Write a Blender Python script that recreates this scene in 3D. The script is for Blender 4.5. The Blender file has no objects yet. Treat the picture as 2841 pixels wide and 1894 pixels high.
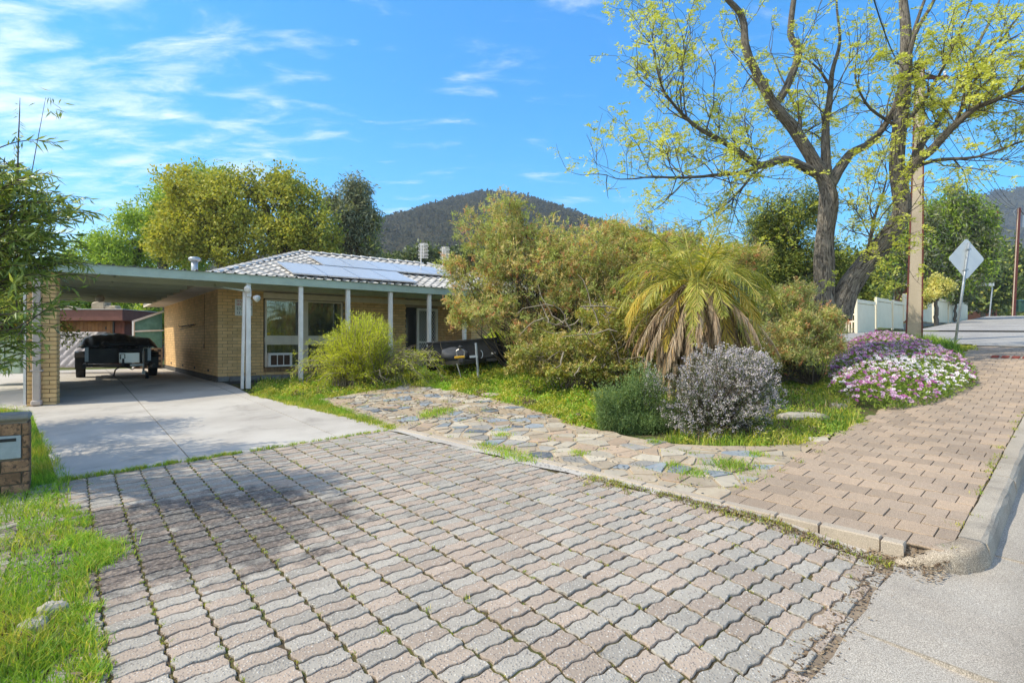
import bpy, math, random
import numpy as np
from mathutils import Vector, Matrix

random.seed(11)
rng = np.random.default_rng(11)
SC = bpy.context.scene
COL = SC.collection
R = math.radians

# ------------------------------------------------------------------ camera
EYE = 1.6
cam_d = bpy.data.cameras.new("camera")
cam = bpy.data.objects.new("camera", cam_d)
COL.objects.link(cam)
cam.location = (0, 0, EYE)
cam.rotation_euler = (R(90), 0, 0)
cam_d.sensor_width = 36.0
cam_d.lens = 19.9
cam_d.clip_start = 0.05
cam_d.clip_end = 6000
SC.camera = cam

# ------------------------------------------------------------------ light
SUN_EL, SUN_AZ = 48.0, -101.0          # azimuth from +Y, clockwise
sun_d = bpy.data.lights.new("sun", "SUN")
sun = bpy.data.objects.new("sun", sun_d)
COL.objects.link(sun)
sun_d.energy = 2.5
sun_d.angle = R(0.55)
sun_d.color = (1.0, 0.95, 0.87)
_s = Vector((math.sin(R(SUN_AZ)) * math.cos(R(SUN_EL)), math.cos(R(SUN_AZ)) * math.cos(R(SUN_EL)), math.sin(R(SUN_EL))))
sun.rotation_euler = _s.to_track_quat('Z', 'Y').to_euler()
sun.location = _s * 60

SC.view_settings.view_transform = 'Standard'
SC.view_settings.look = 'None'
SC.view_settings.exposure = 1.12
SC.view_settings.gamma = 1.0
SC.view_settings.use_curve_mapping = False
SC.view_settings.use_white_balance = True
SC.view_settings.white_balance_temperature = 7050
SC.view_settings.white_balance_tint = 4

world = bpy.data.worlds.new("World")
SC.world = world
world.use_nodes = True
wt = world.node_tree
wt.nodes.clear()


def wn(tp, **kw):
    n = wt.nodes.new(tp)
    for k, v in kw.items():
        setattr(n, k, v)
    return n


wo = wn('ShaderNodeOutputWorld')
wb = wn('ShaderNodeBackground')
wb.inputs['Strength'].default_value = 0.15
sky = wn('ShaderNodeTexSky', sky_type='NISHITA')
sky.sun_disc = False
sky.sun_elevation = R(SUN_EL)
sky.sun_rotation = R(SUN_AZ)
sky.altitude = 100
sky.air_density = 1.0
sky.dust_density = 0.6
sky.ozone_density = 2.0
hs = wn('ShaderNodeHueSaturation')
hs.inputs['Hue'].default_value = 0.503
hs.inputs['Saturation'].default_value = 1.8
hs.inputs['Value'].default_value = 1.05
wt.links.new(sky.outputs['Color'], hs.inputs['Color'])
# thin cirrus: noise on the sky direction flattened to a cloud layer, thinning towards the east; thickened behind the camera, out of view, as added white fill light
tc = wn('ShaderNodeTexCoord')
sep = wn('ShaderNodeSeparateXYZ')
wt.links.new(tc.outputs['Generated'], sep.inputs[0])


def wmath(op, a, b=None, c=None):
    n = wn('ShaderNodeMath', operation=op)
    for i, v in enumerate((a, b, c)):
        if v is None:
            continue
        if isinstance(v, (int, float)):
            n.inputs[i].default_value = v
        else:
            wt.links.new(v, n.inputs[i])
    return n.outputs[0]


zz = wmath('ADD', wmath('MAXIMUM', sep.outputs['Z'], 0.0), 0.14)
cx = wmath('DIVIDE', sep.outputs['X'], zz)
cy = wmath('DIVIDE', sep.outputs['Y'], zz)
cmb = wn('ShaderNodeCombineXYZ')
wt.links.new(cx, cmb.inputs[0]); wt.links.new(cy, cmb.inputs[1])
mp = wn('ShaderNodeMapping')
mp.inputs['Rotation'].default_value = (0, 0, R(-38))
mp.inputs['Scale'].default_value = (1.5, 3.4, 1.0)
mp.inputs['Location'].default_value = (2.3, 0.7, 0)
wt.links.new(cmb.outputs[0], mp.inputs[0])
n1 = wn('ShaderNodeTexNoise'); n1.inputs['Scale'].default_value = 2.6; n1.inputs['Detail'].default_value = 9
n1.inputs['Roughness'].default_value = 0.62; n1.inputs['Distortion'].default_value = 0.35
wt.links.new(mp.outputs[0], n1.inputs['Vector'])
n2 = wn('ShaderNodeTexNoise'); n2.inputs['Scale'].default_value = 0.55; n2.inputs['Detail'].default_value = 3
wt.links.new(cmb.outputs[0], n2.inputs['Vector'])
west_rear = wn('ShaderNodeMapRange')
west_rear.inputs['From Min'].default_value = 0.62; west_rear.inputs['From Max'].default_value = -1.0
west_rear.inputs['To Min'].default_value = -0.03; west_rear.inputs['To Max'].default_value = 0.47
wt.links.new(wmath('ADD', wmath('MULTIPLY', sep.outputs['X'], 0.85), wmath('MULTIPLY', sep.outputs['Y'], 0.6)), west_rear.inputs['Value'])
den = wmath('ADD', wmath('ADD', n1.outputs['Fac'], wmath('MULTIPLY', wmath('SUBTRACT', n2.outputs['Fac'], 0.5), 0.55)), west_rear.outputs[0])
cr = wn('ShaderNodeMapRange', interpolation_type='SMOOTHSTEP')
cr.inputs['From Min'].default_value = 0.53; cr.inputs['From Max'].default_value = 1.02
cr.inputs['To Max'].default_value = 0.85
wt.links.new(den, cr.inputs['Value'])
# paler air low over the horizon
hz = wn('ShaderNodeMapRange', interpolation_type='SMOOTHSTEP')
hz.inputs['From Min'].default_value = 0.42; hz.inputs['From Max'].default_value = -0.05
hz.inputs['To Min'].default_value = 0.0; hz.inputs['To Max'].default_value = 0.22
wt.links.new(sep.outputs['Z'], hz.inputs['Value'])
mixh = wn('ShaderNodeMix', data_type='RGBA')
mixh.inputs[7].default_value = (1.7, 3.2, 5.2, 1)
wt.links.new(hz.outputs[0], mixh.inputs[0]); wt.links.new(hs.outputs[0], mixh.inputs[6])
mixc = wn('ShaderNodeMix', data_type='RGBA')
mixc.inputs[7].default_value = (4.9, 5.0, 5.3, 1)
wt.links.new(cr.outputs[0], mixc.inputs[0]); wt.links.new(mixh.outputs[2], mixc.inputs[6])
wt.links.new(mixc.outputs[2], wb.inputs['Color'])
wt.links.new(wb.outputs[0], wo.inputs[0])

# ------------------------------------------------------------------ materials
MATS = {}


def _new(name):
    m = bpy.data.materials.new(name)
    m.use_nodes = True
    m.node_tree.nodes.clear()
    return m, m.node_tree


class NT:
    """Tiny node-tree writer."""
    def __init__(self, name):
        self.m, self.t = _new(name)
        MATS[name] = self.m
        self.out = self.t.nodes.new('ShaderNodeOutputMaterial')

    def n(self, tp, ins=None, **kw):
        n = self.t.nodes.new(tp)
        for k, v in kw.items():
            setattr(n, k, v)
        for k, v in (ins or {}).items():
            self.set(n, k, v)
        return n

    def set(self, n, k, v):
        if isinstance(v, bpy.types.NodeSocket):
            self.t.links.new(v, n.inputs[k])
        elif isinstance(v, tuple) and len(v) == 3 and n.inputs[k].type == 'RGBA':
            n.inputs[k].default_value = (*v, 1)
        else:
            n.inputs[k].default_value = v

    def mix(self, f, a, b, blend='MIX'):
        n = self.n('ShaderNodeMix', data_type='RGBA', blend_type=blend)
        for k, v in ((0, f), (6, a), (7, b)):
            self.set(n, k, v)
        return n.outputs[2]

    def noise(self, scale, detail=4, rough=0.55, vec=None, dist=0.0):
        n = self.n('ShaderNodeTexNoise', {'Scale': scale, 'Detail': detail, 'Roughness': rough, 'Distortion': dist})
        if vec is not None:
            self.t.links.new(vec, n.inputs['Vector'])
        return n.outputs['Fac']

    def rng(self, v, a, b, c=0.0, d=1.0, smooth=True):
        n = self.n('ShaderNodeMapRange', {'Value': v, 'From Min': a, 'From Max': b, 'To Min': c, 'To Max': d},
                   interpolation_type='SMOOTHSTEP' if smooth else 'LINEAR')
        return n.outputs[0]

    def math(self, op, a, b=0.0):
        n = self.n('ShaderNodeMath', operation=op)
        self.set(n, 0, a); self.set(n, 1, b)
        return n.outputs[0]

    def pos(self):
        return self.n('ShaderNodeNewGeometry').outputs['Position']

    def ramp(self, f, stops):
        n = self.n('ShaderNodeValToRGB', {'Fac': f})
        e = n.color_ramp.elements
        while len(e) < len(stops):
            e.new(0.5)
        for x, (p, c) in zip(e, stops):
            x.position = p
            x.color = (*c, 1)
        return n.outputs[0]

    def rnd(self):
        """a random number per loose piece and per object"""
        g = self.n('ShaderNodeNewGeometry').outputs['Random Per Island']
        o = self.n('ShaderNodeObjectInfo').outputs['Random']
        return self.math('FRACT', self.math('ADD', g, o))

    def bump(self, h, s, d=0.01):
        return self.n('ShaderNodeBump', {'Height': h, 'Strength': s, 'Distance': d}).outputs[0]

    def surf(self, col, rough=0.8, bump=None, metal=0.0, spec=0.3, trans=0.0, tcol=None):
        p = self.n('ShaderNodeBsdfPrincipled', {'Base Color': col, 'Roughness': rough, 'Metallic': metal, 'Specular IOR Level': spec})
        if bump is not None:
            self.t.links.new(bump, p.inputs['Normal'])
        s = p.outputs[0]
        if trans > 0:
            tr = self.n('ShaderNodeBsdfTranslucent', {'Color': tcol if tcol is not None else col})
            s = self.n('ShaderNodeMixShader', {0: trans, 1: s, 2: tr.outputs[0]}).outputs[0]
        self.t.links.new(s, self.out.inputs[0])
        return self.m


def plain(name, c1, c2=None, scale=4.0, rough=0.7, bump=0.0, bscale=60.0, metal=0.0, spec=0.3, rnd=0.0):
    t = NT(name)
    p = t.pos()
    c2 = c2 or tuple(x * 0.75 for x in c1)
    col = t.mix(t.rng(t.noise(scale, 5, 0.6, p), 0.33, 0.67), c1, c2)
    if rnd:
        col = t.mix(1.0, col, t.ramp(t.rnd(), [(0, (1 - rnd,) * 3), (1, (1 + rnd * 0.4,) * 3)]), 'MULTIPLY')
    b = t.bump(t.noise(bscale, 4, 0.6, p), bump, 0.01) if bump else None
    return t.surf(col, rough, b, metal, spec)


def leaf(name, stops, trans=0.35, rough=0.55, tint=(1.25, 1.2, 0.6), spec=0.25):
    t = NT(name)
    g = 1.6 if name == 'leaf_maple' else 1.95 if name in ('leaf_pepper', 'leaf_acacia', 'leaf_gum') else 2.15 if name.startswith('grev') or name == 'leaf_grevillea' or name == 'leaf_greygreen' else 1.5 if name.startswith(('leaf', 'grev', 'grass')) and name != 'leaf_hill' else 1.0
    stops = [(a, tuple(min(.8, x * g) for x in c)) for a, c in stops]
    col = t.ramp(t.rnd(), stops)
    p = t.pos()
    col = t.mix(1.0, col, t.ramp(t.noise(1.6, 2, 0.5, p), [(0.3, (0.78, 0.8, 0.8)), (0.7, (1.15, 1.12, 1.1))]), 'MULTIPLY')
    tc_ = t.mix(1.0, col, tint, 'MULTIPLY')
    return t.surf(col, rough, None, 0, spec, trans, tc_)


def mk_paver(name, a, b, c):
    """exposed-aggregate concrete paver with black mould under the tree and a few lichen spots"""
    t = NT(name)
    p = t.pos()
    base = t.mix(t.rng(t.noise(2.2, 4, 0.6, p), 0.35, 0.65), a, b)
    base = t.mix(1.0, base, t.ramp(t.rnd(), [(0, (0.86, 0.86, 0.86)), (0.5, (1, 1, 1)), (1, (1.1, 1.1, 1.1))]), 'MULTIPLY')
    v = t.n('ShaderNodeTexVoronoi', {'Vector': p, 'Scale': 72.0})
    stone = t.rng(v.outputs['Distance'], 0.10, 0.52, 1, 0)
    sc = t.ramp(t.n('ShaderNodeSeparateColor', {0: v.outputs['Color']}).outputs[0], [(0, (0.16, 0.13, 0.115)), (0.45, c), (0.8, (0.52, 0.47, 0.41)), (1, (0.72, 0.67, 0.6))])
    base = t.mix(t.math('MULTIPLY', stone, 0.85), base, sc)
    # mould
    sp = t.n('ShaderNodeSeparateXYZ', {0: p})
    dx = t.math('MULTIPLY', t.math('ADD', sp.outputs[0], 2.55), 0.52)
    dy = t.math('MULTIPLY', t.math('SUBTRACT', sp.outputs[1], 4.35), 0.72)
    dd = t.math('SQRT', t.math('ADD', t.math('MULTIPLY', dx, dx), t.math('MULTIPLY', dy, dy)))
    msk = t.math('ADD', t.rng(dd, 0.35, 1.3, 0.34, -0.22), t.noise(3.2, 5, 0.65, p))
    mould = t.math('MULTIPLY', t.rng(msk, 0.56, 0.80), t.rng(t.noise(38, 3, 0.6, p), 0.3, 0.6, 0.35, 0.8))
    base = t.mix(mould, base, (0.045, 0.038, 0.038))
    lv = t.n('ShaderNodeTexVoronoi', {'Vector': p, 'Scale': 2.7, 'Randomness': 1.0})
    lich = t.rng(t.math('ADD', lv.outputs['Distance'], t.math('MULTIPLY', t.noise(22, 3, 0.6, p), 0.10)), 0.125, 0.095)
    base = t.mix(t.math('MULTIPLY', lich, 0.5), base, (0.52, 0.51, 0.46))
    hb = t.math('ADD', t.math('MULTIPLY', stone, 1.0), t.noise(60, 3, 0.6, p))
    return t.surf(base, 0.9, t.bump(hb, 0.55, 0.006), 0, 0.2)


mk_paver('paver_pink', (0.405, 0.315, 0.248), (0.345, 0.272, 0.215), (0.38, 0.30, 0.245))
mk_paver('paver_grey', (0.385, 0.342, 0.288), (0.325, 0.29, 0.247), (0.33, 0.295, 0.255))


def mk_joint():
    t = NT('paver_joint')
    p = t.pos()
    c = t.mix(t.rng(t.noise(7, 5, 0.65, p), 0.42, 0.6), (0.085, 0.064, 0.042), (0.115, 0.098, 0.038))
    c = t.mix(t.rng(t.noise(2.3, 4, 0.6, p), 0.55, 0.7), c, (0.10, 0.125, 0.03))
    t.surf(c, 0.95, t.bump(t.noise(150, 3, 0.6, p), 0.6, 0.01), 0, 0.1)


mk_joint()


def mk_concrete(name, a, b, stain=0.5, spk=0.25, dark=(0.17, 0.155, 0.145)):
    t = NT(name)
    p = t.pos()
    c = t.mix(t.rng(t.noise(0.7, 5, 0.6, p), 0.35, 0.65), a, b)
    if name == 'gutter_concrete':
        # the darker band that water leaves along the channel, and old patches of damp
        sp = t.n('ShaderNodeSeparateXYZ', {0: p})
        q = t.math('ADD', t.math('MULTIPLY', sp.outputs[0], 0.701), t.math('MULTIPLY', sp.outputs[1], -0.713))
        q = t.math('ADD', q, t.math('MULTIPLY', t.math('SUBTRACT', t.noise(1.1, 4, 0.6, p), 0.5), 0.35))
        band = t.math('MULTIPLY', t.rng(q, -0.42, -0.12), t.rng(q, 0.12, 0.34, 1, 0))
        c = t.mix(t.math('MULTIPLY', band, 0.5), c, (0.17, 0.155, 0.135))
    if name == 'footpath_paver':
        c = t.mix(1.0, c, t.ramp(t.rnd(), [(0, (0.84, 0.83, 0.82)), (0.5, (1, 1, 1)), (1, (1.14, 1.10, 1.05))]), 'MULTIPLY')
    c = t.mix(t.math('MULTIPLY', t.rng(t.noise(1.4, 6, 0.7, p, 0.6), 0.52, 0.78), stain), c, dark)
    s = t.noise(190, 2, 0.6, p)
    c = t.mix(spk, c, t.ramp(s, [(0.32, (0.18, 0.16, 0.14)), (0.5, (0.5, 0.46, 0.42)), (0.66, (0.9, 0.85, 0.78))]), 'OVERLAY')
    c = t.mix(t.rng(t.noise(9, 6, 0.7, p), 0.60, 0.75, 0, 0.28), c, (0.30, 0.21, 0.14))
    t.surf(c, 0.88, t.bump(t.noise(120, 4, 0.65, p), 0.25, 0.006), 0, 0.25)


mk_concrete('concrete', (0.50, 0.46, 0.41), (0.41, 0.37, 0.325), 0.72, 0.15, (0.25, 0.225, 0.20))
mk_concrete('gutter_concrete', (0.37, 0.345, 0.31), (0.325, 0.295, 0.26), 0.38, 0.75)
mk_concrete('kerb_concrete', (0.39, 0.35, 0.295), (0.30, 0.265, 0.22), 0.6, 0.6, (0.12, 0.11, 0.10))
mk_concrete('kerb_worn', (0.46, 0.41, 0.34), (0.22, 0.19, 0.155), 0.85, 1.0, (0.07, 0.062, 0.055))
mk_concrete('strip_concrete', (0.44, 0.38, 0.31), (0.37, 0.315, 0.255), 0.3, 0.4)
mk_concrete('mortar_fill', (0.46, 0.43, 0.39), (0.40, 0.36, 0.32), 0.4, 0.3)
mk_concrete('paving_mortar', (0.42, 0.335, 0.235), (0.35, 0.275, 0.19), 0.45, 0.3, (0.16, 0.13, 0.10))
mk_concrete('footpath_paver', (0.375, 0.295, 0.228), (0.315, 0.25, 0.195), 0.5, 0.6, (0.22, 0.18, 0.15))
mk_concrete('road_grey', (0.34, 0.33, 0.315), (0.28, 0.27, 0.26), 0.3, 0.6)
mk_concrete('pole_concrete', (0.50, 0.43, 0.34), (0.42, 0.36, 0.28), 0.3, 0.5, (0.25, 0.2, 0.16))
for i, (a, b) in enumerate([((0.20, 0.225, 0.25), (0.27, 0.29, 0.30)), ((0.42, 0.345, 0.25), (0.36, 0.28, 0.20)), ((0.34, 0.31, 0.27), (0.28, 0.26, 0.235)),
                            ((0.49, 0.42, 0.32), (0.42, 0.36, 0.28)), ((0.11, 0.125, 0.145), (0.17, 0.185, 0.20)), ((0.44, 0.31, 0.215), (0.37, 0.28, 0.20))]):
    t = NT('stone_%d' % i)
    p = t.pos()
    c = t.mix(t.rng(t.noise(5, 5, 0.65, p), 0.35, 0.65), a, b)
    c = t.mix(t.rng(t.noise(14, 5, 0.7, p), 0.52, 0.72, 0, 0.55), c, (0.46, 0.39, 0.29))
    c = t.mix(1.0, c, t.ramp(t.rnd(), [(0, (0.8, 0.8, 0.8)), (1, (1.15, 1.15, 1.15))]), 'MULTIPLY')
    t.surf(c, 0.75, t.bump(t.noise(22, 6, 0.65, p), 0.35, 0.01), 0, 0.3)


def mk_ground():
    t = NT('garden_soil')
    p = t.pos()
    c = t.mix(t.rng(t.noise(0.9, 5, 0.65, p), 0.4, 0.6), (0.10, 0.12, 0.035), (0.13, 0.10, 0.06))
    c = t.mix(t.rng(t.noise(6, 5, 0.7, p), 0.45, 0.65), c, (0.085, 0.13, 0.025))
    t.surf(c, 0.95, t.bump(t.noise(18, 5, 0.7, p), 0.8, 0.05), 0, 0.1)


mk_ground()


def mk_bark(name, a, b, sc=9.0):
    t = NT(name)
    tcn = t.n('ShaderNodeTexCoord').outputs['UV']
    mpn = t.n('ShaderNodeMapping', {'Vector': tcn, 'Scale': (sc, 1.6, 1)}).outputs[0]
    f = t.noise(2.6, 7, 0.72, mpn, 0.9)
    g = t.noise(10, 5, 0.7, t.pos())
    c = t.mix(t.rng(f, 0.36, 0.62), a, b)
    c = t.mix(t.rng(g, 0.5, 0.72, 0, 0.5), c, (0.30, 0.27, 0.225))
    h = t.math('ADD', f, t.math('MULTIPLY', g, 0.35))
    t.surf(c, 0.92, t.bump(h, 1.0, 0.05), 0, 0.15)


mk_bark('bark_grey', (0.045, 0.036, 0.03), (0.30, 0.26, 0.215), 13.0)
plain('twig_bark', (0.14, 0.11, 0.08), (0.075, 0.06, 0.045), 9, 0.9)
plain('twig_pale', (0.30, 0.255, 0.19), (0.17, 0.14, 0.105), 9, 0.9)

YG = leaf('leaf_robinia', [(0, (0.34, 0.36, 0.05)), (0.4, (0.46, 0.47, 0.09)), (0.75, (0.54, 0.53, 0.17)), (1, (0.30, 0.35, 0.06))], 0.45)
leaf('leaf_willow', [(0, (0.085, 0.125, 0.03)), (0.45, (0.145, 0.20, 0.045)), (0.8, (0.22, 0.27, 0.065)), (1, (0.33, 0.34, 0.09))], 0.38, 0.4, spec=0.4)
leaf('leaf_grevillea', [(0, (0.13, 0.14, 0.05)), (0.25, (0.20, 0.205, 0.075)), (0.5, (0.265, 0.25, 0.10)), (0.68, (0.33, 0.25, 0.115)), (0.82, (0.36, 0.215, 0.10)), (0.93, (0.25, 0.29, 0.09)), (1, (0.36, 0.11, 0.07))], 0.3)
leaf('grev_green', [(0, (0.13, 0.155, 0.045)), (0.5, (0.205, 0.235, 0.07)), (1, (0.29, 0.31, 0.10))], 0.3)
leaf('grev_tan', [(0, (0.21, 0.17, 0.075)), (0.5, (0.33, 0.26, 0.115)), (1, (0.42, 0.31, 0.14))], 0.3)
leaf('grev_red', [(0, (0.27, 0.13, 0.075)), (0.6, (0.37, 0.20, 0.10)), (1, (0.42, 0.11, 0.07))], 0.3)
leaf('leaf_greygreen', [(0, (0.12, 0.135, 0.06)), (0.5, (0.20, 0.205, 0.085)), (0.8, (0.27, 0.25, 0.11)), (1, (0.36, 0.19, 0.10))], 0.3)
leaf('leaf_under', [(0, (0.13, 0.15, 0.03)), (0.5, (0.22, 0.23, 0.045)), (0.8, (0.30, 0.26, 0.06)), (1, (0.36, 0.25, 0.07))], 0.35)
leaf('leaf_broom', [(0, (0.26, 0.31, 0.025)), (0.5, (0.40, 0.44, 0.045)), (0.85, (0.50, 0.51, 0.08)), (1, (0.30, 0.26, 0.12))], 0.4)
leaf('leaf_pepper', [(0, (0.10, 0.165, 0.025)), (0.5, (0.175, 0.25, 0.04)), (1, (0.27, 0.33, 0.06))], 0.4)
leaf('leaf_maple', [(0, (0.18, 0.20, 0.03)), (0.45, (0.29, 0.29, 0.05)), (0.75, (0.38, 0.34, 0.07)), (1, (0.20, 0.24, 0.045))], 0.35)
leaf('leaf_gum', [(0, (0.07, 0.085, 0.05)), (0.5, (0.12, 0.135, 0.085)), (0.85, (0.18, 0.19, 0.12)), (1, (0.16, 0.14, 0.06))], 0.25)
leaf('leaf_acacia', [(0, (0.06, 0.085, 0.022)), (0.5, (0.12, 0.155, 0.035)), (0.8, (0.21, 0.23, 0.05)), (1, (0.34, 0.30, 0.06))], 0.3)
leaf('leaf_dark', [(0, (0.04, 0.06, 0.02)), (0.5, (0.07, 0.095, 0.035)), (1, (0.12, 0.145, 0.05))], 0.3)
leaf('leaf_cream', [(0, (0.30, 0.30, 0.08)), (0.5, (0.48, 0.43, 0.14)), (1, (0.58, 0.50, 0.22))], 0.35)
leaf('leaf_hill', [(0, (0.075, 0.08, 0.056)), (0.4, (0.088, 0.093, 0.062)), (0.75, (0.10, 0.10, 0.068)), (1, (0.12, 0.112, 0.074))], 0.5, 0.95, tint=(1, 1, 1), spec=0.0)
leaf('leaf_rosemary', [(0, (0.035, 0.05, 0.022)), (0.5, (0.06, 0.08, 0.032)), (1, (0.11, 0.13, 0.05))], 0.3)
leaf('leaf_lavender', [(0, (0.06, 0.105, 0.04)), (0.5, (0.11, 0.17, 0.06)), (1, (0.20, 0.26, 0.10))], 0.35)
leaf('flower_lilac', [(0, (0.40, 0.34, 0.42)), (0.3, (0.58, 0.52, 0.55)), (0.65, (0.68, 0.61, 0.54)), (0.9, (0.42, 0.37, 0.30)), (1, (0.42, 0.37, 0.64))], 0.25, tint=(1, 1, 1))
leaf('leaf_daisy', [(0, (0.08, 0.13, 0.022)), (0.5, (0.15, 0.22, 0.035)), (1, (0.27, 0.32, 0.07))], 0.35)
leaf('petal_white', [(0, (0.70, 0.60, 0.70)), (0.5, (0.82, 0.78, 0.80)), (1, (0.80, 0.70, 0.78))], 0.25, tint=(1, 1, 1))
leaf('petal_pink', [(0, (0.60, 0.34, 0.54)), (0.5, (0.68, 0.46, 0.64)), (1, (0.50, 0.20, 0.44))], 0.25, tint=(1, 1, 1))
leaf('petal_purple', [(0, (0.34, 0.07, 0.27)), (0.5, (0.44, 0.13, 0.36)), (1, (0.26, 0.035, 0.18))], 0.25, tint=(1, 1, 1))
plain('flower_eye', (0.10, 0.03, 0.09), (0.2, 0.12, 0.05), 60, 0.7)
leaf('leaf_palm', [(0, (0.15, 0.17, 0.03)), (0.5, (0.25, 0.26, 0.045)), (0.8, (0.36, 0.33, 0.08)), (1, (0.40, 0.31, 0.10))], 0.4, 0.45, spec=0.4)
leaf('leaf_palm_yellow', [(0, (0.34, 0.26, 0.05)), (0.5, (0.42, 0.31, 0.07)), (1, (0.26, 0.25, 0.04))], 0.4, 0.5)
leaf('leaf_palm_dead', [(0, (0.15, 0.105, 0.07)), (0.4, (0.25, 0.18, 0.115)), (0.8, (0.36, 0.28, 0.19)), (1, (0.34, 0.21, 0.09))], 0.12, 0.8, tint=(1, 0.9, 0.7))
leaf('grass_green', [(0, (0.10, 0.17, 0.02)), (0.5, (0.18, 0.275, 0.035)), (0.85, (0.29, 0.36, 0.06)), (1, (0.40, 0.38, 0.11))], 0.4)
leaf('grass_lush', [(0, (0.09, 0.18, 0.02)), (0.5, (0.17, 0.32, 0.035)), (1, (0.30, 0.43, 0.06))], 0.42)
leaf('grass_yellow', [(0, (0.22, 0.25, 0.03)), (0.5, (0.33, 0.34, 0.045)), (0.85, (0.44, 0.40, 0.09)), (1, (0.50, 0.41, 0.18))], 0.4)
leaf('grass_dark', [(0, (0.05, 0.11, 0.02)), (0.5, (0.09, 0.17, 0.03)), (1, (0.15, 0.25, 0.04))], 0.35)
leaf('litter', [(0, (0.10, 0.065, 0.04)), (0.5, (0.20, 0.135, 0.085)), (0.8, (0.32, 0.235, 0.15)), (1, (0.42, 0.36, 0.27))], 0.1, 0.9)
leaf('slate_chip', [(0, (0.035, 0.04, 0.05)), (0.6, (0.09, 0.10, 0.12)), (1, (0.17, 0.18, 0.19))], 0.0, 0.6)

plain('brick_cream', (0.76, 0.50, 0.245), (0.70, 0.44, 0.20), 6, 0.8, 0.25, 90, rnd=0.16)
plain('brick_joint', (0.34, 0.255, 0.17), (0.28, 0.21, 0.14), 10, 0.95)
plain('brick_joint_dark', (0.16, 0.125, 0.09), (0.12, 0.095, 0.07), 10, 0.95)
plain('brick_sill', (0.34, 0.215, 0.12), (0.28, 0.17, 0.095), 6, 0.8, rnd=0.15)


def mk_rough_brick():
    t = NT('brick_rough')
    p = t.pos()
    c = t.mix(t.rng(t.noise(9, 5, 0.7, p), 0.4, 0.62), (0.40, 0.22, 0.12), (0.27, 0.15, 0.085))
    c = t.mix(t.rng(t.noise(24, 6, 0.75, p), 0.50, 0.62, 0, 0.85), c, (0.04, 0.035, 0.032))
    c = t.mix(1.0, c, t.ramp(t.rnd(), [(0, (0.75, 0.75, 0.75)), (1, (1.15, 1.15, 1.15))]), 'MULTIPLY')
    t.surf(c, 0.9, t.bump(t.noise(45, 6, 0.75, p), 0.8, 0.012), 0, 0.15)


mk_rough_brick()
plain('plinth_stone', (0.25, 0.245, 0.24), (0.17, 0.175, 0.18), 7, 0.85, 0.5, 20, rnd=0.3)
plain('plinth_dark', (0.10, 0.09, 0.08), (0.07, 0.065, 0.06), 7, 0.9)
plain('white_paint', (0.82, 0.77, 0.73), (0.72, 0.67, 0.63), 5, 0.5, rnd=0.05)
plain('cream_paint', (0.68, 0.59, 0.48), (0.61, 0.52, 0.42), 5, 0.55)
plain('soffit_paint', (0.66, 0.60, 0.54), (0.58, 0.52, 0.46), 2, 0.7)
plain('pink_pipe', (0.56, 0.45, 0.39), (0.50, 0.40, 0.345), 5, 0.5)
plain('sage_paint', (0.44, 0.52, 0.44), (0.38, 0.45, 0.38), 2.5, 0.6, 0.1, 30)
plain('sage_beam', (0.48, 0.51, 0.40), (0.42, 0.45, 0.35), 2.5, 0.65)
plain('roof_iron', (0.36, 0.34, 0.29), (0.28, 0.265, 0.225), 2, 0.5, metal=0.2)
plain('roof_tile', (0.56, 0.52, 0.47), (0.42, 0.385, 0.35), 3.2, 0.75, 0.3, 40, rnd=0.22)
plain('roof_under', (0.24, 0.21, 0.18), (0.2, 0.175, 0.15), 5, 0.9)
plain('ridge_tile', (0.68, 0.63, 0.58), (0.50, 0.46, 0.42), 3, 0.7, rnd=0.1)
t = NT('glass_dark')
t.surf((0.018, 0.02, 0.021), 0.06, None, 0, 0.55)
t = NT('glass_clear')
_fr = t.n('ShaderNodeFresnel', {'IOR': 1.55}).outputs[0]
_tr = t.n('ShaderNodeBsdfTransparent', {'Color': (0.62, 0.66, 0.64)}).outputs[0]
_gl = t.n('ShaderNodeBsdfGlossy', {'Color': (0.95, 0.95, 0.95), 'Roughness': 0.02}).outputs[0]
_mx = t.n('ShaderNodeMixShader', {0: t.math('ADD', _fr, 0.05), 1: _tr, 2: _gl}).outputs[0]
t.t.links.new(_mx, t.out.inputs[0])
t = NT('curtain')
_p = t.pos()
t.surf(t.mix(t.rng(t.noise(7, 2, 0.5, _p), 0.4, 0.6), (0.58, 0.56, 0.50), (0.42, 0.41, 0.36)), 0.9)


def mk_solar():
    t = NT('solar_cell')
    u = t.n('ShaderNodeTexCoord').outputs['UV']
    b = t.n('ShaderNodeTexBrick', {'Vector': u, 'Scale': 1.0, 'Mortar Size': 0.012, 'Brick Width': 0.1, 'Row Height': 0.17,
                                   'Color1': (0.38, 0.39, 0.40), 'Color2': (0.42, 0.43, 0.44), 'Mortar': (0.5, 0.52, 0.54)}, offset=0.0)  # cells coloured pale: glare of the bright sky put into the colour
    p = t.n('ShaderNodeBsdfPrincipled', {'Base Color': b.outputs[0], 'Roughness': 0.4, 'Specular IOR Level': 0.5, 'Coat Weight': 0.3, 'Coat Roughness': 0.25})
    t.t.links.new(p.outputs[0], t.out.inputs[0])


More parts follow.
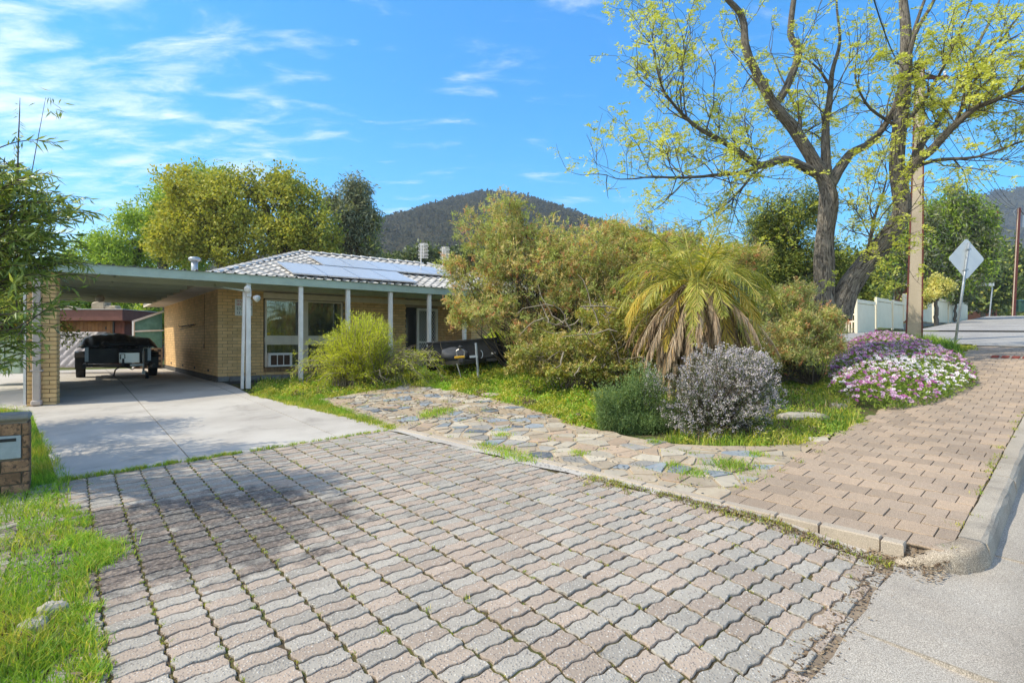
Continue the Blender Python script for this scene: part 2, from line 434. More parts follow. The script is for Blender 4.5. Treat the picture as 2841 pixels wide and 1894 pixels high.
mk_solar()
plain('aluminium', (0.62, 0.63, 0.65), (0.52, 0.53, 0.55), 6, 0.38, metal=0.7)
plain('sign_back', (0.80, 0.82, 0.84), (0.76, 0.78, 0.80), 3, 0.5)
plain('galv', (0.42, 0.45, 0.48), (0.35, 0.38, 0.41), 12, 0.45, metal=0.5)
plain('black_paint', (0.022, 0.021, 0.022), (0.035, 0.033, 0.032), 4, 0.42)
plain('black_worn', (0.022, 0.022, 0.024), (0.04, 0.04, 0.042), 3, 0.6, spec=0.2)
plain('rubber', (0.018, 0.018, 0.018), (0.03, 0.03, 0.03), 12, 0.8)
t = NT('tarp')
_p = t.pos()
t.surf(t.mix(t.noise(3, 3, 0.6, _p), (0.010, 0.010, 0.011), (0.022, 0.022, 0.023)), 0.33, t.bump(t.noise(5, 5, 0.7, _p, 0.8), 0.7, 0.06), 0, 0.5)
t = NT('checker_plate')
_p = t.pos()
_m = t.n('ShaderNodeMapping', {'Vector': _p, 'Rotation': (0, R(45), 0), 'Scale': (32, 32, 32)}).outputs[0]
t.surf((0.62, 0.62, 0.62), 0.32, t.bump(t.n('ShaderNodeTexChecker', {'Vector': _m, 'Scale': 1.0}).outputs[1], 0.6, 0.005), 0.8, 0.5)
plain('steel', (0.42, 0.41, 0.40), (0.30, 0.29, 0.28), 10, 0.4, metal=0.7)
plain('yellow_paint', (0.62, 0.36, 0.03), (0.5, 0.28, 0.02), 10, 0.5)
plain('amber', (0.6, 0.2, 0.02), None, 4, 0.3)
plain('reflector', (0.65, 0.6, 0.58), None, 4, 0.3)
plain('canvas_grey', (0.06, 0.062, 0.068), (0.04, 0.042, 0.046), 6, 0.75)
plain('shed_fascia', (0.235, 0.095, 0.07), (0.19, 0.075, 0.055), 4, 0.6)
plain('shed_plank', (0.37, 0.165, 0.06), (0.27, 0.115, 0.045), 5, 0.7, rnd=0.2)
plain('shed_plank_red', (0.24, 0.075, 0.045), (0.18, 0.06, 0.04), 5, 0.7, rnd=0.2)
plain('paint_white', (0.78, 0.78, 0.78), (0.72, 0.72, 0.72), 3, 0.5)
plain('rubble_stone', (0.42, 0.34, 0.24), (0.33, 0.26, 0.18), 8, 0.9, 0.6, 20)
plain('mattress', (0.52, 0.48, 0.49), (0.46, 0.42, 0.43), 9, 0.85, 0.2, 30)
plain('pale_green_metal', (0.42, 0.53, 0.45), (0.37, 0.47, 0.40), 3, 0.5)
plain('blue_sheet', (0.33, 0.38, 0.45), (0.27, 0.32, 0.39), 4, 0.5, metal=0.2)
plain('rust_frame', (0.26, 0.13, 0.075), (0.18, 0.09, 0.055), 8, 0.8)
plain('shade_cloth', (0.14, 0.30, 0.26), (0.10, 0.23, 0.20), 5, 0.9)
plain('breeze_block', (0.38, 0.27, 0.19), (0.32, 0.225, 0.155), 6, 0.9)
plain('globe_glass', (0.55, 0.47, 0.42), (0.5, 0.43, 0.38), 6, 0.3)
plain('dark_metal', (0.07, 0.06, 0.05), (0.05, 0.045, 0.04), 8, 0.6, metal=0.3)
plain('rail_brown', (0.17, 0.045, 0.032), (0.12, 0.035, 0.027), 5, 0.6, rnd=0.1)
plain('fence_white', (0.82, 0.73, 0.56), (0.76, 0.67, 0.50), 1.2, 0.55)
plain('pale_stone', (0.40, 0.355, 0.29), (0.33, 0.29, 0.235), 5, 0.9, 0.5, 22)
plain('retaining_wall', (0.33, 0.29, 0.24), (0.26, 0.23, 0.19), 6, 0.9, 0.4, 14)
plain('house_red', (0.30, 0.12, 0.075), (0.25, 0.10, 0.06), 6, 0.85)
plain('far_tile', (0.34, 0.29, 0.25), (0.26, 0.22, 0.19), 5, 0.85)
plain('bin_green', (0.04, 0.10, 0.07), (0.03, 0.08, 0.055), 4, 0.5)
plain('bin_lid', (0.05, 0.16, 0.20), None, 4, 0.5)
plain('street_blade', (0.66, 0.67, 0.66), None, 4, 0.5)
plain('ink_red', (0.55, 0.03, 0.02), (0.5, 0.03, 0.02), 4, 0.6)
plain('ink_dark', (0.03, 0.035, 0.05), (0.03, 0.03, 0.04), 4, 0.6)
plain('sticker_yellow', (0.55, 0.40, 0.03), None, 4, 0.6)
plain('ac_grille', (0.12, 0.065, 0.04), (0.09, 0.05, 0.03), 8, 0.7)
plain('tactile_red', (0.30, 0.075, 0.06), (0.25, 0.06, 0.05), 4, 0.8)
plain('wire_black', (0.03, 0.03, 0.03), None, 4, 0.6)
plain('old_timber', (0.23, 0.20, 0.16), (0.16, 0.135, 0.11), 8, 0.9, 0.4, 30)
plain('soil_dry', (0.27, 0.205, 0.145), (0.19, 0.145, 0.105), 5, 0.95, 0.6, 25)
plain('plate_black', (0.03, 0.03, 0.03), None, 4, 0.4)
M = MATS
# ------------------------------------------------------------------ geometry helpers
WL = {}                                   # world location of every thing / part origin


def V(*a):
    return np.array(a, float)


def smooth(e0, e1, x):
    t_ = np.clip((np.asarray(x, float) - e0) / (e1 - e0), 0, 1)
    return t_ * t_ * (3 - 2 * t_)


def link(o, parent=None):
    COL.objects.link(o)
    if parent is not None:
        o.parent = parent
    return o


def tag(o, label=None, cat=None, group=None, kind=None):
    if label: o['label'] = label
    if cat: o['category'] = cat
    if group: o['group'] = group
    if kind: o['kind'] = kind
    return o


def thing(name, label, cat, loc, group=None, kind=None):
    o = bpy.data.objects.new(name, None)
    o.empty_display_size = 0.1
    o.location = tuple(float(x) for x in loc)
    link(o)
    WL[o.name] = np.array(loc, float)
    return tag(o, label, cat, group, kind)


def mesh_from(name, verts, faces, mats, midx=None, smooth_=False, uv=None):
    """verts (N,3); faces a list of index tuples or an int array (F,k)."""
    me = bpy.data.meshes.new(name)
    verts = np.asarray(verts, np.float32)
    if isinstance(faces, np.ndarray):
        F, k = faces.shape
        me.vertices.add(len(verts)); me.vertices.foreach_set('co', verts.ravel())
        me.loops.add(F * k); me.loops.foreach_set('vertex_index', faces.astype(np.int32).ravel())
        me.polygons.add(F)
        me.polygons.foreach_set('loop_start', np.arange(0, F * k, k, dtype=np.int32))
        try:
            me.polygons.foreach_set('loop_total', np.full(F, k, np.int32))
        except Exception:
            pass
        me.update(calc_edges=True)
    else:
        me.from_pydata(verts.tolist(), [], [tuple(int(i) for i in f) for f in faces])
    if not isinstance(mats, (list, tuple)):
        mats = [mats]
    for m in mats:
        me.materials.append(MATS[m] if isinstance(m, str) else m)
    if midx is not None:
        me.polygons.foreach_set('material_index', np.asarray(midx, np.int32))
    if smooth_:
        me.polygons.foreach_set('use_smooth', np.ones(len(me.polygons), bool))
    if uv is not None:
        l = me.uv_layers.new(name='UVMap')
        vi = np.empty(len(me.loops), np.int32); me.loops.foreach_get('vertex_index', vi)
        l.data.foreach_set('uv', np.asarray(uv, np.float32)[vi].ravel())
    me.update()
    return me


def put(name, verts, faces, mats, parent=None, midx=None, smooth_=False, uv=None, origin=None):
    """one mesh object from world-space verts; its origin is the parent's origin (or the given one)"""
    if origin is None:
        origin = WL[parent.name] if parent is not None else V(0, 0, 0)
    me = mesh_from(name, np.asarray(verts, float) - origin, faces, mats, midx, smooth_, uv)
    o = bpy.data.objects.new(name, me)
    base = WL[parent.name] if parent is not None else V(0, 0, 0)
    o.location = tuple(origin - base)
    link(o, parent)
    WL[o.name] = np.array(origin, float)
    return o


def inst(name, me, mat4, parent):
    """a piece that shares its mesh; mat4 is its world matrix"""
    o = bpy.data.objects.new(name, me)
    m = Matrix(mat4)
    m.translation = m.translation - Vector(WL[parent.name])
    o.matrix_local = m
    link(o, parent)
    return o


BOXF = [(0, 3, 2, 1), (4, 5, 6, 7), (0, 1, 5, 4), (1, 2, 6, 5), (2, 3, 7, 6), (3, 0, 4, 7)]


class MB:
    def __init__(s):
        s.v, s.f, s.m, s.u = [], [], [], []
        s.k = 0

    def add(s, vs, fs, mi=0, uv=None):
        vs = np.asarray(vs, float)
        s.v.append(vs)
        s.u.append(np.zeros((len(vs), 2)) if uv is None else np.asarray(uv, float))
        for f in fs:
            s.f.append(tuple(i + s.k for i in f)); s.m.append(mi)
        s.k += len(vs)
        return s

    def box(s, c, size, ax=None, mi=0, bev=0.0):
        """box at c with full size along the columns of ax"""
        ax = np.eye(3) if ax is None else np.asarray(ax, float)
        h = np.asarray(size, float) / 2
        if bev <= 0:
            p = np.array([(-1, -1, -1), (1, -1, -1), (1, 1, -1), (-1, 1, -1), (-1, -1, 1), (1, -1, 1), (1, 1, 1), (-1, 1, 1)], float) * h
            return s.add(np.asarray(c) + p @ ax.T, BOXF, mi)
        b = bev
        vs, idx = [], {}
        for sx in (-1, 1):
            for sy in (-1, 1):
                for sz in (-1, 1):
                    for a in range(3):
                        q = [sx * (h[0] - b), sy * (h[1] - b), sz * (h[2] - b)]
                        q[a] = (sx, sy, sz)[a] * h[a]
                        idx[(sx, sy, sz, a)] = len(vs); vs.append(q)
        fs = []
        for a in range(3):
            o1, o2 = (a + 1) % 3, (a + 2) % 3
            for sg in (-1, 1):
                q = []
                for (p1, p2) in ((-1, -1), (1, -1), (1, 1), (-1, 1)):
                    k = [0, 0, 0]; k[a] = sg; k[o1] = p1; k[o2] = p2
                    q.append(idx[(*k, a)])
                fs.append(q if sg > 0 else q[::-1])
            for s1 in (-1, 1):
                for s2 in (-1, 1):
                    q = []
                    for (sa, w) in ((-1, o1), (1, o1), (1, o2), (-1, o2)):
                        k = [0, 0, 0]; k[a] = sa; k[o1] = s1; k[o2] = s2
                        q.append(idx[(*k, w)])
                    fs.append(q)
        for sx in (-1, 1):
            for sy in (-1, 1):
                for sz in (-1, 1):
                    fs.append([idx[(sx, sy, sz, a)] for a in range(3)])
        return s.add(np.asarray(c) + np.array(vs) @ ax.T, fs, mi)

    def bar(s, a, b, w, h, up=(0, 0, 1), mi=0, bev=0.0):
        """rectangular bar from a to b; w across, h along up"""
        a, b = np.asarray(a, float), np.asarray(b, float)
        d = b - a; L = np.linalg.norm(d); d = d / L
        up = np.asarray(up, float)
        x = np.cross(up, d)
        if np.linalg.norm(x) < 1e-6:
            x = np.cross((1, 0, 0), d)
        x /= np.linalg.norm(x)
        z = np.cross(d, x)
        return s.box((a + b) / 2, (w, L, h), np.stack([x, d, z], 1), mi, bev)

    def tube(s, pts, rad, n=8, mi=0, cap=True):
        v, f, u = tube_np(pts, rad, n)
        k = s.k
        s.add(v, [tuple(q) for q in f], mi, u)
        if cap:
            m = n + 1
            s.f.append(tuple(k + i for i in range(n))[::-1]); s.m.append(mi)
            e = k + (len(pts) - 1) * m
            s.f.append(tuple(e + i for i in range(n))); s.m.append(mi)
        return s

    def lathe(s, c, prof, n=16, ax=None, mi=0):
        """prof: list of (r, z) about the local Z of ax"""
        ax = np.eye(3) if ax is None else np.asarray(ax, float)
        vs, fs = [], []
        for (r, z) in prof:
            for i in range(n):
                a = 2 * math.pi * i / n
                vs.append((r * math.cos(a), r * math.sin(a), z))
        for j in range(len(prof) - 1):
            for i in range(n):
                i2 = (i + 1) % n
                fs.append((j * n + i, j * n + i2, (j + 1) * n + i2, (j + 1) * n + i))
        fs.append(tuple(range(n))[::-1]); fs.append(tuple((len(prof) - 1) * n + i for i in range(n)))
        return s.add(np.asarray(c) + np.array(vs) @ ax.T, fs, mi)

    def prism(s, poly, z0, z1, mi=0, ax=None, c=(0, 0, 0)):
        """polygon (list of 2-D points) extruded from z0 to z1 in the frame ax at c"""
        ax = np.eye(3) if ax is None else np.asarray(ax, float)
        n = len(poly)
        vs = [(x, y, z0) for x, y in poly] + [(x, y, z1) for x, y in poly]
        fs = [tuple(range(n))[::-1], tuple(range(n, 2 * n))] + [(i, (i + 1) % n, n + (i + 1) % n, n + i) for i in range(n)]
        return s.add(np.asarray(c) + np.array(vs, float) @ ax.T, fs, mi)

    def build(s, name, mats, parent=None, smooth_=False, origin=None, uv=False):
        return put(name, np.concatenate(s.v), s.f, mats, parent, s.m, smooth_, np.concatenate(s.u) if uv else None, origin)


def tube_np(pts, rad, n=6):
    """tube verts, quads and UVs (n+1 verts a ring so that the bark wraps)"""
    pts = np.asarray(pts, float)
    K = len(pts)
    rad = np.broadcast_to(np.asarray(rad, float), (K,))
    d = np.gradient(pts, axis=0)
    d /= np.linalg.norm(d, axis=1, keepdims=True) + 1e-9
    ref = V(0, 0, 1) if abs(d[0][2]) < 0.9 else V(1, 0, 0)
    x = np.cross(ref, d[0]); x /= np.linalg.norm(x)
    v, u = [], []
    ang = np.linspace(0, 2 * math.pi, n + 1)
    ca, sa = np.cos(ang)[:, None], np.sin(ang)[:, None]
    L = 0.0
    for i in range(K):
        x = x - d[i] * np.dot(x, d[i]); x /= np.linalg.norm(x) + 1e-9
        y = np.cross(d[i], x)
        v.append(pts[i] + rad[i] * (ca * x + sa * y))
        if i:
            L += np.linalg.norm(pts[i] - pts[i - 1])
        u.append(np.stack([np.linspace(0, 1, n + 1), np.full(n + 1, L)], 1))
    m = n + 1
    j, i = np.meshgrid(np.arange(K - 1), np.arange(n), indexing='ij')
    f = np.stack([j * m + i, j * m + i + 1, (j + 1) * m + i + 1, (j + 1) * m + i], -1).reshape(-1, 4)
    return np.concatenate(v), f, np.concatenate(u)


class Tubes:
    def __init__(s):
        s.v, s.f, s.u, s.k = [], [], [], 0

    def add(s, pts, rad, n=5):
        v, f, u = tube_np(pts, rad, n)
        s.v.append(v); s.f.append(f + s.k); s.u.append(u); s.k += len(v)

    def build(s, name, mat, parent):
        return put(name, np.concatenate(s.v), np.concatenate(s.f), mat, parent, None, True, np.concatenate(s.u))


def unit(a):
    return a / (np.linalg.norm(a, axis=-1, keepdims=True) + 1e-9)


def rand_dirs(n):
    return unit(rng.normal(size=(n, 3)))


def leaf_quads(base, d, L, W, fold=0.25, at=0.45):
    """rhombic leaves: verts (4N,3), faces (N,4)"""
    n = len(base)
    d = unit(d)
    side = unit(np.cross(d, rand_dirs(n)))
    nrm = np.cross(side, d)
    L = np.broadcast_to(np.asarray(L, float), (n,))[:, None]
    W = np.broadcast_to(np.asarray(W, float), (n,))[:, None]
    mid = base + d * L * at
    tip = base + d * L - nrm * L * fold * 0.4
    v = np.stack([base, mid + side * W / 2, tip, mid - side * W / 2], 1).reshape(-1, 3)
    return v, np.arange(4 * n).reshape(n, 4)


class Leaves:
    def __init__(s):
        s.v, s.m, s.n = [], [], 0

    def add(s, base, d, L, W, mi=0, fold=0.25, at=0.45):
        v, f = leaf_quads(base, d, L, W, fold, at)
        s.v.append(v); s.n += len(base)
        s.m.append(np.broadcast_to(np.asarray(mi), (len(base),)))

    def build(s, name, mats, parent=None):
        f = np.arange(4 * s.n).reshape(s.n, 4)
        return put(name, np.concatenate(s.v), f, mats, parent, np.concatenate(s.m))


def blades(base, h, w, lean=0.4, bend=0.5):
    """grass blades of two segments: verts (5N,3), a quad and a triangle each (given as two arrays)"""
    n = len(base)
    a = rng.uniform(0, 2 * math.pi, n)
    side = np.stack([np.cos(a), np.sin(a), np.zeros(n)], 1)
    b = rng.uniform(0, 2 * math.pi, n)
    out = np.stack([np.cos(b), np.sin(b), np.zeros(n)], 1) * (rng.uniform(0.1, 1, n) * lean)[:, None]
    h = np.broadcast_to(h, (n,))[:, None]; w = np.broadcast_to(w, (n,))[:, None]
    up = V(0, 0, 1)
    m = base + h * 0.55 * up + out * h * 0.5
    t_ = base + h * (1 - 0.25 * bend * rng.uniform(0, 1, (n, 1))) * up + out * h * (1.2 + bend)
    v = np.stack([base - side * w / 2, base + side * w / 2, m + side * w * 0.38, m - side * w * 0.38, t_], 1).reshape(-1, 3)
    k = np.arange(n) * 5
    # quads only: the tip quad is a sliver that repeats the tip (kept as a rhombus of four different verts)
    q1 = np.stack([k, k + 1, k + 2, k + 3], 1)
    t3 = np.stack([k + 3, k + 2, k + 4], 1)
    return v, q1, t3


def grass(name, base, h, w, mats, parent=None, midx=None, lean=0.4, bend=0.5):
    v, q, t3 = blades(base, h, w, lean, bend)
    n = len(base)
    me = bpy.data.meshes.new(name)
    me.vertices.add(len(v)); me.vertices.foreach_set('co', v.astype(np.float32).ravel())
    loops = np.concatenate([q, t3], 1).astype(np.int32).ravel()      # 7 loops a blade
    me.loops.add(len(loops)); me.loops.foreach_set('vertex_index', loops)
    st = (np.arange(n) * 7)[:, None] + np.array([0, 4])
    me.polygons.add(2 * n); me.polygons.foreach_set('loop_start', st.astype(np.int32).ravel())
    for m in (mats if isinstance(mats, (list, tuple)) else [mats]):
        me.materials.append(MATS[m])
    if midx is not None:
        me.polygons.foreach_set('material_index', np.repeat(np.asarray(midx, np.int32), 2))
    me.update(calc_edges=True)
    o = bpy.data.objects.new(name, me)
    if parent is not None:
        o.location = tuple(-WL[parent.name])
    link(o, parent)
    WL[o.name] = V(0, 0, 0)
    return o


def clip(poly, a, b, c):
    """keep a*x + b*y >= c"""
    out = []
    n = len(poly)
    for i in range(n):
        p, q = poly[i], poly[(i + 1) % n]
        dp, dq = a * p[0] + b * p[1] - c, a * q[0] + b * q[1] - c
        if dp >= 0:
            out.append(p)
        if (dp > 0) != (dq > 0) and abs(dp - dq) > 1e-12 and (dp * dq < 0):
            t_ = dp / (dp - dq)
            out.append((p[0] + t_ * (q[0] - p[0]), p[1] + t_ * (q[1] - p[1])))
    return out


def area(poly):
    return 0.5 * sum(poly[i][0] * poly[(i + 1) % len(poly)][1] - poly[(i + 1) % len(poly)][0] * poly[i][1] for i in range(len(poly)))


def inside(poly, x, y):
    x, y = np.asarray(x), np.asarray(y)
    r = np.zeros(x.shape, bool)
    n = len(poly)
    for i in range(n):
        (x1, y1), (x2, y2) = poly[i], poly[(i + 1) % n]
        if y1 == y2:
            continue
        c = ((y1 > y) != (y2 > y)) & (x < (x2 - x1) * (y - y1) / (y2 - y1) + x1)
        r ^= c
    return r


def scatter(poly, n, power=1.0):
    """n random points in a polygon, denser towards the camera as distance**-power"""
    P_ = np.array(poly)
    lo, hi = P_.min(0), P_.max(0)
    out = np.zeros((0, 2))
    dmin = max(1.0, np.sqrt((P_ ** 2).sum(1)).min())
    for _ in range(60):
        q = rng.uniform(lo, hi, (n * 3, 2))
        d = np.sqrt((q ** 2).sum(1))
        keep = inside(poly, q[:, 0], q[:, 1]) & (rng.uniform(size=len(q)) < np.minimum(1, dmin / d) ** power)
        out = np.concatenate([out, q[keep]])
        if len(out) >= n:
            break
    return out[:n]


# ------------------------------------------------------------------ the lie of the land
Hc = V(-7.8, 15.0)                       # front left corner of the house
HU = V(math.sin(R(51.5)), math.cos(R(51.5)))
HW = V(-math.cos(R(51.5)), math.sin(R(51.5)))
RD = V(0.713, 0.701)                     # along the road, uphill
RN = V(0.701, -0.713)                    # across it, away from the garden


def zg(x, y):
    x, y = np.asarray(x, float), np.asarray(y, float)
    r = np.sqrt(x * x + y * y)
    k = np.where(r > 55, (55 + (r - 55) * 0.25) / np.maximum(r, 1), 1.0)
    X, Y = x * k, y * k
    z = 0.0264 * X + 0.0515 * Y
    s, p = X * RD[0] + Y * RD[1], X * RN[0] + Y * RN[1]
    z = z + 0.33 * smooth(10.5, 19.5, s) * smooth(-11, -6, p)
    t_ = (X - Hc[0]) * HU[0] + (Y - Hc[1]) * HU[1]
    w = (X - Hc[0]) * HW[0] + (Y - Hc[1]) * HW[1]
    lim = 0.52 + 0.35 * smooth(0.5, 6, t_)
    m = smooth(-3.5, -1.5, w) * (1 - smooth(12, 16, t_)) 
    z = z - m * np.maximum(0, z - lim)
    z = z + 0.27 * np.exp(-(((x - 0.2) / 2.3) ** 2 + ((y - 14.2) / 1.7) ** 2))
    return z


def road_s(x, y): return x * RD[0] + y * RD[1]
def road_p(x, y): return x * RN[0] + y * RN[1]


def zdrive(x, y):
    return zg(x, y) - 0.10 * smooth(-1.9, -0.86, road_p(np.asarray(x, float), np.asarray(y, float)))


def ray(px, py):
    return V((px - 1176) / 1300.0, 1.0, (784 - py) / 1300.0)


def P(px, py, depth):
    """world point seen at picture point (px, py) of the 2352-wide photograph, depth metres ahead"""
    return V(0, 0, EYE) + ray(px, py) * depth


def G(px, py, f=None, dz=0.0):
    """where the line of sight through (px, py) meets the ground"""
    f = f or zg
    d = ray(px, py)
    ys = np.linspace(0.8, 70, 3000)
    e = EYE + d[2] * ys - (f(d[0] * ys, ys) + dz)
    k = int(np.argmax(e < 0))
    a = ys[k - 1] + (ys[k] - ys[k - 1]) * e[k - 1] / (e[k - 1] - e[k])
    return V(d[0] * a, a, EYE + d[2] * a)


def H(t_, w, z=0.0):
    """house frame: t along the front, w inwards"""
    q = Hc + HU * t_ + HW * w
    return V(q[0], q[1], z)


def on(x, y, dz=0.0):
    return V(x, y, float(zg(x, y)) + dz)


def sheet(name, poly, f, dz, res, mat, label, cat, kind='structure', parent=None):
    """a ground sheet that follows f inside poly"""
    P_ = np.array(poly)
    lo, hi = P_.min(0), P_.max(0)
    vs, fs, ix = [], [], {}

    def vid(q):
        k = (round(q[0], 4), round(q[1], 4))
        if k not in ix:
            ix[k] = len(vs)
            vs.append((q[0], q[1], float(f(q[0], q[1])) + dz))
        return ix[k]
    nx, ny = int(math.ceil((hi[0] - lo[0]) / res)), int(math.ceil((hi[1] - lo[1]) / res))
    for i in range(nx):
        x0 = lo[0] + i * res
        col = clip(clip(list(poly), 1, 0, x0), -1, 0, -(x0 + res))
        if len(col) < 3:
            continue
        for j in range(ny):
            y0 = lo[1] + j * res
            c = clip(clip(col, 0, 1, y0), 0, -1, -(y0 + res))
            if len(c) < 3 or abs(area(c)) < 1e-5:
                continue
            ids = []
            for q in c:
                v_ = vid(q)
                if not ids or ids[-1] != v_:
                    ids.append(v_)
            if len(ids) > 1 and ids[0] == ids[-1]:
                ids.pop()
            if len(set(ids)) == len(ids) and len(ids) >= 3:
                fs.append(tuple(ids) if area(c) > 0 else tuple(ids[::-1]))
    o = put(name, np.array(vs), fs, mat, parent)
    if label:
        tag(o, label, cat, kind=kind)
    return o


def slab(poly, ztop, drop=0.03, inset=0.003, lip=0.004):
    """paving piece: verts and faces of a polygon with a small arris; ztop is a function"""
    n = len(poly)
    c = np.mean(poly, 0)
    a = area(poly)
    if a < 0:
        poly = poly[::-1]
    vs, top, outr, bot = [], [], [], []
    P_ = np.array(poly)
    e = np.roll(P_, -1, 0) - P_
    en = np.stack([-e[:, 1], e[:, 0]], 1) / (np.linalg.norm(e, axis=1, keepdims=True) + 1e-9)   # inward normals
    nn = en + np.roll(en, 1, 0)
    nn = nn / np.maximum(0.4, (nn * nn).sum(1, keepdims=True)) * 2 * 0.5
    I = P_ + nn * inset * 2
    zt = ztop(I[:, 0], I[:, 1])
    zo = ztop(P_[:, 0], P_[:, 1])
    vs = np.concatenate([np.column_stack([I, zt]), np.column_stack([P_, zo - lip]), np.column_stack([P_, zo - drop])])
    fs = [tuple(range(n))]
    for i in range(n):
        j = (i + 1) % n
        fs.append((i, n + i, n + j, j)); fs.append((n + i, 2 * n + i, 2 * n + j, n + j))
    return vs, fs


def pieces(parent, items, name, limit=300):
    """items: (size_key, verts, faces, material). The largest as objects of their own, the rest joined as one part."""
    items = sorted(items, key=lambda q: -q[0])
    for k, vs, fs, m in items[:limit]:
        c = np.asarray(vs).mean(0)
        put(name, vs, fs, m, parent, origin=c)
    rest = items[limit:]
    if rest:
        ml = sorted({q[3] for q in rest})
        b = MB()
        for k, vs, fs, m in rest:
            b.add(vs, fs, ml.index(m))
        tag(b.build(name + '_field', ml, parent), kind='stuff')


def key(c):
    """about how large a piece at c shows"""
    d2 = float(c[0] ** 2 + c[1] ** 2)
    seen = c[1] > 0.5 and abs(c[0]) < 0.93 * c[1] + 0.05 and (len(c) < 3 or (EYE - c[2]) < 0.62 * c[1] + 0.1)
    return (1.0 if seen else 0.001) / (d2 ** 1.5)
# ------------------------------------------------------------------ the setting: ground, paving, kerb, road
CC, CG = V(0.788, 0.616), V(0.616, -0.788)        # paver rows: across, and towards the street
A = V(-4.62, 5.77)                                 # corner of the concrete drive
B = V(-1.66, 7.98)
C1 = G(575, 906)[:2]
PL = G(72, 942)[:2]                                # foot of the brick pier
S0 = 4.43                                          # the concrete strip lies along s = S0
KP = -0.617                                        # inner edge of the kerb


def zground(x, y):
    p = road_p(x, y)
    s = road_s(x, y)
    return zg(x, y) - 0.06 - 0.22 * smooth(-0.95, -0.66, p) - 0.16 * (1 - smooth(4.45, 5.0, s)) * smooth(-2.6, -2.0, p) - 0.12 * smooth(20.3, 20.9, s) * smooth(-9, -7, p)


def build_ground():
    e = np.concatenate([-np.geomspace(900, 30, 16), np.arange(-29, 30, 0.4), np.geomspace(30, 900, 16)])
    ey = np.concatenate([-np.geomspace(300, 8, 8), np.arange(-7, 40, 0.4), np.geomspace(40, 1400, 18)])
    X, Y = np.meshgrid(e, ey, indexing='ij')
    nx, ny = X.shape
    Z = zground(X, Y)
    hard = (np.abs(X) < 8) & (Y < 9)
    Z = Z + np.where(hard, 0, 0.03 * np.sin(X * 1.7) * np.cos(Y * 2.1))
    v = np.stack([X, Y, Z], -1).reshape(-1, 3)
    i, j = np.meshgrid(np.arange(nx - 1), np.arange(ny - 1), indexing='ij')
    f = np.stack([i * ny + j, (i + 1) * ny + j, (i + 1) * ny + j + 1, i * ny + j + 1], -1).reshape(-1, 4)
    o = put('ground', v, f, 'garden_soil', None, None, True)
    tag(o, 'grassy garden soil that rises gently away from the street', 'ground', kind='structure')


build_ground()


def strip_s(off=0.0):
    return S0 + off


# --- concrete drive in slabs
def build_concrete():
    o = thing('concrete_driveway', 'pale concrete driveway slab running from the pavers in under the carport', 'driveway', on(-4, 9.5), kind='structure')
    poly = [tuple(A), tuple(B), tuple(C1), tuple(H(0.1, -0.25)[:2]), tuple(H(0.0, 10.6)[:2]), tuple(H(-6.2, 10.6)[:2]), tuple(H(-5.4, 1.0)[:2]), tuple(PL)]
    # joints run along the drive from these points of its street edge
    j1 = G(443, 1061)[:2]; j2 = G(845, 998)[:2]
    d = -CG
    n_ = CC
    c1, c2 = float(np.dot(j1, n_)), float(np.dot(j2, n_)) - 0.35
    gap = 0.006
    cross = float(np.dot(G(520, 908)[:2], -CG))
    parts = []
    for lo, hi in ((-99, c1), (c1, c2), (c2, 99)):
        q = clip(clip(list(poly), n_[0], n_[1], lo + gap), -n_[0], -n_[1], -(hi - gap))
        for l2, h2 in ((-99, cross), (cross, 99)):
            r = clip(clip(q, d[0], d[1], l2 + gap), -d[0], -d[1], -(h2 - gap))
            if len(r) > 2:
                parts.append(r)
    for r in parts:
        sheet('slab', r, zg, 0.0, 0.45, 'concrete', None, None, parent=o)
        b = MB()
        for i in range(len(r)):
            p, q = r[i], r[(i + 1) % len(r)]
            b.add([(*p, zg(*p) - .1), (*q, zg(*q) - .1), (*q, zg(*q)), (*p, zg(*p))], [(0, 1, 2, 3)])
        b.build('slab_edge', 'concrete', o)


build_concrete()


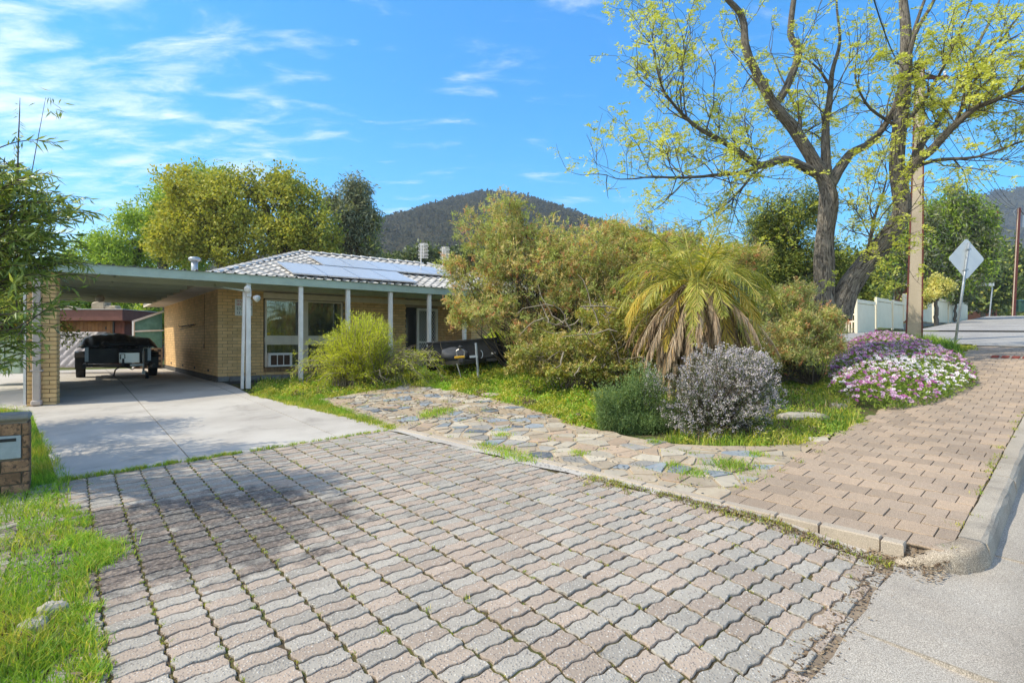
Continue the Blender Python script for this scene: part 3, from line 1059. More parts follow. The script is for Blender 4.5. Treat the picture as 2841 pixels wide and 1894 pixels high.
# --- interlocking zigzag pavers
def build_pavers():
    o = thing('paved_driveway', 'driveway crossover of pink and grey zigzag concrete pavers with mossy joints', 'paving', on(-1, 4), kind='structure')
    base = [tuple(A + CC * -0.55), tuple(B + CC * 0.25)]
    e1 = strip_s(-0.0)
    # under the pavers
    bp = [tuple(A - CC * 0.5), tuple(B + CC * 0.3), tuple(RD * e1 + RN * -0.86), tuple(RD * -1.5 + RN * -0.86), tuple(RD * -3.5 + RN * -3.2), tuple(A - CC * 0.5 + CG * 4.0)]
    bp = clip(bp, -RD[0], -RD[1], -e1)
    sheet('joint_bed', bp, zdrive, -0.0125, 0.12, 'paver_joint', None, None, parent=o)
    LX, LY = 0.2285, 0.1145
    n1, n2 = 9, 3

    def outline(i, j, gap=0.0068):
        pts = []
        hx, hy = LX / 2 - gap * 1.25, LY / 2 - gap * .9
        sw = lambda s: 0.0062 * math.sin(4 * math.pi * s / LX) + 0.0028 * math.sin(2 * math.pi * s / LX)
        tw = lambda s: 0.0095 * math.sin(2 * math.pi * s / LY)
        for k in range(n1):
            s = -hx + 2 * hx * k / n1
            pts.append((s + tw(-hy), -hy + sw(s)))
        for k in range(n2):
            s = -hy + 2 * hy * k / n2
            pts.append((hx + tw(s), s + sw(hx)))
        for k in range(n1):
            s = hx - 2 * hx * k / n1
            pts.append((s + tw(hy), hy + sw(s)))
        for k in range(n2):
            s = hy - 2 * hy * k / n2
            pts.append((-hx + tw(s), s + sw(-hx)))
        return np.array(pts)
    O0 = outline(0, 0)
    items = []
    for i in range(-3, 34):
        for j in range(0, 75):
            c = A + CC * (LX * (i + 0.5)) + CG * (LY * (j + 0.5) + 0.03 + 0.012 * math.sin(i * 1.3))
            x, y = c
            if y < 0.9 or abs(x) > 0.93 * y + 0.45:
                continue
            s, p = road_s(x, y), road_p(x, y)
            if s > e1 + 0.1 or p > -0.7:
                continue
            a = rng.normal(0, 0.012)
            ca, sa = math.cos(a), math.sin(a)
            sh = rng.normal(0, 0.0022, 2)
            loc = O0 @ np.array([[ca, sa], [-sa, ca]]) + sh
            poly = [tuple(q) for q in (c + loc[:, :1] * CC + loc[:, 1:] * CG)]
            edge = e1 - 0.13 + 0.02 * math.sin(p * 7)
            if s > e1 - 0.35:
                poly = clip(poly, -RD[0], -RD[1], -edge)
            if p > -1.15:
                poly = clip(poly, -RN[0], -RN[1], 0.905 + 0.025 * math.sin(s * 9))
            if len(poly) < 3 or abs(area(poly)) < 0.003:
                continue
            if rng.uniform() < .22:                      # a chipped corner
                k_ = rng.integers(len(poly)); q_ = np.array(poly); cc_ = q_.mean(0)
                for o_ in (-1, 0, 1):
                    q_[(k_ + o_) % len(q_)] += (cc_ - q_[(k_ + o_) % len(q_)]) * rng.uniform(.06, .2)
                poly = [tuple(v_) for v_ in q_]
            lift = float(np.clip(rng.normal(0, 0.0024), -.0035, .005)) + .0015 * math.sin(x * 2.1 + 1) * math.sin(y * 1.7); tl = np.clip(rng.normal(0, 0.012, 2), -.02, .02)
            zf = lambda X, Y, x=x, y=y, lift=lift, tl=tl: zdrive(X, Y) + lift + (X - x) * tl[0] + (Y - y) * tl[1]
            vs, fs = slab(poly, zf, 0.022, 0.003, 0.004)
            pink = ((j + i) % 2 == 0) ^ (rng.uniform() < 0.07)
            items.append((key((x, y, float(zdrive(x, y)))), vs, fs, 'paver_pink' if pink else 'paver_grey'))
    pieces(o, items, 'paver')
    # mortar haunch beside the strip, and the concrete edge strip itself, in lengths
    hp = []
    for k in range(25):
        p = -8.95 + k * (8.0 / 24)
        hp.append((p, 0.13 + 0.03 * math.sin(k * 2.3) + 0.02 * math.sin(k * 5.1)))
    q = [tuple(RD * (e1 - w) + RN * p) for p, w in hp] + [tuple(RD * (e1 + 0.01) + RN * hp[-1][0]), tuple(RD * (e1 + 0.01) + RN * hp[0][0])]
    sheet('mortar_haunch', q, zdrive, 0.002, 0.25, 'mortar_fill', None, None, parent=o)
    st = thing('edging_strip', 'thin pale concrete edging strip between the zigzag pavers and the crazy paving', 'edging', on(0.5, 5.9), kind='structure')
    p = -7.33
    Ls = [1.25, 1.1, 1.2, 0.95, 0.75, 0.42, 0.3, 0.38, 0.42, 0.4]
    for k, L in enumerate(Ls):
        if p + L > -0.84:
            L = -0.84 - p
        if L < 0.08:
            break
        jog = rng.normal(0, 0.008)
        poly = [tuple(RD * (e1 + jog + 0.0) + RN * (p + 0.006)), tuple(RD * (e1 + jog + 0.085) + RN * (p + 0.006)),
                tuple(RD * (e1 + jog + 0.085) + RN * (p + L - 0.006)), tuple(RD * (e1 + jog) + RN * (p + L - 0.006))]
        vs, fs = slab(poly, lambda X, Y: zg(X, Y) + 0.012, 0.13, 0.006, 0.009)
        put('edging_block', vs, fs, 'strip_concrete', st, origin=np.asarray(vs).mean(0))
        p += L


build_pavers()

# --- footpath of bond pavers, between the crazy paving and the kerb
FPL = -2.13                                       # its garden side


def build_footpath():
    o = thing('footpath', 'brick paved footpath climbing beside the kerb', 'footpath', on(6, 7), kind='structure')
    s0 = S0 + 0.09
    bp = [tuple(RD * s0 + RN * FPL), tuple(RD * s0 + RN * KP), tuple(RD * 30 + RN * KP), tuple(RD * 30 + RN * FPL)]
    sheet('joint_bed', bp, zg, -0.012, 0.6, 'paver_joint', None, None, parent=o)
    items = []
    LX, LY = 0.228, 0.228                        # along RN, along RD
    pave_end = 20.2
    for j in range(int((pave_end - s0) / LY)):
        sm = s0 + LY * (j + 0.5)
        off = LX / 2 * (j % 2) + rng.normal(0, 0.004)
        for i in range(-1, 9):
            pm = KP - 0.006 - LX * (i + 0.5) + off
            c = RD * sm + RN * pm
            if c[1] < 1 or abs(c[0]) > 0.94 * c[1] + 0.3:
                continue
            hx, hy = LX / 2 - 0.003, LY / 2 - 0.0062
            w = 0.006
            q = []
            for (u, v_) in ((-hx, -hy), (-hx * .33, -hy + w), (hx * .33, -hy - w), (hx, -hy), (hx, hy), (hx * .33, hy - w), (-hx * .33, hy + w), (-hx, hy)):
                q.append(tuple(RD * (sm + v_ + rng.normal(0, 0.0008)) + RN * (pm + u)))
            q = clip(clip(q, -RN[0], -RN[1], -(KP - 0.006)), RN[0], RN[1], FPL - 0.03 * (j % 3))
            if len(q) < 3 or abs(area(q)) < 0.003:
                continue
            lift = rng.normal(0, 0.0016)
            vs, fs = slab(q, lambda X, Y, l=lift: zg(X, Y) + l, 0.02, 0.002, 0.003)
            items.append((key((c[0], c[1], float(zg(*c)))), vs, fs, 'footpath_paver'))
    pieces(o, items, 'paver')


build_footpath()


# --- kerb and gutter
def build_kerb():
    o = thing('kerb', 'weathered concrete kerb with a broken rounded end at the driveway', 'kerb', on(4, 4.6), kind='structure')
    s = S0 + 0.42
    k = 0
    # profile: (p, z above the path)
    prof = [(KP + 0.002, -0.12), (KP + 0.002, -0.004), (KP + 0.01, 0.004), (KP + 0.12, 0.004), (KP + 0.145, -0.012), (KP + 0.158, -0.04), (KP + 0.175, -0.14), (KP + 0.175, -0.3), (KP + 0.002, -0.3)]
    while s < 20.4:
        L = 2.4 if k else 1.9
        ns = 8
        vs, fs = [], []
        for a in range(ns + 1):
            sa = s + 0.004 + (L - 0.008) * a / ns
            for (pp, dz) in prof:
                q = RD * sa + RN * (pp + (rng.normal(0, 0.0035) if dz > -0.1 else 0))
                vs.append((q[0], q[1], float(zg(*q)) + dz + (rng.normal(0, 0.0025) if dz > -0.1 else 0)))
        m = len(prof)
        for a in range(ns):
            for b in range(m):
                fs.append((a * m + b, a * m + (b + 1) % m, (a + 1) * m + (b + 1) % m, (a + 1) * m + b))
        fs.append(tuple(range(m))[::-1]); fs.append(tuple(ns * m + b for b in range(m)))
        put('kerb_block', vs, fs, 'kerb_concrete', o, origin=np.asarray(vs).mean(0))
        s += L; k += 1
    # the end: turns in towards the garden and breaks off
    ns = 18
    vs, fs = [], []
    th = np.linspace(0, R(78), ns + 1)
    m = len(prof)
    rad = 0.36
    for a in range(ns + 1):
        f = a / ns
        # centre line starts at the straight kerb's end and curls inwards
        ps = S0 + 0.42 - rad * math.sin(th[a]) + 0.004
        pp0 = KP - rad * (1 - math.cos(th[a]))
        dirv = V(-math.cos(th[a]), -math.sin(th[a]))      # (s, p)
        nrm = V(-math.sin(th[a]), math.cos(th[a])) * 1.0   # outwards is +p at the start
        drop = -0.085 * smooth(0.5, 1.0, f)
        for (pp, dz) in prof:
            r_ = pp - KP
            rough = rng.normal(0, 0.009 * f + 0.002)
            q = RD * (ps + nrm[0] * r_) + RN * (pp0 + nrm[1] * r_ + (rough if dz > -0.2 else 0))
            z = float(zg(*q)) + (dz + drop * (1 if dz > -0.1 else 0.3)) + (rough * 0.8 if -0.1 < dz else 0)
            vs.append((q[0], q[1], z))
    for a in range(ns):
        for b in range(m):
            fs.append((a * m + (b + 1) % m, a * m + b, (a + 1) * m + b, (a + 1) * m + (b + 1) % m))
    fs.append(tuple(range(m))); fs.append(tuple(ns * m + b for b in range(m))[::-1])
    tag(put('kerb_end', vs, fs, 'kerb_worn', o, None, True, None, origin=np.asarray(vs).mean(0)), 'broken rounded end of the kerb')

    g = thing('gutter', 'grey exposed aggregate concrete gutter slab along the street', 'gutter', (3, 2, 0), kind='structure')

    def zgut(x, y):
        p = road_p(x, y)
        return zg(x, y) - 0.10 - 0.045 * smooth(-0.86, -0.3, p) - 0.02 * smooth(-0.3, 0.0, p)
    W2 = 0.75
    cuts = [-3.0, 0.4, 3.35, 5.03, 7.9, 10.4, 13.4, 16.4, 20.8]
    for a, b_ in zip(cuts[:-1], cuts[1:]):
        mid = (a + b_) / 2
        inn = -0.872 if b_ < 5.1 else -0.50
        wig = lambda s: 0.012 * math.sin(s * 11) + 0.006 * math.sin(s * 27)
        ins = [tuple(RD * s + RN * (inn + (wig(s) if inn < -0.7 else 0))) for s in np.linspace(a + 0.006, min(b_ - 0.006, 4.47) if b_ < 5.1 else b_ - .006, 10)]
        if 4.6 < b_ < 5.1:
            ins += [tuple(RD * 4.50 + RN * -.56), tuple(RD * (b_ - .006) + RN * -.50)]
        if inn > -0.7:
            pass
        poly = ins + [tuple(RD * (b_ - 0.006) + RN * W2), tuple(RD * (a + 0.006) + RN * W2)]
        sl = sheet('gutter_slab', poly, zgut, 0.0, 0.3, 'gutter_concrete', None, None, parent=g)
        bb = MB()
        n = len(poly)
        for i in range(n):
            p, q = poly[i], poly[(i + 1) % n]
            bb.add([(*p, float(zgut(*p)) - .08), (*q, float(zgut(*q)) - .08), (*q, float(zgut(*q))), (*p, float(zgut(*p)))], [(0, 1, 2, 3)])
        bb.build('slab_edge', 'gutter_concrete', g)
    rp = [tuple(RD * -4 + RN * (W2 + 0.01)), tuple(RD * 21 + RN * (W2 + 0.01)), tuple(RD * 21 + RN * 8), tuple(RD * -4 + RN * 8)]
    sheet('road', rp[::-1], zg, -0.16, 1.0, 'road_grey', 'grey street beside the gutter, rising to the side street', 'road')

    q = [tuple(RD * -1.5 + RN * -1.1), tuple(RD * (S0 + .42) + RN * -1.1), tuple(RD * (S0 + .42) + RN * -0.62), tuple(RD * (S0 - .05) + RN * -0.83), tuple(RD * -1.5 + RN * -0.83)]
    q2 = [tuple(RD * (S0 - .14) + RN * -1.05), tuple(RD * (S0 + .6) + RN * -1.05), tuple(RD * (S0 + .6) + RN * -.55), tuple(RD * (S0 - .14) + RN * -.80)]
    def zsoil(x, y):
        x, y = np.asarray(x, float), np.asarray(y, float)
        return zg(x, y) - .02 - .10 * (1 - smooth(S0 - .10, S0 + .16, road_s(x, y))) + .008 * np.sin(x * 41) * np.sin(y * 37) + .006 * np.sin(x * 83 + 1) * np.sin(y * 71)
    sheet('soil_patch', q2[::-1], zsoil, 0, 0.03, 'soil_dry', 'patch of bare soil between the footpath corner and the broken kerb end', 'soil')
    sheet('soil_strip', q[::-1], zdrive, -0.011, 0.2, 'soil_dry', 'strip of dry soil and leaf litter along the gutter edge', 'soil')


build_kerb()


# --- crazy paving
def build_crazy():
    pts = [(905, 984), (735, 917), (850, 896), (945, 884), (1060, 900), (1145, 918), (1240, 945), (1340, 978), (1440, 1000), (1530, 1017), (1680, 1024), (1830, 1020), (1930, 985)]
    poly = [tuple(G(*q)[:2]) for q in pts]
    poly += [tuple(RD * (S0 + 1.5) + RN * (FPL - 0.0)), tuple(RD * (S0 + 0.09) + RN * (FPL - 0.0)), tuple(RD * (S0 + 0.09) + RN * -7.3)]
    o = thing('crazy_paving', 'weedy crazy paving of slate and sandstone between the drive and the garden bed', 'crazy paving', on(0, 7.5), kind='structure')
    grow = [tuple(V(*q)) for q in poly]
    sheet('mortar_bed', grow, zg, -0.006, 0.3, 'paving_mortar', None, None, parent=o)
    P_ = np.array(poly)
    lo, hi = P_.min(0), P_.max(0)
    sp = 0.245
    seeds = []
    for i in range(int((hi[0] - lo[0]) / sp) + 3):
        for j in range(int((hi[1] - lo[1]) / sp) + 3):
            seeds.append((lo[0] + (i - 1 + rng.uniform(-.46, .46)) * sp * 1.12, lo[1] + (j - 1 + rng.uniform(-.46, .46)) * sp * 0.95))
    seeds = np.array(seeds)
    ins = inside(poly, seeds[:, 0], seeds[:, 1])
    items = []
    for k in np.nonzero(ins)[0]:
        c = seeds[k]
        q = [(c[0] + dx, c[1] + dy) for dx, dy in ((-.5, -.5), (.5, -.5), (.5, .5), (-.5, .5))]
        d2 = ((seeds - c) ** 2).sum(1)
        gap = rng.uniform(0.006, 0.032)
        for m in np.argsort(d2)[1:14]:
            n_ = c - seeds[m]
            L = np.linalg.norm(n_); n_ = n_ / L
            mid = (c + seeds[m]) / 2 + n_ * gap
            q = clip(q, n_[0], n_[1], float(np.dot(n_, mid)))
            if len(q) < 3:
                break
        q = clip(q, RD[0], RD[1], S0 + 0.10)
        q = clip(q, -RN[0], -RN[1], -(FPL - 0.01)) if len(q) > 2 else q
        if len(q) < 3 or abs(area(q)) < 0.006:
            continue
        if not all(inside(poly, *[np.array([v_]) for v_ in (c[0] + (p_[0] - c[0]) * .8, c[1] + (p_[1] - c[1]) * .8)])[0] for p_ in q):
            if rng.uniform() < 0.6:
                continue
        if c[1] > 9 and rng.uniform() < 0.30:
            continue
        # chip the corners a little
        q = [tuple(np.array(p_) + rng.normal(0, 0.008, 2)) for p_ in q]
        lift = rng.uniform(-0.002, 0.010); tl = rng.normal(0, 0.012, 2)
        vs, fs = slab(q, lambda X, Y, c=c, l=lift, tl=tl: zg(X, Y) + l + (X - c[0]) * tl[0] + (Y - c[1]) * tl[1], 0.03, 0.003, 0.004)
        m = rng.choice(6, p=[0.15, 0.24, 0.16, 0.25, 0.08, 0.12])
        items.append((key((c[0], c[1], float(zg(*c)))) * abs(area(q)), vs, fs, 'stone_%d' % m))
    pieces(o, items, 'stone')
    return poly


CRAZY = build_crazy()

# --- the far corner: side street, verge
def build_far_street():
    # the side street crosses at the top of the footpath
    q = [RD * 20.9 + RN * -30, RD * 20.9 + RN * 16, RD * 29 + RN * 16, RD * 29 + RN * -30]
    sheet('side_street', [tuple(v_) for v_ in q][::-1], zg, 0.0, 0.8, 'road_grey', 'pale grey side street crossing beyond the street sign', 'road')
    q = [RD * 29.1 + RN * -5.2, RD * 29.1 + RN * 14, RD * 75 + RN * 14, RD * 75 + RN * -5.2]
    sheet('gravel_verge', [tuple(v_) for v_ in q][::-1], zg, 0.05, 1.0, 'road_grey', 'pale gravel verge below the white fence', 'verge')
    q = [RD * 20.5 + RN * -2.3, RD * 20.5 + RN * 0.8, RD * 20.9 + RN * 0.8, RD * 20.9 + RN * -2.3]
    sheet('gutter_crossing', [tuple(v_) for v_ in q][::-1], zg, -0.005, 0.6, 'concrete', 'light concrete kerb ramp across the end of the footpath', 'kerb')
    b = MB()
    c = RD * 17.2 + RN * -1.0
    for i in range(6):
        for j in range(3):
            q = RD * (17.0 + j * 0.13) + RN * (-1.5 + i * 0.18)
            b.box((q[0], q[1], float(zg(*q)) + 0.012), (0.13, 0.09, 0.02), np.array([[RN[0], RD[0], 0], [RN[1], RD[1], 0], [0, 0, 1]]))
    o = b.build('warning_tiles', 'tactile_red')
    tag(o, 'strip of dull red warning tiles set in the footpath near the sign', 'tactile tiles', kind='structure')


build_far_street()


# --- hills
def fbm(x, y, sc, seed):
    r = np.zeros_like(x)
    g = np.random.default_rng(seed)
    a = 1.0
    for o in range(6):
        for _ in range(3):
            th = g.uniform(0, 6.28); ph = g.uniform(0, 6.28)
            r += a * np.sin((x * math.cos(th) + y * math.sin(th)) / sc * (1 + .3 * g.uniform()) + ph) / 3
        sc *= 0.5; a *= 0.5
    return r


def hill(name, label, prof, dist, depth, seed, ncr, cr):
    """prof: (px, py) ridge line in the photograph; built as a real ridge dist metres off, falling towards the camera and behind"""
    prof = np.array(prof, float)
    px = np.linspace(prof[0, 0], prof[-1, 0], 150)
    py = np.interp(px, prof[:, 0], prof[:, 1])
    py = np.convolve(np.pad(py, 4, 'edge'), np.ones(9) / 9, 'valid')
    rows = np.linspace(-1, 0.6, 36)
    X, Y = [], []
    Z = []
    for r_ in rows:
        y = dist + r_ * depth
        x = (px - 1176) / 1300 * (dist)
        hz = (784 - py) / 1300 * dist + EYE
        base = 12.0
        f = (1 - abs(r_) ** 1.25) if r_ < 0 else (1 - (r_ / 0.62) ** 2)
        z = base + (hz - base) * max(0.0, f)
        z = z + fbm(x, np.full_like(x, y), 80, seed) * (hz * 0.035) * (1 - abs(r_)) * (1 if r_ < -0.05 else .3)
        X.append(x); Y.append(np.full_like(x, y)); Z.append(z)
    X, Y, Z = np.array(X), np.array(Y), np.array(Z)
    n0, n1 = X.shape
    i, j = np.meshgrid(np.arange(n0 - 1), np.arange(n1 - 1), indexing='ij')
    f = np.stack([i * n1 + j, i * n1 + j + 1, (i + 1) * n1 + j + 1, (i + 1) * n1 + j], -1).reshape(-1, 4)
    o = put(name, np.stack([X, Y, Z], -1).reshape(-1, 3), f, 'leaf_hill', None, None, True)
    tag(o, label, 'hill', kind='structure')
    # the scrub on it
    ri = rng.uniform(0, 0.78 * (n0 - 1), ncr); ci = rng.uniform(0, n1 - 1.01, ncr)
    a, b_ = ri.astype(int), ci.astype(int)
    fa, fb = ri - a, ci - b_
    bl = lambda Q: (Q[a, b_] * (1 - fa) * (1 - fb) + Q[a + 1, b_] * fa * (1 - fb) + Q[a, b_ + 1] * (1 - fa) * fb + Q[a + 1, b_ + 1] * fa * fb)
    c = np.stack([bl(X), bl(Y), bl(Z)], 1)
    s = cr * rng.uniform(0.6, 1.5, ncr)
    k = 15
    dd = rand_dirs(ncr * k)
    dd[:, 2] = np.abs(dd[:, 2]) * 1.0 + 0.05
    rr = rng.uniform(0.55, 1.0, (ncr * k, 1))
    cc = np.repeat(c, k, 0) + dd * rr * np.repeat(s, k)[:, None] * V(1, 1, 1.0)
    L = Leaves()
    L.add(cc, unit(rand_dirs(len(cc)) + dd * 0.4), np.repeat(s, k) * rng.uniform(0.35, 0.7, len(cc)), np.repeat(s, k) * rng.uniform(0.3, 0.5, len(cc)))
    w = L.build('hill_scrub', ['leaf_hill'])
    tag(w, 'dark eucalypt scrub covering ' + label.split(',')[0], 'scrub', kind='stuff')


hill('hill', 'the rounded hill behind the house, dark with scrub',
     [(300, 720), (560, 690), (760, 610), (852, 546), (900, 520), (975, 492), (1040, 465), (1110, 447), (1160, 446), (1215, 462), (1260, 480), (1340, 520), (1420, 545), (1520, 580), (1640, 640), (1760, 690)], 520, 330, 3, 9500, 3.4)
hill('distant_hill', 'the bluish wooded hill at the far right behind the street',
     [(1900, 640), (2050, 560), (2200, 480), (2262, 447), (2330, 437), (2400, 433), (2520, 440), (2750, 520), (2900, 600)], 760, 420, 5, 3500, 5.0)


# ------------------------------------------------------------------ the air
def build_haze():
    m, t = _new('haze_air')
    MATS['haze_air'] = m
    o_ = t.nodes.new('ShaderNodeOutputMaterial')
    v = t.nodes.new('ShaderNodeVolumePrincipled')
    v.inputs['Color'].default_value = (0.80, 0.88, 1.0, 1)
    v.inputs['Density'].default_value = 0.0004
    v.inputs['Anisotropy'].default_value = 0.2
    t.links.new(v.outputs[0], o_.inputs['Volume'])
    b = MB()
    b.box((0, 590, 130), (2800, 1840, 330))
    o = b.build('haze', 'haze_air')
    tag(o, 'thin pale air between the camera and the hills', 'haze', kind='stuff')


build_haze()
# ------------------------------------------------------------------ brickwork
def brick_box(l, h, d=0.02):
    """a brick face with five sides (no back), centred, out along -Y"""
    x, z, b = l / 2, h / 2, 0.003
    v = np.array([(-x + b, -d, -z + b), (x - b, -d, -z + b), (x - b, -d, z - b), (-x + b, -d, z - b),
                  (-x, -d + b, -z), (x, -d + b, -z), (x, -d + b, z), (-x, -d + b, z),
                  (-x, 0, -z), (x, 0, -z), (x, 0, z), (-x, 0, z)], float)
    f = [(0, 1, 2, 3)]
    for i in range(4):
        j = (i + 1) % 4
        f += [(4 + i, 4 + j, j, i), (8 + i, 8 + j, 4 + j, 4 + i)]
    return v, f


BRICK_ME = {}


def bricks(o, u, out, t0, t1, z0, z1, where, mat, holes=(), l=0.23, h=0.076, j=0.0105, face=0.0, shift=0.0):
    """list of brick placements on a wall plane. where(t) -> xy of the wall plane; out is the outward normal."""
    res = []
    r = 0
    z = z0
    while z + h <= z1 + 0.02:
        a = t0 - (0 if r % 2 == 0 else (l + j) / 2) + shift
        while a < t1 - 0.01:
            b0, b1 = max(a, t0), min(a + l, t1)
            hit = [(hx0, hx1) for (hx0, hx1, hz0, hz1) in holes if z + h > hz0 + 0.02 and z < hz1 - 0.02 and b1 > hx0 and b0 < hx1]
            segs = [(b0, b1)]
            for hx0, hx1 in hit:
                ns = []
                for s0, s1 in segs:
                    if s0 < hx0: ns.append((s0, min(s1, hx0)))
                    if s1 > hx1: ns.append((max(s0, hx1), s1))
                segs = [q for q in ns if q[1] > q[0]]
            for s0, s1 in segs:
                if s1 - s0 > 0.035:
                    q = where((s0 + s1) / 2)
                    res.append((V(q[0], q[1], z + h / 2), round(s1 - s0, 3), h, u, out, mat))
            a += l + j
        z += h + j
        r += 1
    return res


def lay(parent, lst, name='brick', limit=300):
    """the bricks that show largest as objects that share their meshes, the rest joined"""
    lst = sorted(lst, key=lambda q: float(np.hypot(q[0][0], q[0][1])) / max(0.15, -float(np.dot(q[4], unit(q[0][:2])))) ** 0.5)
    for c, l, h, u, out, mat in lst[:limit]:
        k = (l, h, mat)
        if k not in BRICK_ME:
            v, f = brick_box(l, h)
            BRICK_ME[k] = mesh_from('brick', v, f, mat)
        m = Matrix(((u[0], -out[0], 0, c[0]), (u[1], -out[1], 0, c[1]), (0, 0, 1, c[2]), (0, 0, 0, 1)))
        inst(name, BRICK_ME[k], m, parent)
    rest = lst[limit:]
    if rest:
        ml = sorted({q[5] for q in rest})
        b = MB()
        for c, l, h, u, out, mat in rest:
            v, f = brick_box(l, h)
            ax = np.array([[u[0], -out[0], 0], [u[1], -out[1], 0], [0, 0, 1]])
            b.add(c + v @ ax.T, f, ml.index(mat))
        tag(b.build('brick_field', ml, parent), kind='stuff')


UP = V(0, 0, 1)
HAX = np.array([[HU[0], HW[0], 0], [HU[1], HW[1], 0], [0, 0, 1]])     # columns: along, inwards, up


def hbox(b, t0, t1, w0, w1, z0, z1, mi=0, bev=0.0):
    return b.box(H((t0 + t1) / 2, (w0 + w1) / 2, (z0 + z1) / 2), (t1 - t0, w1 - w0, z1 - z0), HAX, mi, bev)


ZB, ZT = 0.67, 2.985              # underside and top of the brickwork
FZ0, FZ1 = EYE + 1.385, EYE + 1.585   # carport fascia
PT = 0.26                         # first verandah post, along the house front
FW = -2.13                        # fascia line


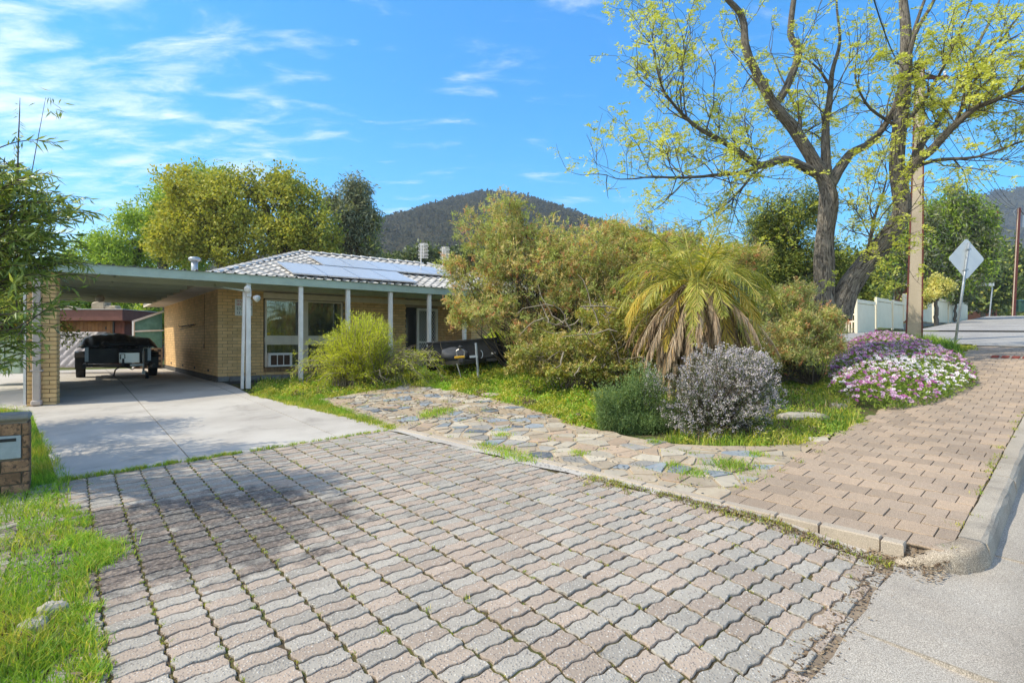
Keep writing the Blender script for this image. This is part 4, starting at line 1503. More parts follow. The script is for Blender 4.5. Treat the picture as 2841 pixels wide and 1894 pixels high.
def build_house():
    o = thing('house', 'low cream brick house with a pale tiled hip roof behind the verandah', 'house', H(0, 0, 0.5))
    SIDE = 10.0
    TW, WW = 7.3, -1.2           # projecting wing
    # wall core, set behind the brick faces: butted slabs
    b = MB()
    hbox(b, 0.02, 1.15, 0.02, 0.2, 0.4, ZT)
    hbox(b, 1.15, 3.45, 0.02, 0.2, 0.4, 0.84)
    hbox(b, 1.15, 3.45, 0.02, 0.2, 2.80, ZT)
    hbox(b, 3.45, 5.55, 0.02, 0.2, 0.4, ZT)
    hbox(b, 5.55, 6.75, 0.02, 0.2, 2.72, ZT)
    hbox(b, 6.75, TW + 0.02, 0.02, 0.2, 0.4, ZT)
    hbox(b, 0.02, 0.2, 0.2, SIDE, 0.4, ZT)
    hbox(b, TW + 0.02, TW + 0.2, WW + 0.02, 0.2, 0.4, ZT)
    hbox(b, TW + 0.2, 15, WW + 0.02, WW + 0.2, 0.4, ZT)
    hbox(b, 14.8, 15, WW + 0.2, SIDE, 0.4, ZT)
    hbox(b, 0.2, 14.8, SIDE - 0.2, SIDE, 0.4, ZT)
    b.build('wall', 'brick_joint', o)
    b = MB()
    hbox(b, 0.2, 14.8, 0.25, SIDE - 0.2, 0.45, 0.62)
    hbox(b, 1.0, 3.6, 2.4, 2.5, 0.62, ZT)
    hbox(b, 5.2, 7.2, 2.4, 2.5, 0.62, ZT)
    b.build('interior', 'plinth_dark', o)
    # plinth
    b = MB()
    hbox(b, -0.03, 0.02, -0.0, SIDE, 0.2, ZB - 0.004)
    hbox(b, 0.02, 15, -0.004, 0.02, 0.2, ZB - 0.07)
    b.build('plinth', 'plinth_dark', o)
    x = 0.0
    k = 0
    while x < 5.3:
        L = rng.uniform(0.16, 0.3)
        b = MB()
        hbox(b, x + 0.008, x + L - 0.008, -0.05, -0.006, 0.53 + rng.uniform(0, .02), ZB - 0.012, 0, 0.012)
        v = np.concatenate(b.v); v += rng.normal(0, 0.004, v.shape)
        b.v = [v]
        b.build('plinth_stone', 'plinth_stone', o)
        x += L
    # bricks
    out_f = -HW[:2]; out_s = -HU[:2]
    lst = []
    where = lambda t_: H(t_, 0.02)[:2]
    lst += bricks(o, HU, out_f, 0.0, 5.55, ZB, ZT, where, 'brick_cream', holes=[(1.15, 3.45, 0.80, 9)])
    lst += bricks(o, HU, out_f, 6.75, TW, ZB, ZT, where, 'brick_cream')
    lst += bricks(o, -HW, out_s, -SIDE, 0.0, ZB, ZT, lambda t_: H(0.02, -t_)[:2], 'brick_cream')
    lst += bricks(o, -HW, out_s, 0.0, -WW, ZB, ZT, lambda t_: H(TW + 0.02, -t_)[:2], 'brick_cream')
    lst += bricks(o, HU, out_f, TW, 15.0, ZB, ZT, lambda t_: H(t_, WW + 0.02)[:2], 'brick_cream')
    lay(o, lst)
    # sill of bricks on edge
    for i in range(26):
        b = MB()
        t_ = 1.17 + i * 0.0865
        hbox(b, t_, t_ + 0.076, -0.05, 0.06, 0.765, 0.875, 0, 0.004)
        b.build('sill_brick', 'brick_sill', o)
    # vents in the wall near the ground
    for t_ in (0.62, 4.2):
        b = MB()
        hbox(b, t_, t_ + 0.34, -0.012, -0.003, ZB + 0.01, ZB + 0.085)
        for q in range(9):
            hbox(b, t_ + 0.03 + q * .034, t_ + 0.045 + q * .034, -0.02, -0.013, ZB + .02, ZB + .075, 1)
        b.build('air_vent', ['brick_cream', 'plinth_dark'], o)
    for w in (1.1, 3.2, 5.4, 8.0):
        b = MB(); hbox(b, -0.012, -0.003, w, w + .2, ZB + 0.09, ZB + 0.15)
        b.build('air_vent', 'plinth_dark', o)
    # board above the window band, under the eave
    b = MB(); hbox(b, 1.15, 7.3, -0.012, -0.002, 2.80, 2.96); b.build('window_head', 'cream_paint', o)
    # windows: two bays, each an upper and a lower light
    for (a0, a1) in ((1.19, 2.25), (2.33, 3.41)):
        fr = MB()
        for (z0, z1) in ((1.72, 2.78), (0.89, 1.555)):
            hbox(fr, a0, a0 + 0.045, -0.02, 0.03, z0, z1)
            hbox(fr, a1 - 0.045, a1, -0.02, 0.03, z0, z1)
            hbox(fr, a0 + 0.045, a1 - 0.045, -0.02, 0.03, z1 - 0.045, z1)
            hbox(fr, a0 + 0.045, a1 - 0.045, -0.02, 0.03, z0, z0 + 0.045)
        hbox(fr, a0 - 0.02, a1 + 0.02, -0.026, 0.03, 1.557, 1.718)
        w = fr.build('window', 'cream_paint', o)
        g = MB()
        for (z0, z1) in ((1.765, 2.735), (0.935, 1.51)):
            hbox(g, a0 + 0.045, a1 - 0.045, 0.0, 0.006, z0, z1)
        g.build('pane', 'glass_clear', w)
        c = MB()
        n = 26
        xs = np.linspace(a0, a1, n)
        for z0, z1 in ((1.70, 2.76), (0.9, 1.57)):
            vs = [];
            for i, xx in enumerate(xs):
                dy = 0.09 + 0.02 * math.sin(i * 1.9)
                vs += [H(xx, dy, z0), H(xx, dy, z1)]
            c.add(vs, [(2 * i, 2 * i + 2, 2 * i + 3, 2 * i + 1) for i in range(n - 1)])
        c.build('curtain', 'curtain', w)
    b = MB(); hbox(b, 2.25, 2.33, -0.03, 0.03, 0.89, 2.79); b.build('mullion', 'cream_paint', o)
    b = MB(); hbox(b, 1.225, 1.33, -0.004, -0.001, 1.78, 1.85); b.build('sticker', 'sticker_yellow', o)
    # entry: side light and security door
    b = MB(); hbox(b, 5.57, 5.95, 0.03, 0.04, 0.75, 2.7); b.build('side_light', 'glass_dark', o)
    fr = MB()
    for a0, a1 in ((5.95, 6.02), (6.66, 6.74)):
        hbox(fr, a0, a1, -0.03, 0.06, 0.7, 2.70)
    hbox(fr, 6.02, 6.66, -0.03, 0.06, 2.62, 2.70)
    hbox(fr, 6.02, 6.66, -0.03, 0.02, 1.55, 1.60)
    d = fr.build('door', 'white_paint', o)
    b = MB(); hbox(b, 6.02, 6.66, 0.05, 0.06, 0.7, 2.62); b.build('door_leaf', 'black_paint', d)
    gr = MB()
    for s in range(-10, 22):
        for sg in (1, -1):
            x0, z0 = 6.02 + s * 0.085, 0.7
            pts = []
            for zz_ in (0.72, 2.61):
                xx = 6.34 + s * 0.085 - 0.4 + sg * (zz_ - 1.66) * 0.62
                pts.append((xx, zz_))
            (xa, za), (xb, zb) = pts
            ts = [0.0, 1.0]
            for lim in (6.03, 6.65):
                if (xa - lim) * (xb - lim) < 0:
                    ts.append((lim - xa) / (xb - xa))
            ts.sort()
            for i in range(len(ts) - 1):
                tm = (ts[i] + ts[i + 1]) / 2
                if 6.03 <= xa + (xb - xa) * tm <= 6.65 and ts[i + 1] - ts[i] > 0.02:
                    p0, p1 = [H(xa + (xb - xa) * q, -0.005 + 0.002 * sg, za + (zb - za) * q) for q in (ts[i], ts[i + 1])]
                    gr.bar(p0, p1, 0.012, 0.004, (-HW[0], -HW[1], 0))
    gr.build('door_grille', 'white_paint', d)
    # soffit over the side wall and front
    b = MB()
    hbox(b, -0.62, 0.0, -0.62, SIDE + .5, ZT + 0.003, ZT + 0.02)
    hbox(b, 0.0, TW, -0.62, 0.0, ZT + 0.003, ZT + 0.02)
    for w in (1.3, 3.7, 6.1, 8.5):
        hbox(b, -0.62, 0.0, w, w + .03, ZT - 0.004, ZT + 0.0025)
    b.build('soffit', 'soffit_paint', o)
    b = MB()
    hbox(b, -0.66, -0.62, -0.66, SIDE + .5, ZT - 0.02, ZT + 0.16)
    hbox(b, -0.62, TW - .6, -0.66, -0.62, ZT - 0.02, ZT + 0.16)
    b.build('gutter', 'cream_paint', o)
    # conduit, hooks and a switch on the side wall
    b = MB()
    b.tube([H(-0.006, 1.75, ZT - .02), H(-0.006, 1.75, 1.5)], 0.008, 5)
    hbox(b, -0.03, -0.002, 1.70, 1.80, 1.40, 1.52)
    b.build('conduit', 'brick_sill', o)
    b = MB()
    b.tube([H(-0.10, 2.9, 2.12), H(-0.10, 5.0, 2.08)], 0.018, 5)
    b.tube([H(-0.15, 2.9, 2.05), H(-0.13, 5.2, 2.0)], 0.012, 5)
    for w in (3.1, 4.8):
        b.tube([H(0, w, 2.13), H(-0.2, w, 2.08), H(-0.22, w, 2.14)], 0.012, 5)
    b.build('wall_rack', 'dark_metal', o)

    # ---- roof: hips from (-0.66,-0.66), ridge along the front
    pitch = math.tan(R(17.5))
    e0 = -0.72
    ez = ZT + 0.17
    half = (SIDE + 1.3) / 2
    ta, wa = 3.75, half - 0.72            # apex of the left hip
    rz = ez + (wa - e0) * pitch
    tr = 9.2
    rf = MB()
    P0, P1, P2, P3 = H(e0, e0, ez), H(16, e0, ez), H(tr, wa, rz), H(ta, wa, rz)
    P4, P5 = H(e0, SIDE + .6, ez), H(16, SIDE + .6, ez)
    rf.add([P0, P1, P2, P3, P4, P5], [(0, 1, 2, 3), (4, 0, 3), (5, 4, 3, 2), (1, 5, 2)])
    roof = rf.build('roof', 'roof_under', o)
    # tiles on the front slope and on the side hip
    n_f = np.cross(P1 - P0, P3 - P0); n_f /= np.linalg.norm(n_f)
    slope = unit(P3 - H(ta, e0, ez))
    TWd, TL = 0.30, 0.335
    prof = [(0, 0.0), (0.055, 0.032), (0.11, 0.036), (0.165, 0.012), (0.235, 0.004), (TWd + 0.004, 0.0)]
    vs, fs = [], []
    for ee, lift in ((-0.03, 0.038), (TL, 0.012)):
        vs += [(x_, ee, z_ + lift) for x_, z_ in prof]
    vs += [(x_, -0.03, -0.0 + 0.004) for x_, z_ in prof]
    m = len(prof)
    fs = [(i, i + 1, m + i + 1, m + i) for i in range(m - 1)] + [(2 * m + i, 2 * m + i + 1, i + 1, i) for i in range(m - 1)]
    TILE = mesh_from('tile', np.array(vs), fs, 'roof_tile')
    tv, tf = np.array(vs), fs
    pl = []
    Ls = np.linalg.norm(P3 - H(ta, e0, ez))
    rows = int(Ls / TL)
    for r_ in range(rows):
        f = (r_ + 0.5) / rows
        tl = e0 + (ta - e0) * f
        trr = 16 + (tr - 16) * f
        base0 = H(0, e0, ez) + slope * (r_ * TL)
        x_ = tl
        while x_ < trr:
            pl.append((base0 + V(*(HU[:2] * x_), 0), HU, slope, n_f))
            x_ += TWd
    n_s = np.cross(P0 - P4, P3 - P4); n_s /= np.linalg.norm(n_s)
    sl2 = unit(P3 - H(e0, wa, ez))
    L2 = np.linalg.norm(P3 - H(e0, wa, ez))
    rows2 = int(L2 / TL)
    DW = V(-HW[0], -HW[1], 0)
    for r_ in range(rows2):
        f = (r_ + 0.5) / rows2
        w0, w1 = e0 + (wa - e0) * f, SIDE + .6 - (SIDE + .6 - wa) * f
        x_ = -w1
        while x_ < -w0:
            pl.append((H(e0, 0, ez) + sl2 * (r_ * TL) + DW * x_ - 0, DW, sl2, n_s))
            x_ += TWd
    HU3 = V(HU[0], HU[1], 0)
    pl = [(c, (V(u[0], u[1], 0)), s_, n_) for c, u, s_, n_ in pl]
    pl.sort(key=lambda q: np.linalg.norm(q[0][:2]) + (4 if q[3] is n_s else 0) - 0.5 * q[0][2])
    for c, u, s_, n_ in pl[:300]:
        jz = rng.normal(0, 0.003)
        m4 = Matrix(((u[0], s_[0], n_[0], c[0]), (u[1], s_[1], n_[1], c[1]), (u[2], s_[2], n_[2], c[2] + jz), (0, 0, 0, 1)))
        t_ = bpy.data.objects.new('tile', TILE)
        m4.translation = m4.translation - Vector(WL[roof.name])
        t_.matrix_local = m4
        link(t_, roof)
    b = MB()
    for c, u, s_, n_ in pl[300:]:
        b.add(c + tv @ np.stack([u, s_, n_], 1).T, tf)
    tag(b.build('tile_field', 'roof_tile', roof), kind='stuff')
    # ridge and hip caps
    for (a, c_) in ((P0, P3), (P3, P2), (P2, P1)):
        L = np.linalg.norm(c_ - a); d = (c_ - a) / L
        k = int(L / 0.4)
        if c_ is P1:
            k = 6
        for i in range(k):
            p = a + d * (i * 0.4)
            bb = MB()
            sd = unit(np.cross(UP, d)); nn = np.cross(d, sd)
            vs = []
            for (yy, sc, lf) in ((-0.02, 1.1, 0.02), (0.41, 0.95, 0.0)):
                for an in np.linspace(-1.25, 1.25, 6):
                    vs.append(p + d * yy + sd * math.sin(an) * 0.125 * sc + nn * (math.cos(an) * 0.10 * sc + lf - 0.03))
            fs = [(j, j + 1, 6 + j + 1, 6 + j) for j in range(5)] + [tuple(range(6))[::-1], tuple(range(6, 12))]
            bb.add(vs, fs)
            bb.build('ridge_tile', 'ridge_tile', roof)
    return dict(slope=slope, n=n_f, ez=ez, e0=e0, ta=ta, wa=wa, rz=rz, base=lambda t_, up: H(t_, e0, ez) + slope * up)


RF = build_house()


# ---- solar panels: two rows on the front slope
def build_solar():
    sl, n = RF['slope'], RF['n']
    U3 = V(HU[0], HU[1], 0)
    fr = None
    lab = {(0, 0): 'solar panel nearest the carport in the lower row on the tiled roof',
           (1, 0): 'solar panel nearest the hip in the upper row on the tiled roof'}
    ordw = ['first', 'second', 'third', 'fourth', 'fifth', 'sixth']
    meshes = None
    for row, (t0, up, cnt) in enumerate(((2.0, 0.95, 4), (3.55, 2.75, 5))):
        for i in range(cnt):
            t_ = t0 + i * 1.02
            c = RF['base'](t_ + 0.5, up + 0.83) + n * 0.13
            word = 'lower' if row == 0 else 'upper'
            o = thing('solar_panel', '%s solar panel from the carport end in the %s row on the tiled roof' % (ordw[i], word), 'solar panel', c, 'solar panels on the tiled roof')
            if meshes is None:
                b = MB()
                ax = np.stack([U3, sl, n], 1)
                for (x0, x1, y0, y1) in ((-.5, .5, -.83, -.80), (-.5, .5, .80, .83), (-.5, -.47, -.80, .80), (.47, .5, -.80, .80)):
                    b.box(((x0 + x1) / 2 * U3 + (y0 + y1) / 2 * sl), (x1 - x0, y1 - y0, 0.04), ax)
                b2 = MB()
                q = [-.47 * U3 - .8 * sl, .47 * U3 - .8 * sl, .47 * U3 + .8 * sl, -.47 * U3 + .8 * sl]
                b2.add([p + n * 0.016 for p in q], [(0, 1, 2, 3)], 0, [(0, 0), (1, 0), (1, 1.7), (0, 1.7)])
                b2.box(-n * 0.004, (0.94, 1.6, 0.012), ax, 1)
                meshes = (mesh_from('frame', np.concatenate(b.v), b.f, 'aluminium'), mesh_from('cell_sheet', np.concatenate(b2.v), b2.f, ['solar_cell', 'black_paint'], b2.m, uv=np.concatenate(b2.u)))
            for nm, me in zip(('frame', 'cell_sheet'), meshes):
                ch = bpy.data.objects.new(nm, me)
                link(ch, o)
            b = MB()
            for sx in (-.35, .35):
                b.box(c + sx * U3 - n * 0.06 - sl * 0.2, (0.03, 0.9, 0.06), np.stack([U3, sl, n], 1))
            b.build('rail', 'aluminium', o)


build_solar()


# ---- carport and verandah
def build_carport():
    o = thing('carport', 'sage green carport and verandah roof on white posts across the house front', 'carport', H(-1.5, FW, 0.4))
    TL, TRt = -3.95, 7.25
    b = MB(); hbox(b, TL, TRt, FW - 0.02, FW + 0.025, FZ0, FZ1, 0, 0.006); b.build('fascia', 'sage_paint', o)
    b = MB(); hbox(b, TL - .005, TL + 0.04, FW + 0.03, 8.0, FZ0, FZ1); b.build('side_fascia', 'sage_paint', o)
    # beams run along the front
    n = 0
    for w in (-0.98, 0.2, 1.4, 2.6, 3.8, 5.0, 6.2, 7.4):
        t1 = TRt - .8 if w < -0.7 else -0.68
        b = MB(); hbox(b, TL + 0.05, t1, w, w + 0.05, FZ0 - 0.03, FZ1 - 0.03); b.build('beam', 'sage_beam', o)
    for t_ in (-2.3, -0.85, 1.5, 3.0, 4.5, 5.9):
        w1 = 7.0 if t_ < -1 else (-1.16)
        for wa in np.arange(FW + 0.04, w1 - 0.3, 1.19):
            if t_ > -1 and wa > FW + 0.1:
                break
            b = MB(); hbox(b, t_, t_ + 0.045, wa + 0.03, min(wa + 1.08, w1), FZ0 + 0.05, FZ1 - 0.035); b.build('noggin', 'sage_beam', o)
    # corrugated iron: ribs run inwards
    def iron(t0, t1, w0, w1, z0, z1):
        xs, zs = [], []
        x = t0
        while x < t1:
            for dx, dz in ((0, 0), (0.13, 0), (0.155, 0.03), (0.185, 0.03), (0.21, 0)):
                if x + dx <= t1:
                    xs.append(x + dx); zs.append(dz)
            x += 0.235
        xs.append(t1); zs.append(0)
        vs = []
        for xx, zz_ in zip(xs, zs):
            vs += [H(xx, w0, z0 + zz_), H(xx, w1, z1 + zz_)]
        fs = [(2 * i, 2 * i + 2, 2 * i + 3, 2 * i + 1) for i in range(len(xs) - 1)]
        b = MB(); b.add(vs, fs)
        r = b.build('roof_sheet', 'roof_iron', o)
        sol = r.modifiers.new('thickness', 'SOLIDIFY'); sol.thickness = 0.004
    t0 = TL - 0.02
    for k, t1 in enumerate((-2.2, -0.70)):
        iron(t0, t1 + 0.0, FW - 0.06, 8.0, FZ1 + 0.004, FZ1 - 0.02); t0 = t1 + 0.004
    for t1 in (1.4, 3.4, 5.4, 7.2):
        iron(t0, t1, FW - 0.06, -0.70, FZ1 + 0.004, FZ1 + 0.01); t0 = t1 + 0.004
    # posts
    for k in range(6):
        t_ = PT + 1.24 * k
        q = H(t_, FW)
        z0 = float(zg(q[0], q[1])) - 0.05
        b = MB(); hbox(b, t_ - 0.05, t_ + 0.05, FW + 0.03, FW + 0.13, z0, FZ0 + 0.02, 0, 0.004)
        p = b.build('post', 'white_paint', o)
        if k == 0:
            p['label'] = 'leaning post at the corner of the drive with a floodlight'
            b = MB(); b.bar(H(t_ - 0.13, FW + 0.09, z0), H(t_ - 0.085, FW + 0.09, FZ0 - .2), 0.05, 0.06); b.build('post_stay', 'white_paint', p)
    for t_, w in ((-3.85, 3.5), (-3.85, 7.9)):
        q = H(t_, w)
        b = MB(); hbox(b, t_ - .04, t_ + .04, w - .04, w + .04, float(zg(q[0], q[1])) - .05, FZ0 + .02); b.build('post', 'white_paint', o)
    b = MB(); hbox(b, -3.66, -3.60, FW + .35, 3.6, 0.2, FZ0); b.build('shade_wall', 'white_paint', o)  # unseen wall behind the pier, added to keep sun off the floor
    # globe lamp
    c = H(-2.35, 4.0, FZ0)
    b = MB()
    b.lathe(c, [(0.07, 0.02), (0.07, -0.03)], 14, mi=1)
    b.lathe(c + V(0, 0, -0.145), [(0.02, -0.085), (0.075, -0.07), (0.11, -0.03), (0.118, 0.02), (0.105, 0.07), (0.07, 0.11)], 16)
    l = b.build('lamp_globe', ['globe_glass', 'dark_metal'], None, True)
    tag(l, 'round unlit globe lamp under the carport roof', 'lamp')
    # roof vent pipe
    c = P(447, 618, 18.5)
    b = MB(); b.lathe(c, [(0.1, -0.3), (0.1, 0.27)], 14); b.lathe(c, [(0.15, 0.26), (0.18, 0.30), (0.18, 0.36), (0.12, 0.39)], 14)
    tag(b.build('vent_pipe', 'galv', None, True), 'pale capped flue pipe rising behind the carport roof', 'flue')
    # floodlights and sensor on the first post
    c = H(PT - 0.02, FW - 0.06, 0)
    fl = thing('floodlight', 'white twin floodlight on the first verandah post', 'floodlight', V(c[0], c[1], 2.72))
    b = MB()
    hbox(b, PT - .06, PT + .05, FW - .03, FW + .03, 2.66, 2.86, 0, 0.01)
    b.build('bracket', 'white_paint', fl)
    for (dt, dz, sg) in ((-0.06, 2.83, -1), (0.17, 2.62, 1)):
        b = MB()
        d = unit(V(*(-HW[:2] * 0.8 + HU[:2] * 0.6 * sg), -0.35))
        x_ = unit(np.cross(UP, d)); y_ = np.cross(d, x_)
        b.lathe(H(PT + dt, FW - .1, dz), [(0.03, -0.12), (0.065, -0.07), (0.085, 0.0), (0.08, 0.012), (0.02, 0.02)], 14, np.stack([x_, y_, d], 1))
        b.build('lamp_head', 'white_paint', fl, True)
    b = MB(); b.tube([H(PT - .1, FW - .02, 2.80), H(PT - .45, FW + .35, 2.88), H(PT - .55, FW + .9, 2.93), H(PT - .55, FW + 1.0, 3.0)], 0.022, 6)
    b.build('conduit', 'sage_beam', fl)


build_carport()


def build_house_fittings():
    # security sign: the wording that shows beside the post
    c = H(0.62, -0.012, 2.5)
    s = thing('security_sign', 'white security notice with red and dark lettering on the brick wall behind the post', 'sign', c)
    b = MB(); hbox(b, 0.42, 0.86, -0.016, -0.004, 2.30, 2.74); b.build('plate', 'paint_white', s)
    rows = [('WARNING', 2.665, 0.062, 'ink_red'), ('SECURITY', 2.575, 0.072, 'ink_red'), ('Chubb', 2.455, 0.085, 'ink_dark'), ('13 15', 2.345, 0.075, 'ink_dark')]
    for txt, z, size, mt in rows:
        cu = bpy.data.curves.new('lettering', 'FONT')
        cu.body = txt; cu.size = size * 1.25; cu.extrude = 0.001; cu.align_x = 'LEFT'
        cu.materials.append(MATS[mt])
        tmp = bpy.data.objects.new('lettering', cu)
        me = bpy.data.meshes.new_from_object(tmp)
        bpy.data.objects.remove(tmp)
        ob = bpy.data.objects.new('lettering', me)
        off = 0.455 if txt != 'Chubb' else 0.545
        q = H(off, -0.0185, z) - WL[s.name]
        ob.matrix_local = Matrix(((HU[0], 0, -HW[0], q[0]), (HU[1], 0, -HW[1], q[1]), (0, 1, 0, q[2]), (0, 0, 0, 1)))
        link(ob, s)
    b = MB()
    for (x0, x1, z0, z1) in ((.47, .482, 2.45, 2.53), (.47, .50, 2.52, 2.53), (.47, .50, 2.45, 2.46), (.52, .532, 2.45, 2.475), (.52, .532, 2.505, 2.53), (.50, .52, 2.485, 2.495)):
        hbox(b, x0, x1, -0.019, -0.017, z0, z1)
    b.build('emblem', 'ink_dark', s)
    # window air conditioner
    a = thing('air_conditioner', 'old window air conditioner with a rusty brown grille under the front window', 'air conditioner', H(1.55, -0.1, 0.9))
    b = MB()
    hbox(b, 1.24, 1.30, -0.16, 0.02, 0.90, 1.28); hbox(b, 1.82, 1.88, -0.16, 0.02, 0.90, 1.28)
    hbox(b, 1.30, 1.82, -0.16, 0.02, 1.22, 1.28); hbox(b, 1.30, 1.82, -0.16, 0.02, 0.90, 0.945)
    hbox(b, 1.47, 1.485, -0.165, -0.13, 0.945, 1.22); hbox(b, 1.64, 1.655, -0.165, -0.13, 0.945, 1.22)
    b.build('case', 'white_paint', a)
    b = MB(); hbox(b, 1.30, 1.82, -0.12, -0.1, 0.945, 1.22)
    for i in range(9):
        hbox(b, 1.30, 1.82, -0.135, -0.121, 0.955 + i * .03, 0.972 + i * .03)
    b.build('grille', 'ac_grille', a)
    # television aerial on the roof
    for k, (px, py, dp, hh, lab) in enumerate(((967, 622, 22.0, 1.05, 'white television aerial standing on the roof ridge beyond the solar panels'), (1017, 636, 24.0, 1.25, 'second aerial behind the big bush at the far end of the roof'))):
        c = P(px, py, dp)
        t_ = thing('tv_aerial', lab, 'aerial', c)
        b = MB(); b.tube([c - UP * .3, c + UP * hh], 0.02, 6); b.build('mast', 'white_paint', t_)
        b = MB()
        b.tube([c + UP * (hh - .55) + V(.12, -.2, 0), c + UP * (hh - .02) + V(.12, -.2, 0)], 0.012, 5)
        b.tube([c + UP * (hh - .05) + V(-.02, 0, 0), c + UP * (hh - .05) + V(.12, -.2, 0)], 0.012, 5)
        for i in range(11):
            z = hh - .03 - i * .055
            L = 0.17 + 0.02 * (i % 3)
            b.tube([c + V(.12 - L, -.2, z), c + V(.12 + L, -.2, z)], 0.009, 4)
            b.tube([c + V(.12 - L * .5, -.26, z), c + V(.12 + L * .5, -.26, z)], 0.007, 4)
        b.build('elements', 'white_paint', t_)


build_house_fittings()


def build_alarm():
    c = P(706, 607, 20.4)
    a = thing('alarm_siren', 'small white alarm box with a red lamp at the top of the tiled hip', 'alarm', c)
    b = MB(); b.box(c, (.34, .2, .2), HAX, 0, .02); b.build('case', 'white_paint', a)
    b = MB(); b.lathe(c + V(-.02, -.12, 0), [(.05, -.02), (.045, .03), (.02, .045)], 12, np.array([[1, 0, 0], [0, 0, -1], [0, 1, 0]])); b.build('red_lamp', 'ink_red', a)
    b = MB(); b.box(c - UP * .22, (.05, .05, .3)); b.build('bracket', 'white_paint', a)


build_alarm()


# ---- brick pier that carries the carport, with a rainwater pipe
def build_pier():
    p0 = P(62, 784, 11.15); p1 = P(129, 784, 11.35)
    p0[2] = p1[2] = 0
    u = unit(p1 - p0)[:2]; L = float(np.linalg.norm(p1 - p0))
    out = V(u[1], -u[0])
    zb = float(zg(*p0[:2])) - 0.02
    o = thing('brick_pier', 'cream brick pier holding up the carport with a pink rainwater pipe', 'pier', V(p0[0], p0[1], zb))
    c = (p0 + p1) / 2
    ax = np.array([[u[0], -out[0], 0], [u[1], -out[1], 0], [0, 0, 1]])
    dpt = 0.23
    b = MB(); b.box(c + V(*(-out * (dpt / 2 + .012)), (zb + FZ0) / 2), (L - .02, dpt, FZ0 - zb), ax); b.build('core', 'brick_joint_dark', o)
    lst = bricks(o, u, out, 0, L, zb + .01, FZ0, lambda t_: p0[:2] + u * t_ - out * 0.012, 'brick_cream')
    u2 = -out
    lst += bricks(o, out, u, -dpt, 0, zb + .01, FZ0, lambda t_: p1[:2] + out * t_ - u * 0.01, 'brick_cream')
    lay(o, lst)
    # pipe
    q = p0[:2] + u * (L * 0.36) + out * 0.06
    b = MB()
    b.box((q[0], q[1], (zb + FZ0) / 2 + .06), (0.125, 0.085, FZ0 - zb - .12), ax, 0, 0.012)
    pp = b.build('rainwater_pipe', 'pink_pipe', o)
    b = MB()
    for z in (zb + 0.72, zb + 1.93):
        b.box((q[0], q[1], z), (0.20, 0.095, 0.03), ax, 0, 0.004)
    b.box((q[0], q[1], zb + .09), (0.17, 0.13, 0.10), ax, 0, 0.02)
    b.build('pipe_bracket', 'pink_pipe', pp)
    # white edge board of the neighbour's carport side
    q = p0[:2] - u * 0.035 - out * 0.05
    b = MB(); b.box((q[0], q[1], (zb + FZ0) / 2), (0.04, 0.12, FZ0 - zb - .1), ax); b.build('edge_board', 'white_paint', o)


build_pier()


# ---- letterbox pier at the left edge
def build_letterbox():
    p1 = G(66, 1128); p0 = p1 - V(HU[0] * 0.9, HU[1] * 0.9, 0)
    u = unit(p1 - p0)[:2]; L = float(np.linalg.norm((p1 - p0)[:2])); out = V(u[1], -u[0])
    zb = p1[2] - 0.04
    o = thing('letterbox_pier', 'rough mottled brick letterbox pier with a metal slot on the front lawn', 'letterbox', V(p0[0], p0[1], zb))
    ax = np.array([[u[0], -out[0], 0], [u[1], -out[1], 0], [0, 0, 1]])
    hgt = 0.74; dpt = 0.36
    c = V(*(p0[:2] + u * L / 2 - out * (dpt / 2 + .012)), 0)
    b = MB(); b.box(c + UP * (zb + hgt / 2), (L - .026, dpt - .02, hgt), ax); b.build('core', 'brick_joint', o)
    lst = bricks(o, u, out, 0, L, zb + .01, zb + hgt - .04, lambda t_: p0[:2] + u * t_ - out * .012, 'brick_rough', h=0.105, l=0.29, j=0.012, holes=[(L - 0.30, L - 0.045, zb + 0.36, zb + 0.60)], shift=.1)
    lst += bricks(o, out, u, -dpt, 0, zb + .01, zb + hgt - .04, lambda t_: p1[:2] + out * t_ - u * .012, 'brick_rough', h=0.105, l=0.29, j=0.012)
    lay(o, lst)
    b = MB(); b.box(c + UP * (zb + hgt + .012), (L + .03, dpt + .05, 0.055), ax, 0, 0.02); b.build('capping', 'retaining_wall', o)
    b = MB(); b.box(c + UP * (zb + hgt + .055) - V(*(u * .25), 0), (L * .7, dpt * .7, 0.025), ax, 0, 0.008); b.build('capping_slate', 'plinth_stone', o)
    q = p0[:2] + u * (L - 0.19) + out * 0.002
    b = MB()
    b.box((q[0], q[1], zb + .48), (0.27, 0.02, 0.22), ax, 0, 0.004)
    b.box((q[0] + out[0] * .012, q[1] + out[1] * .012, zb + .55), (0.2, 0.008, 0.03), ax, 1)
    b.build('letterbox_door', ['galv', 'black_paint'], o)
    q = p0[:2] + u * (L - 0.30) + out * 0.012
    b = MB(); b.lathe((q[0], q[1], zb + .31), [(0.062, 0), (0.062, 0.012), (0.05, 0.018)], 18, np.array([[u[0], 0, out[0]], [u[1], 0, out[1]], [0, 1, 0]]))
    b.lathe((q[0], q[1], zb + .31), [(0.045, 0.018), (0.045, 0.021)], 18, np.array([[u[0], 0, out[0]], [u[1], 0, out[1]], [0, 1, 0]]), 1)
    b.build('number_disc', ['paint_white', 'black_paint'], o)


build_letterbox()


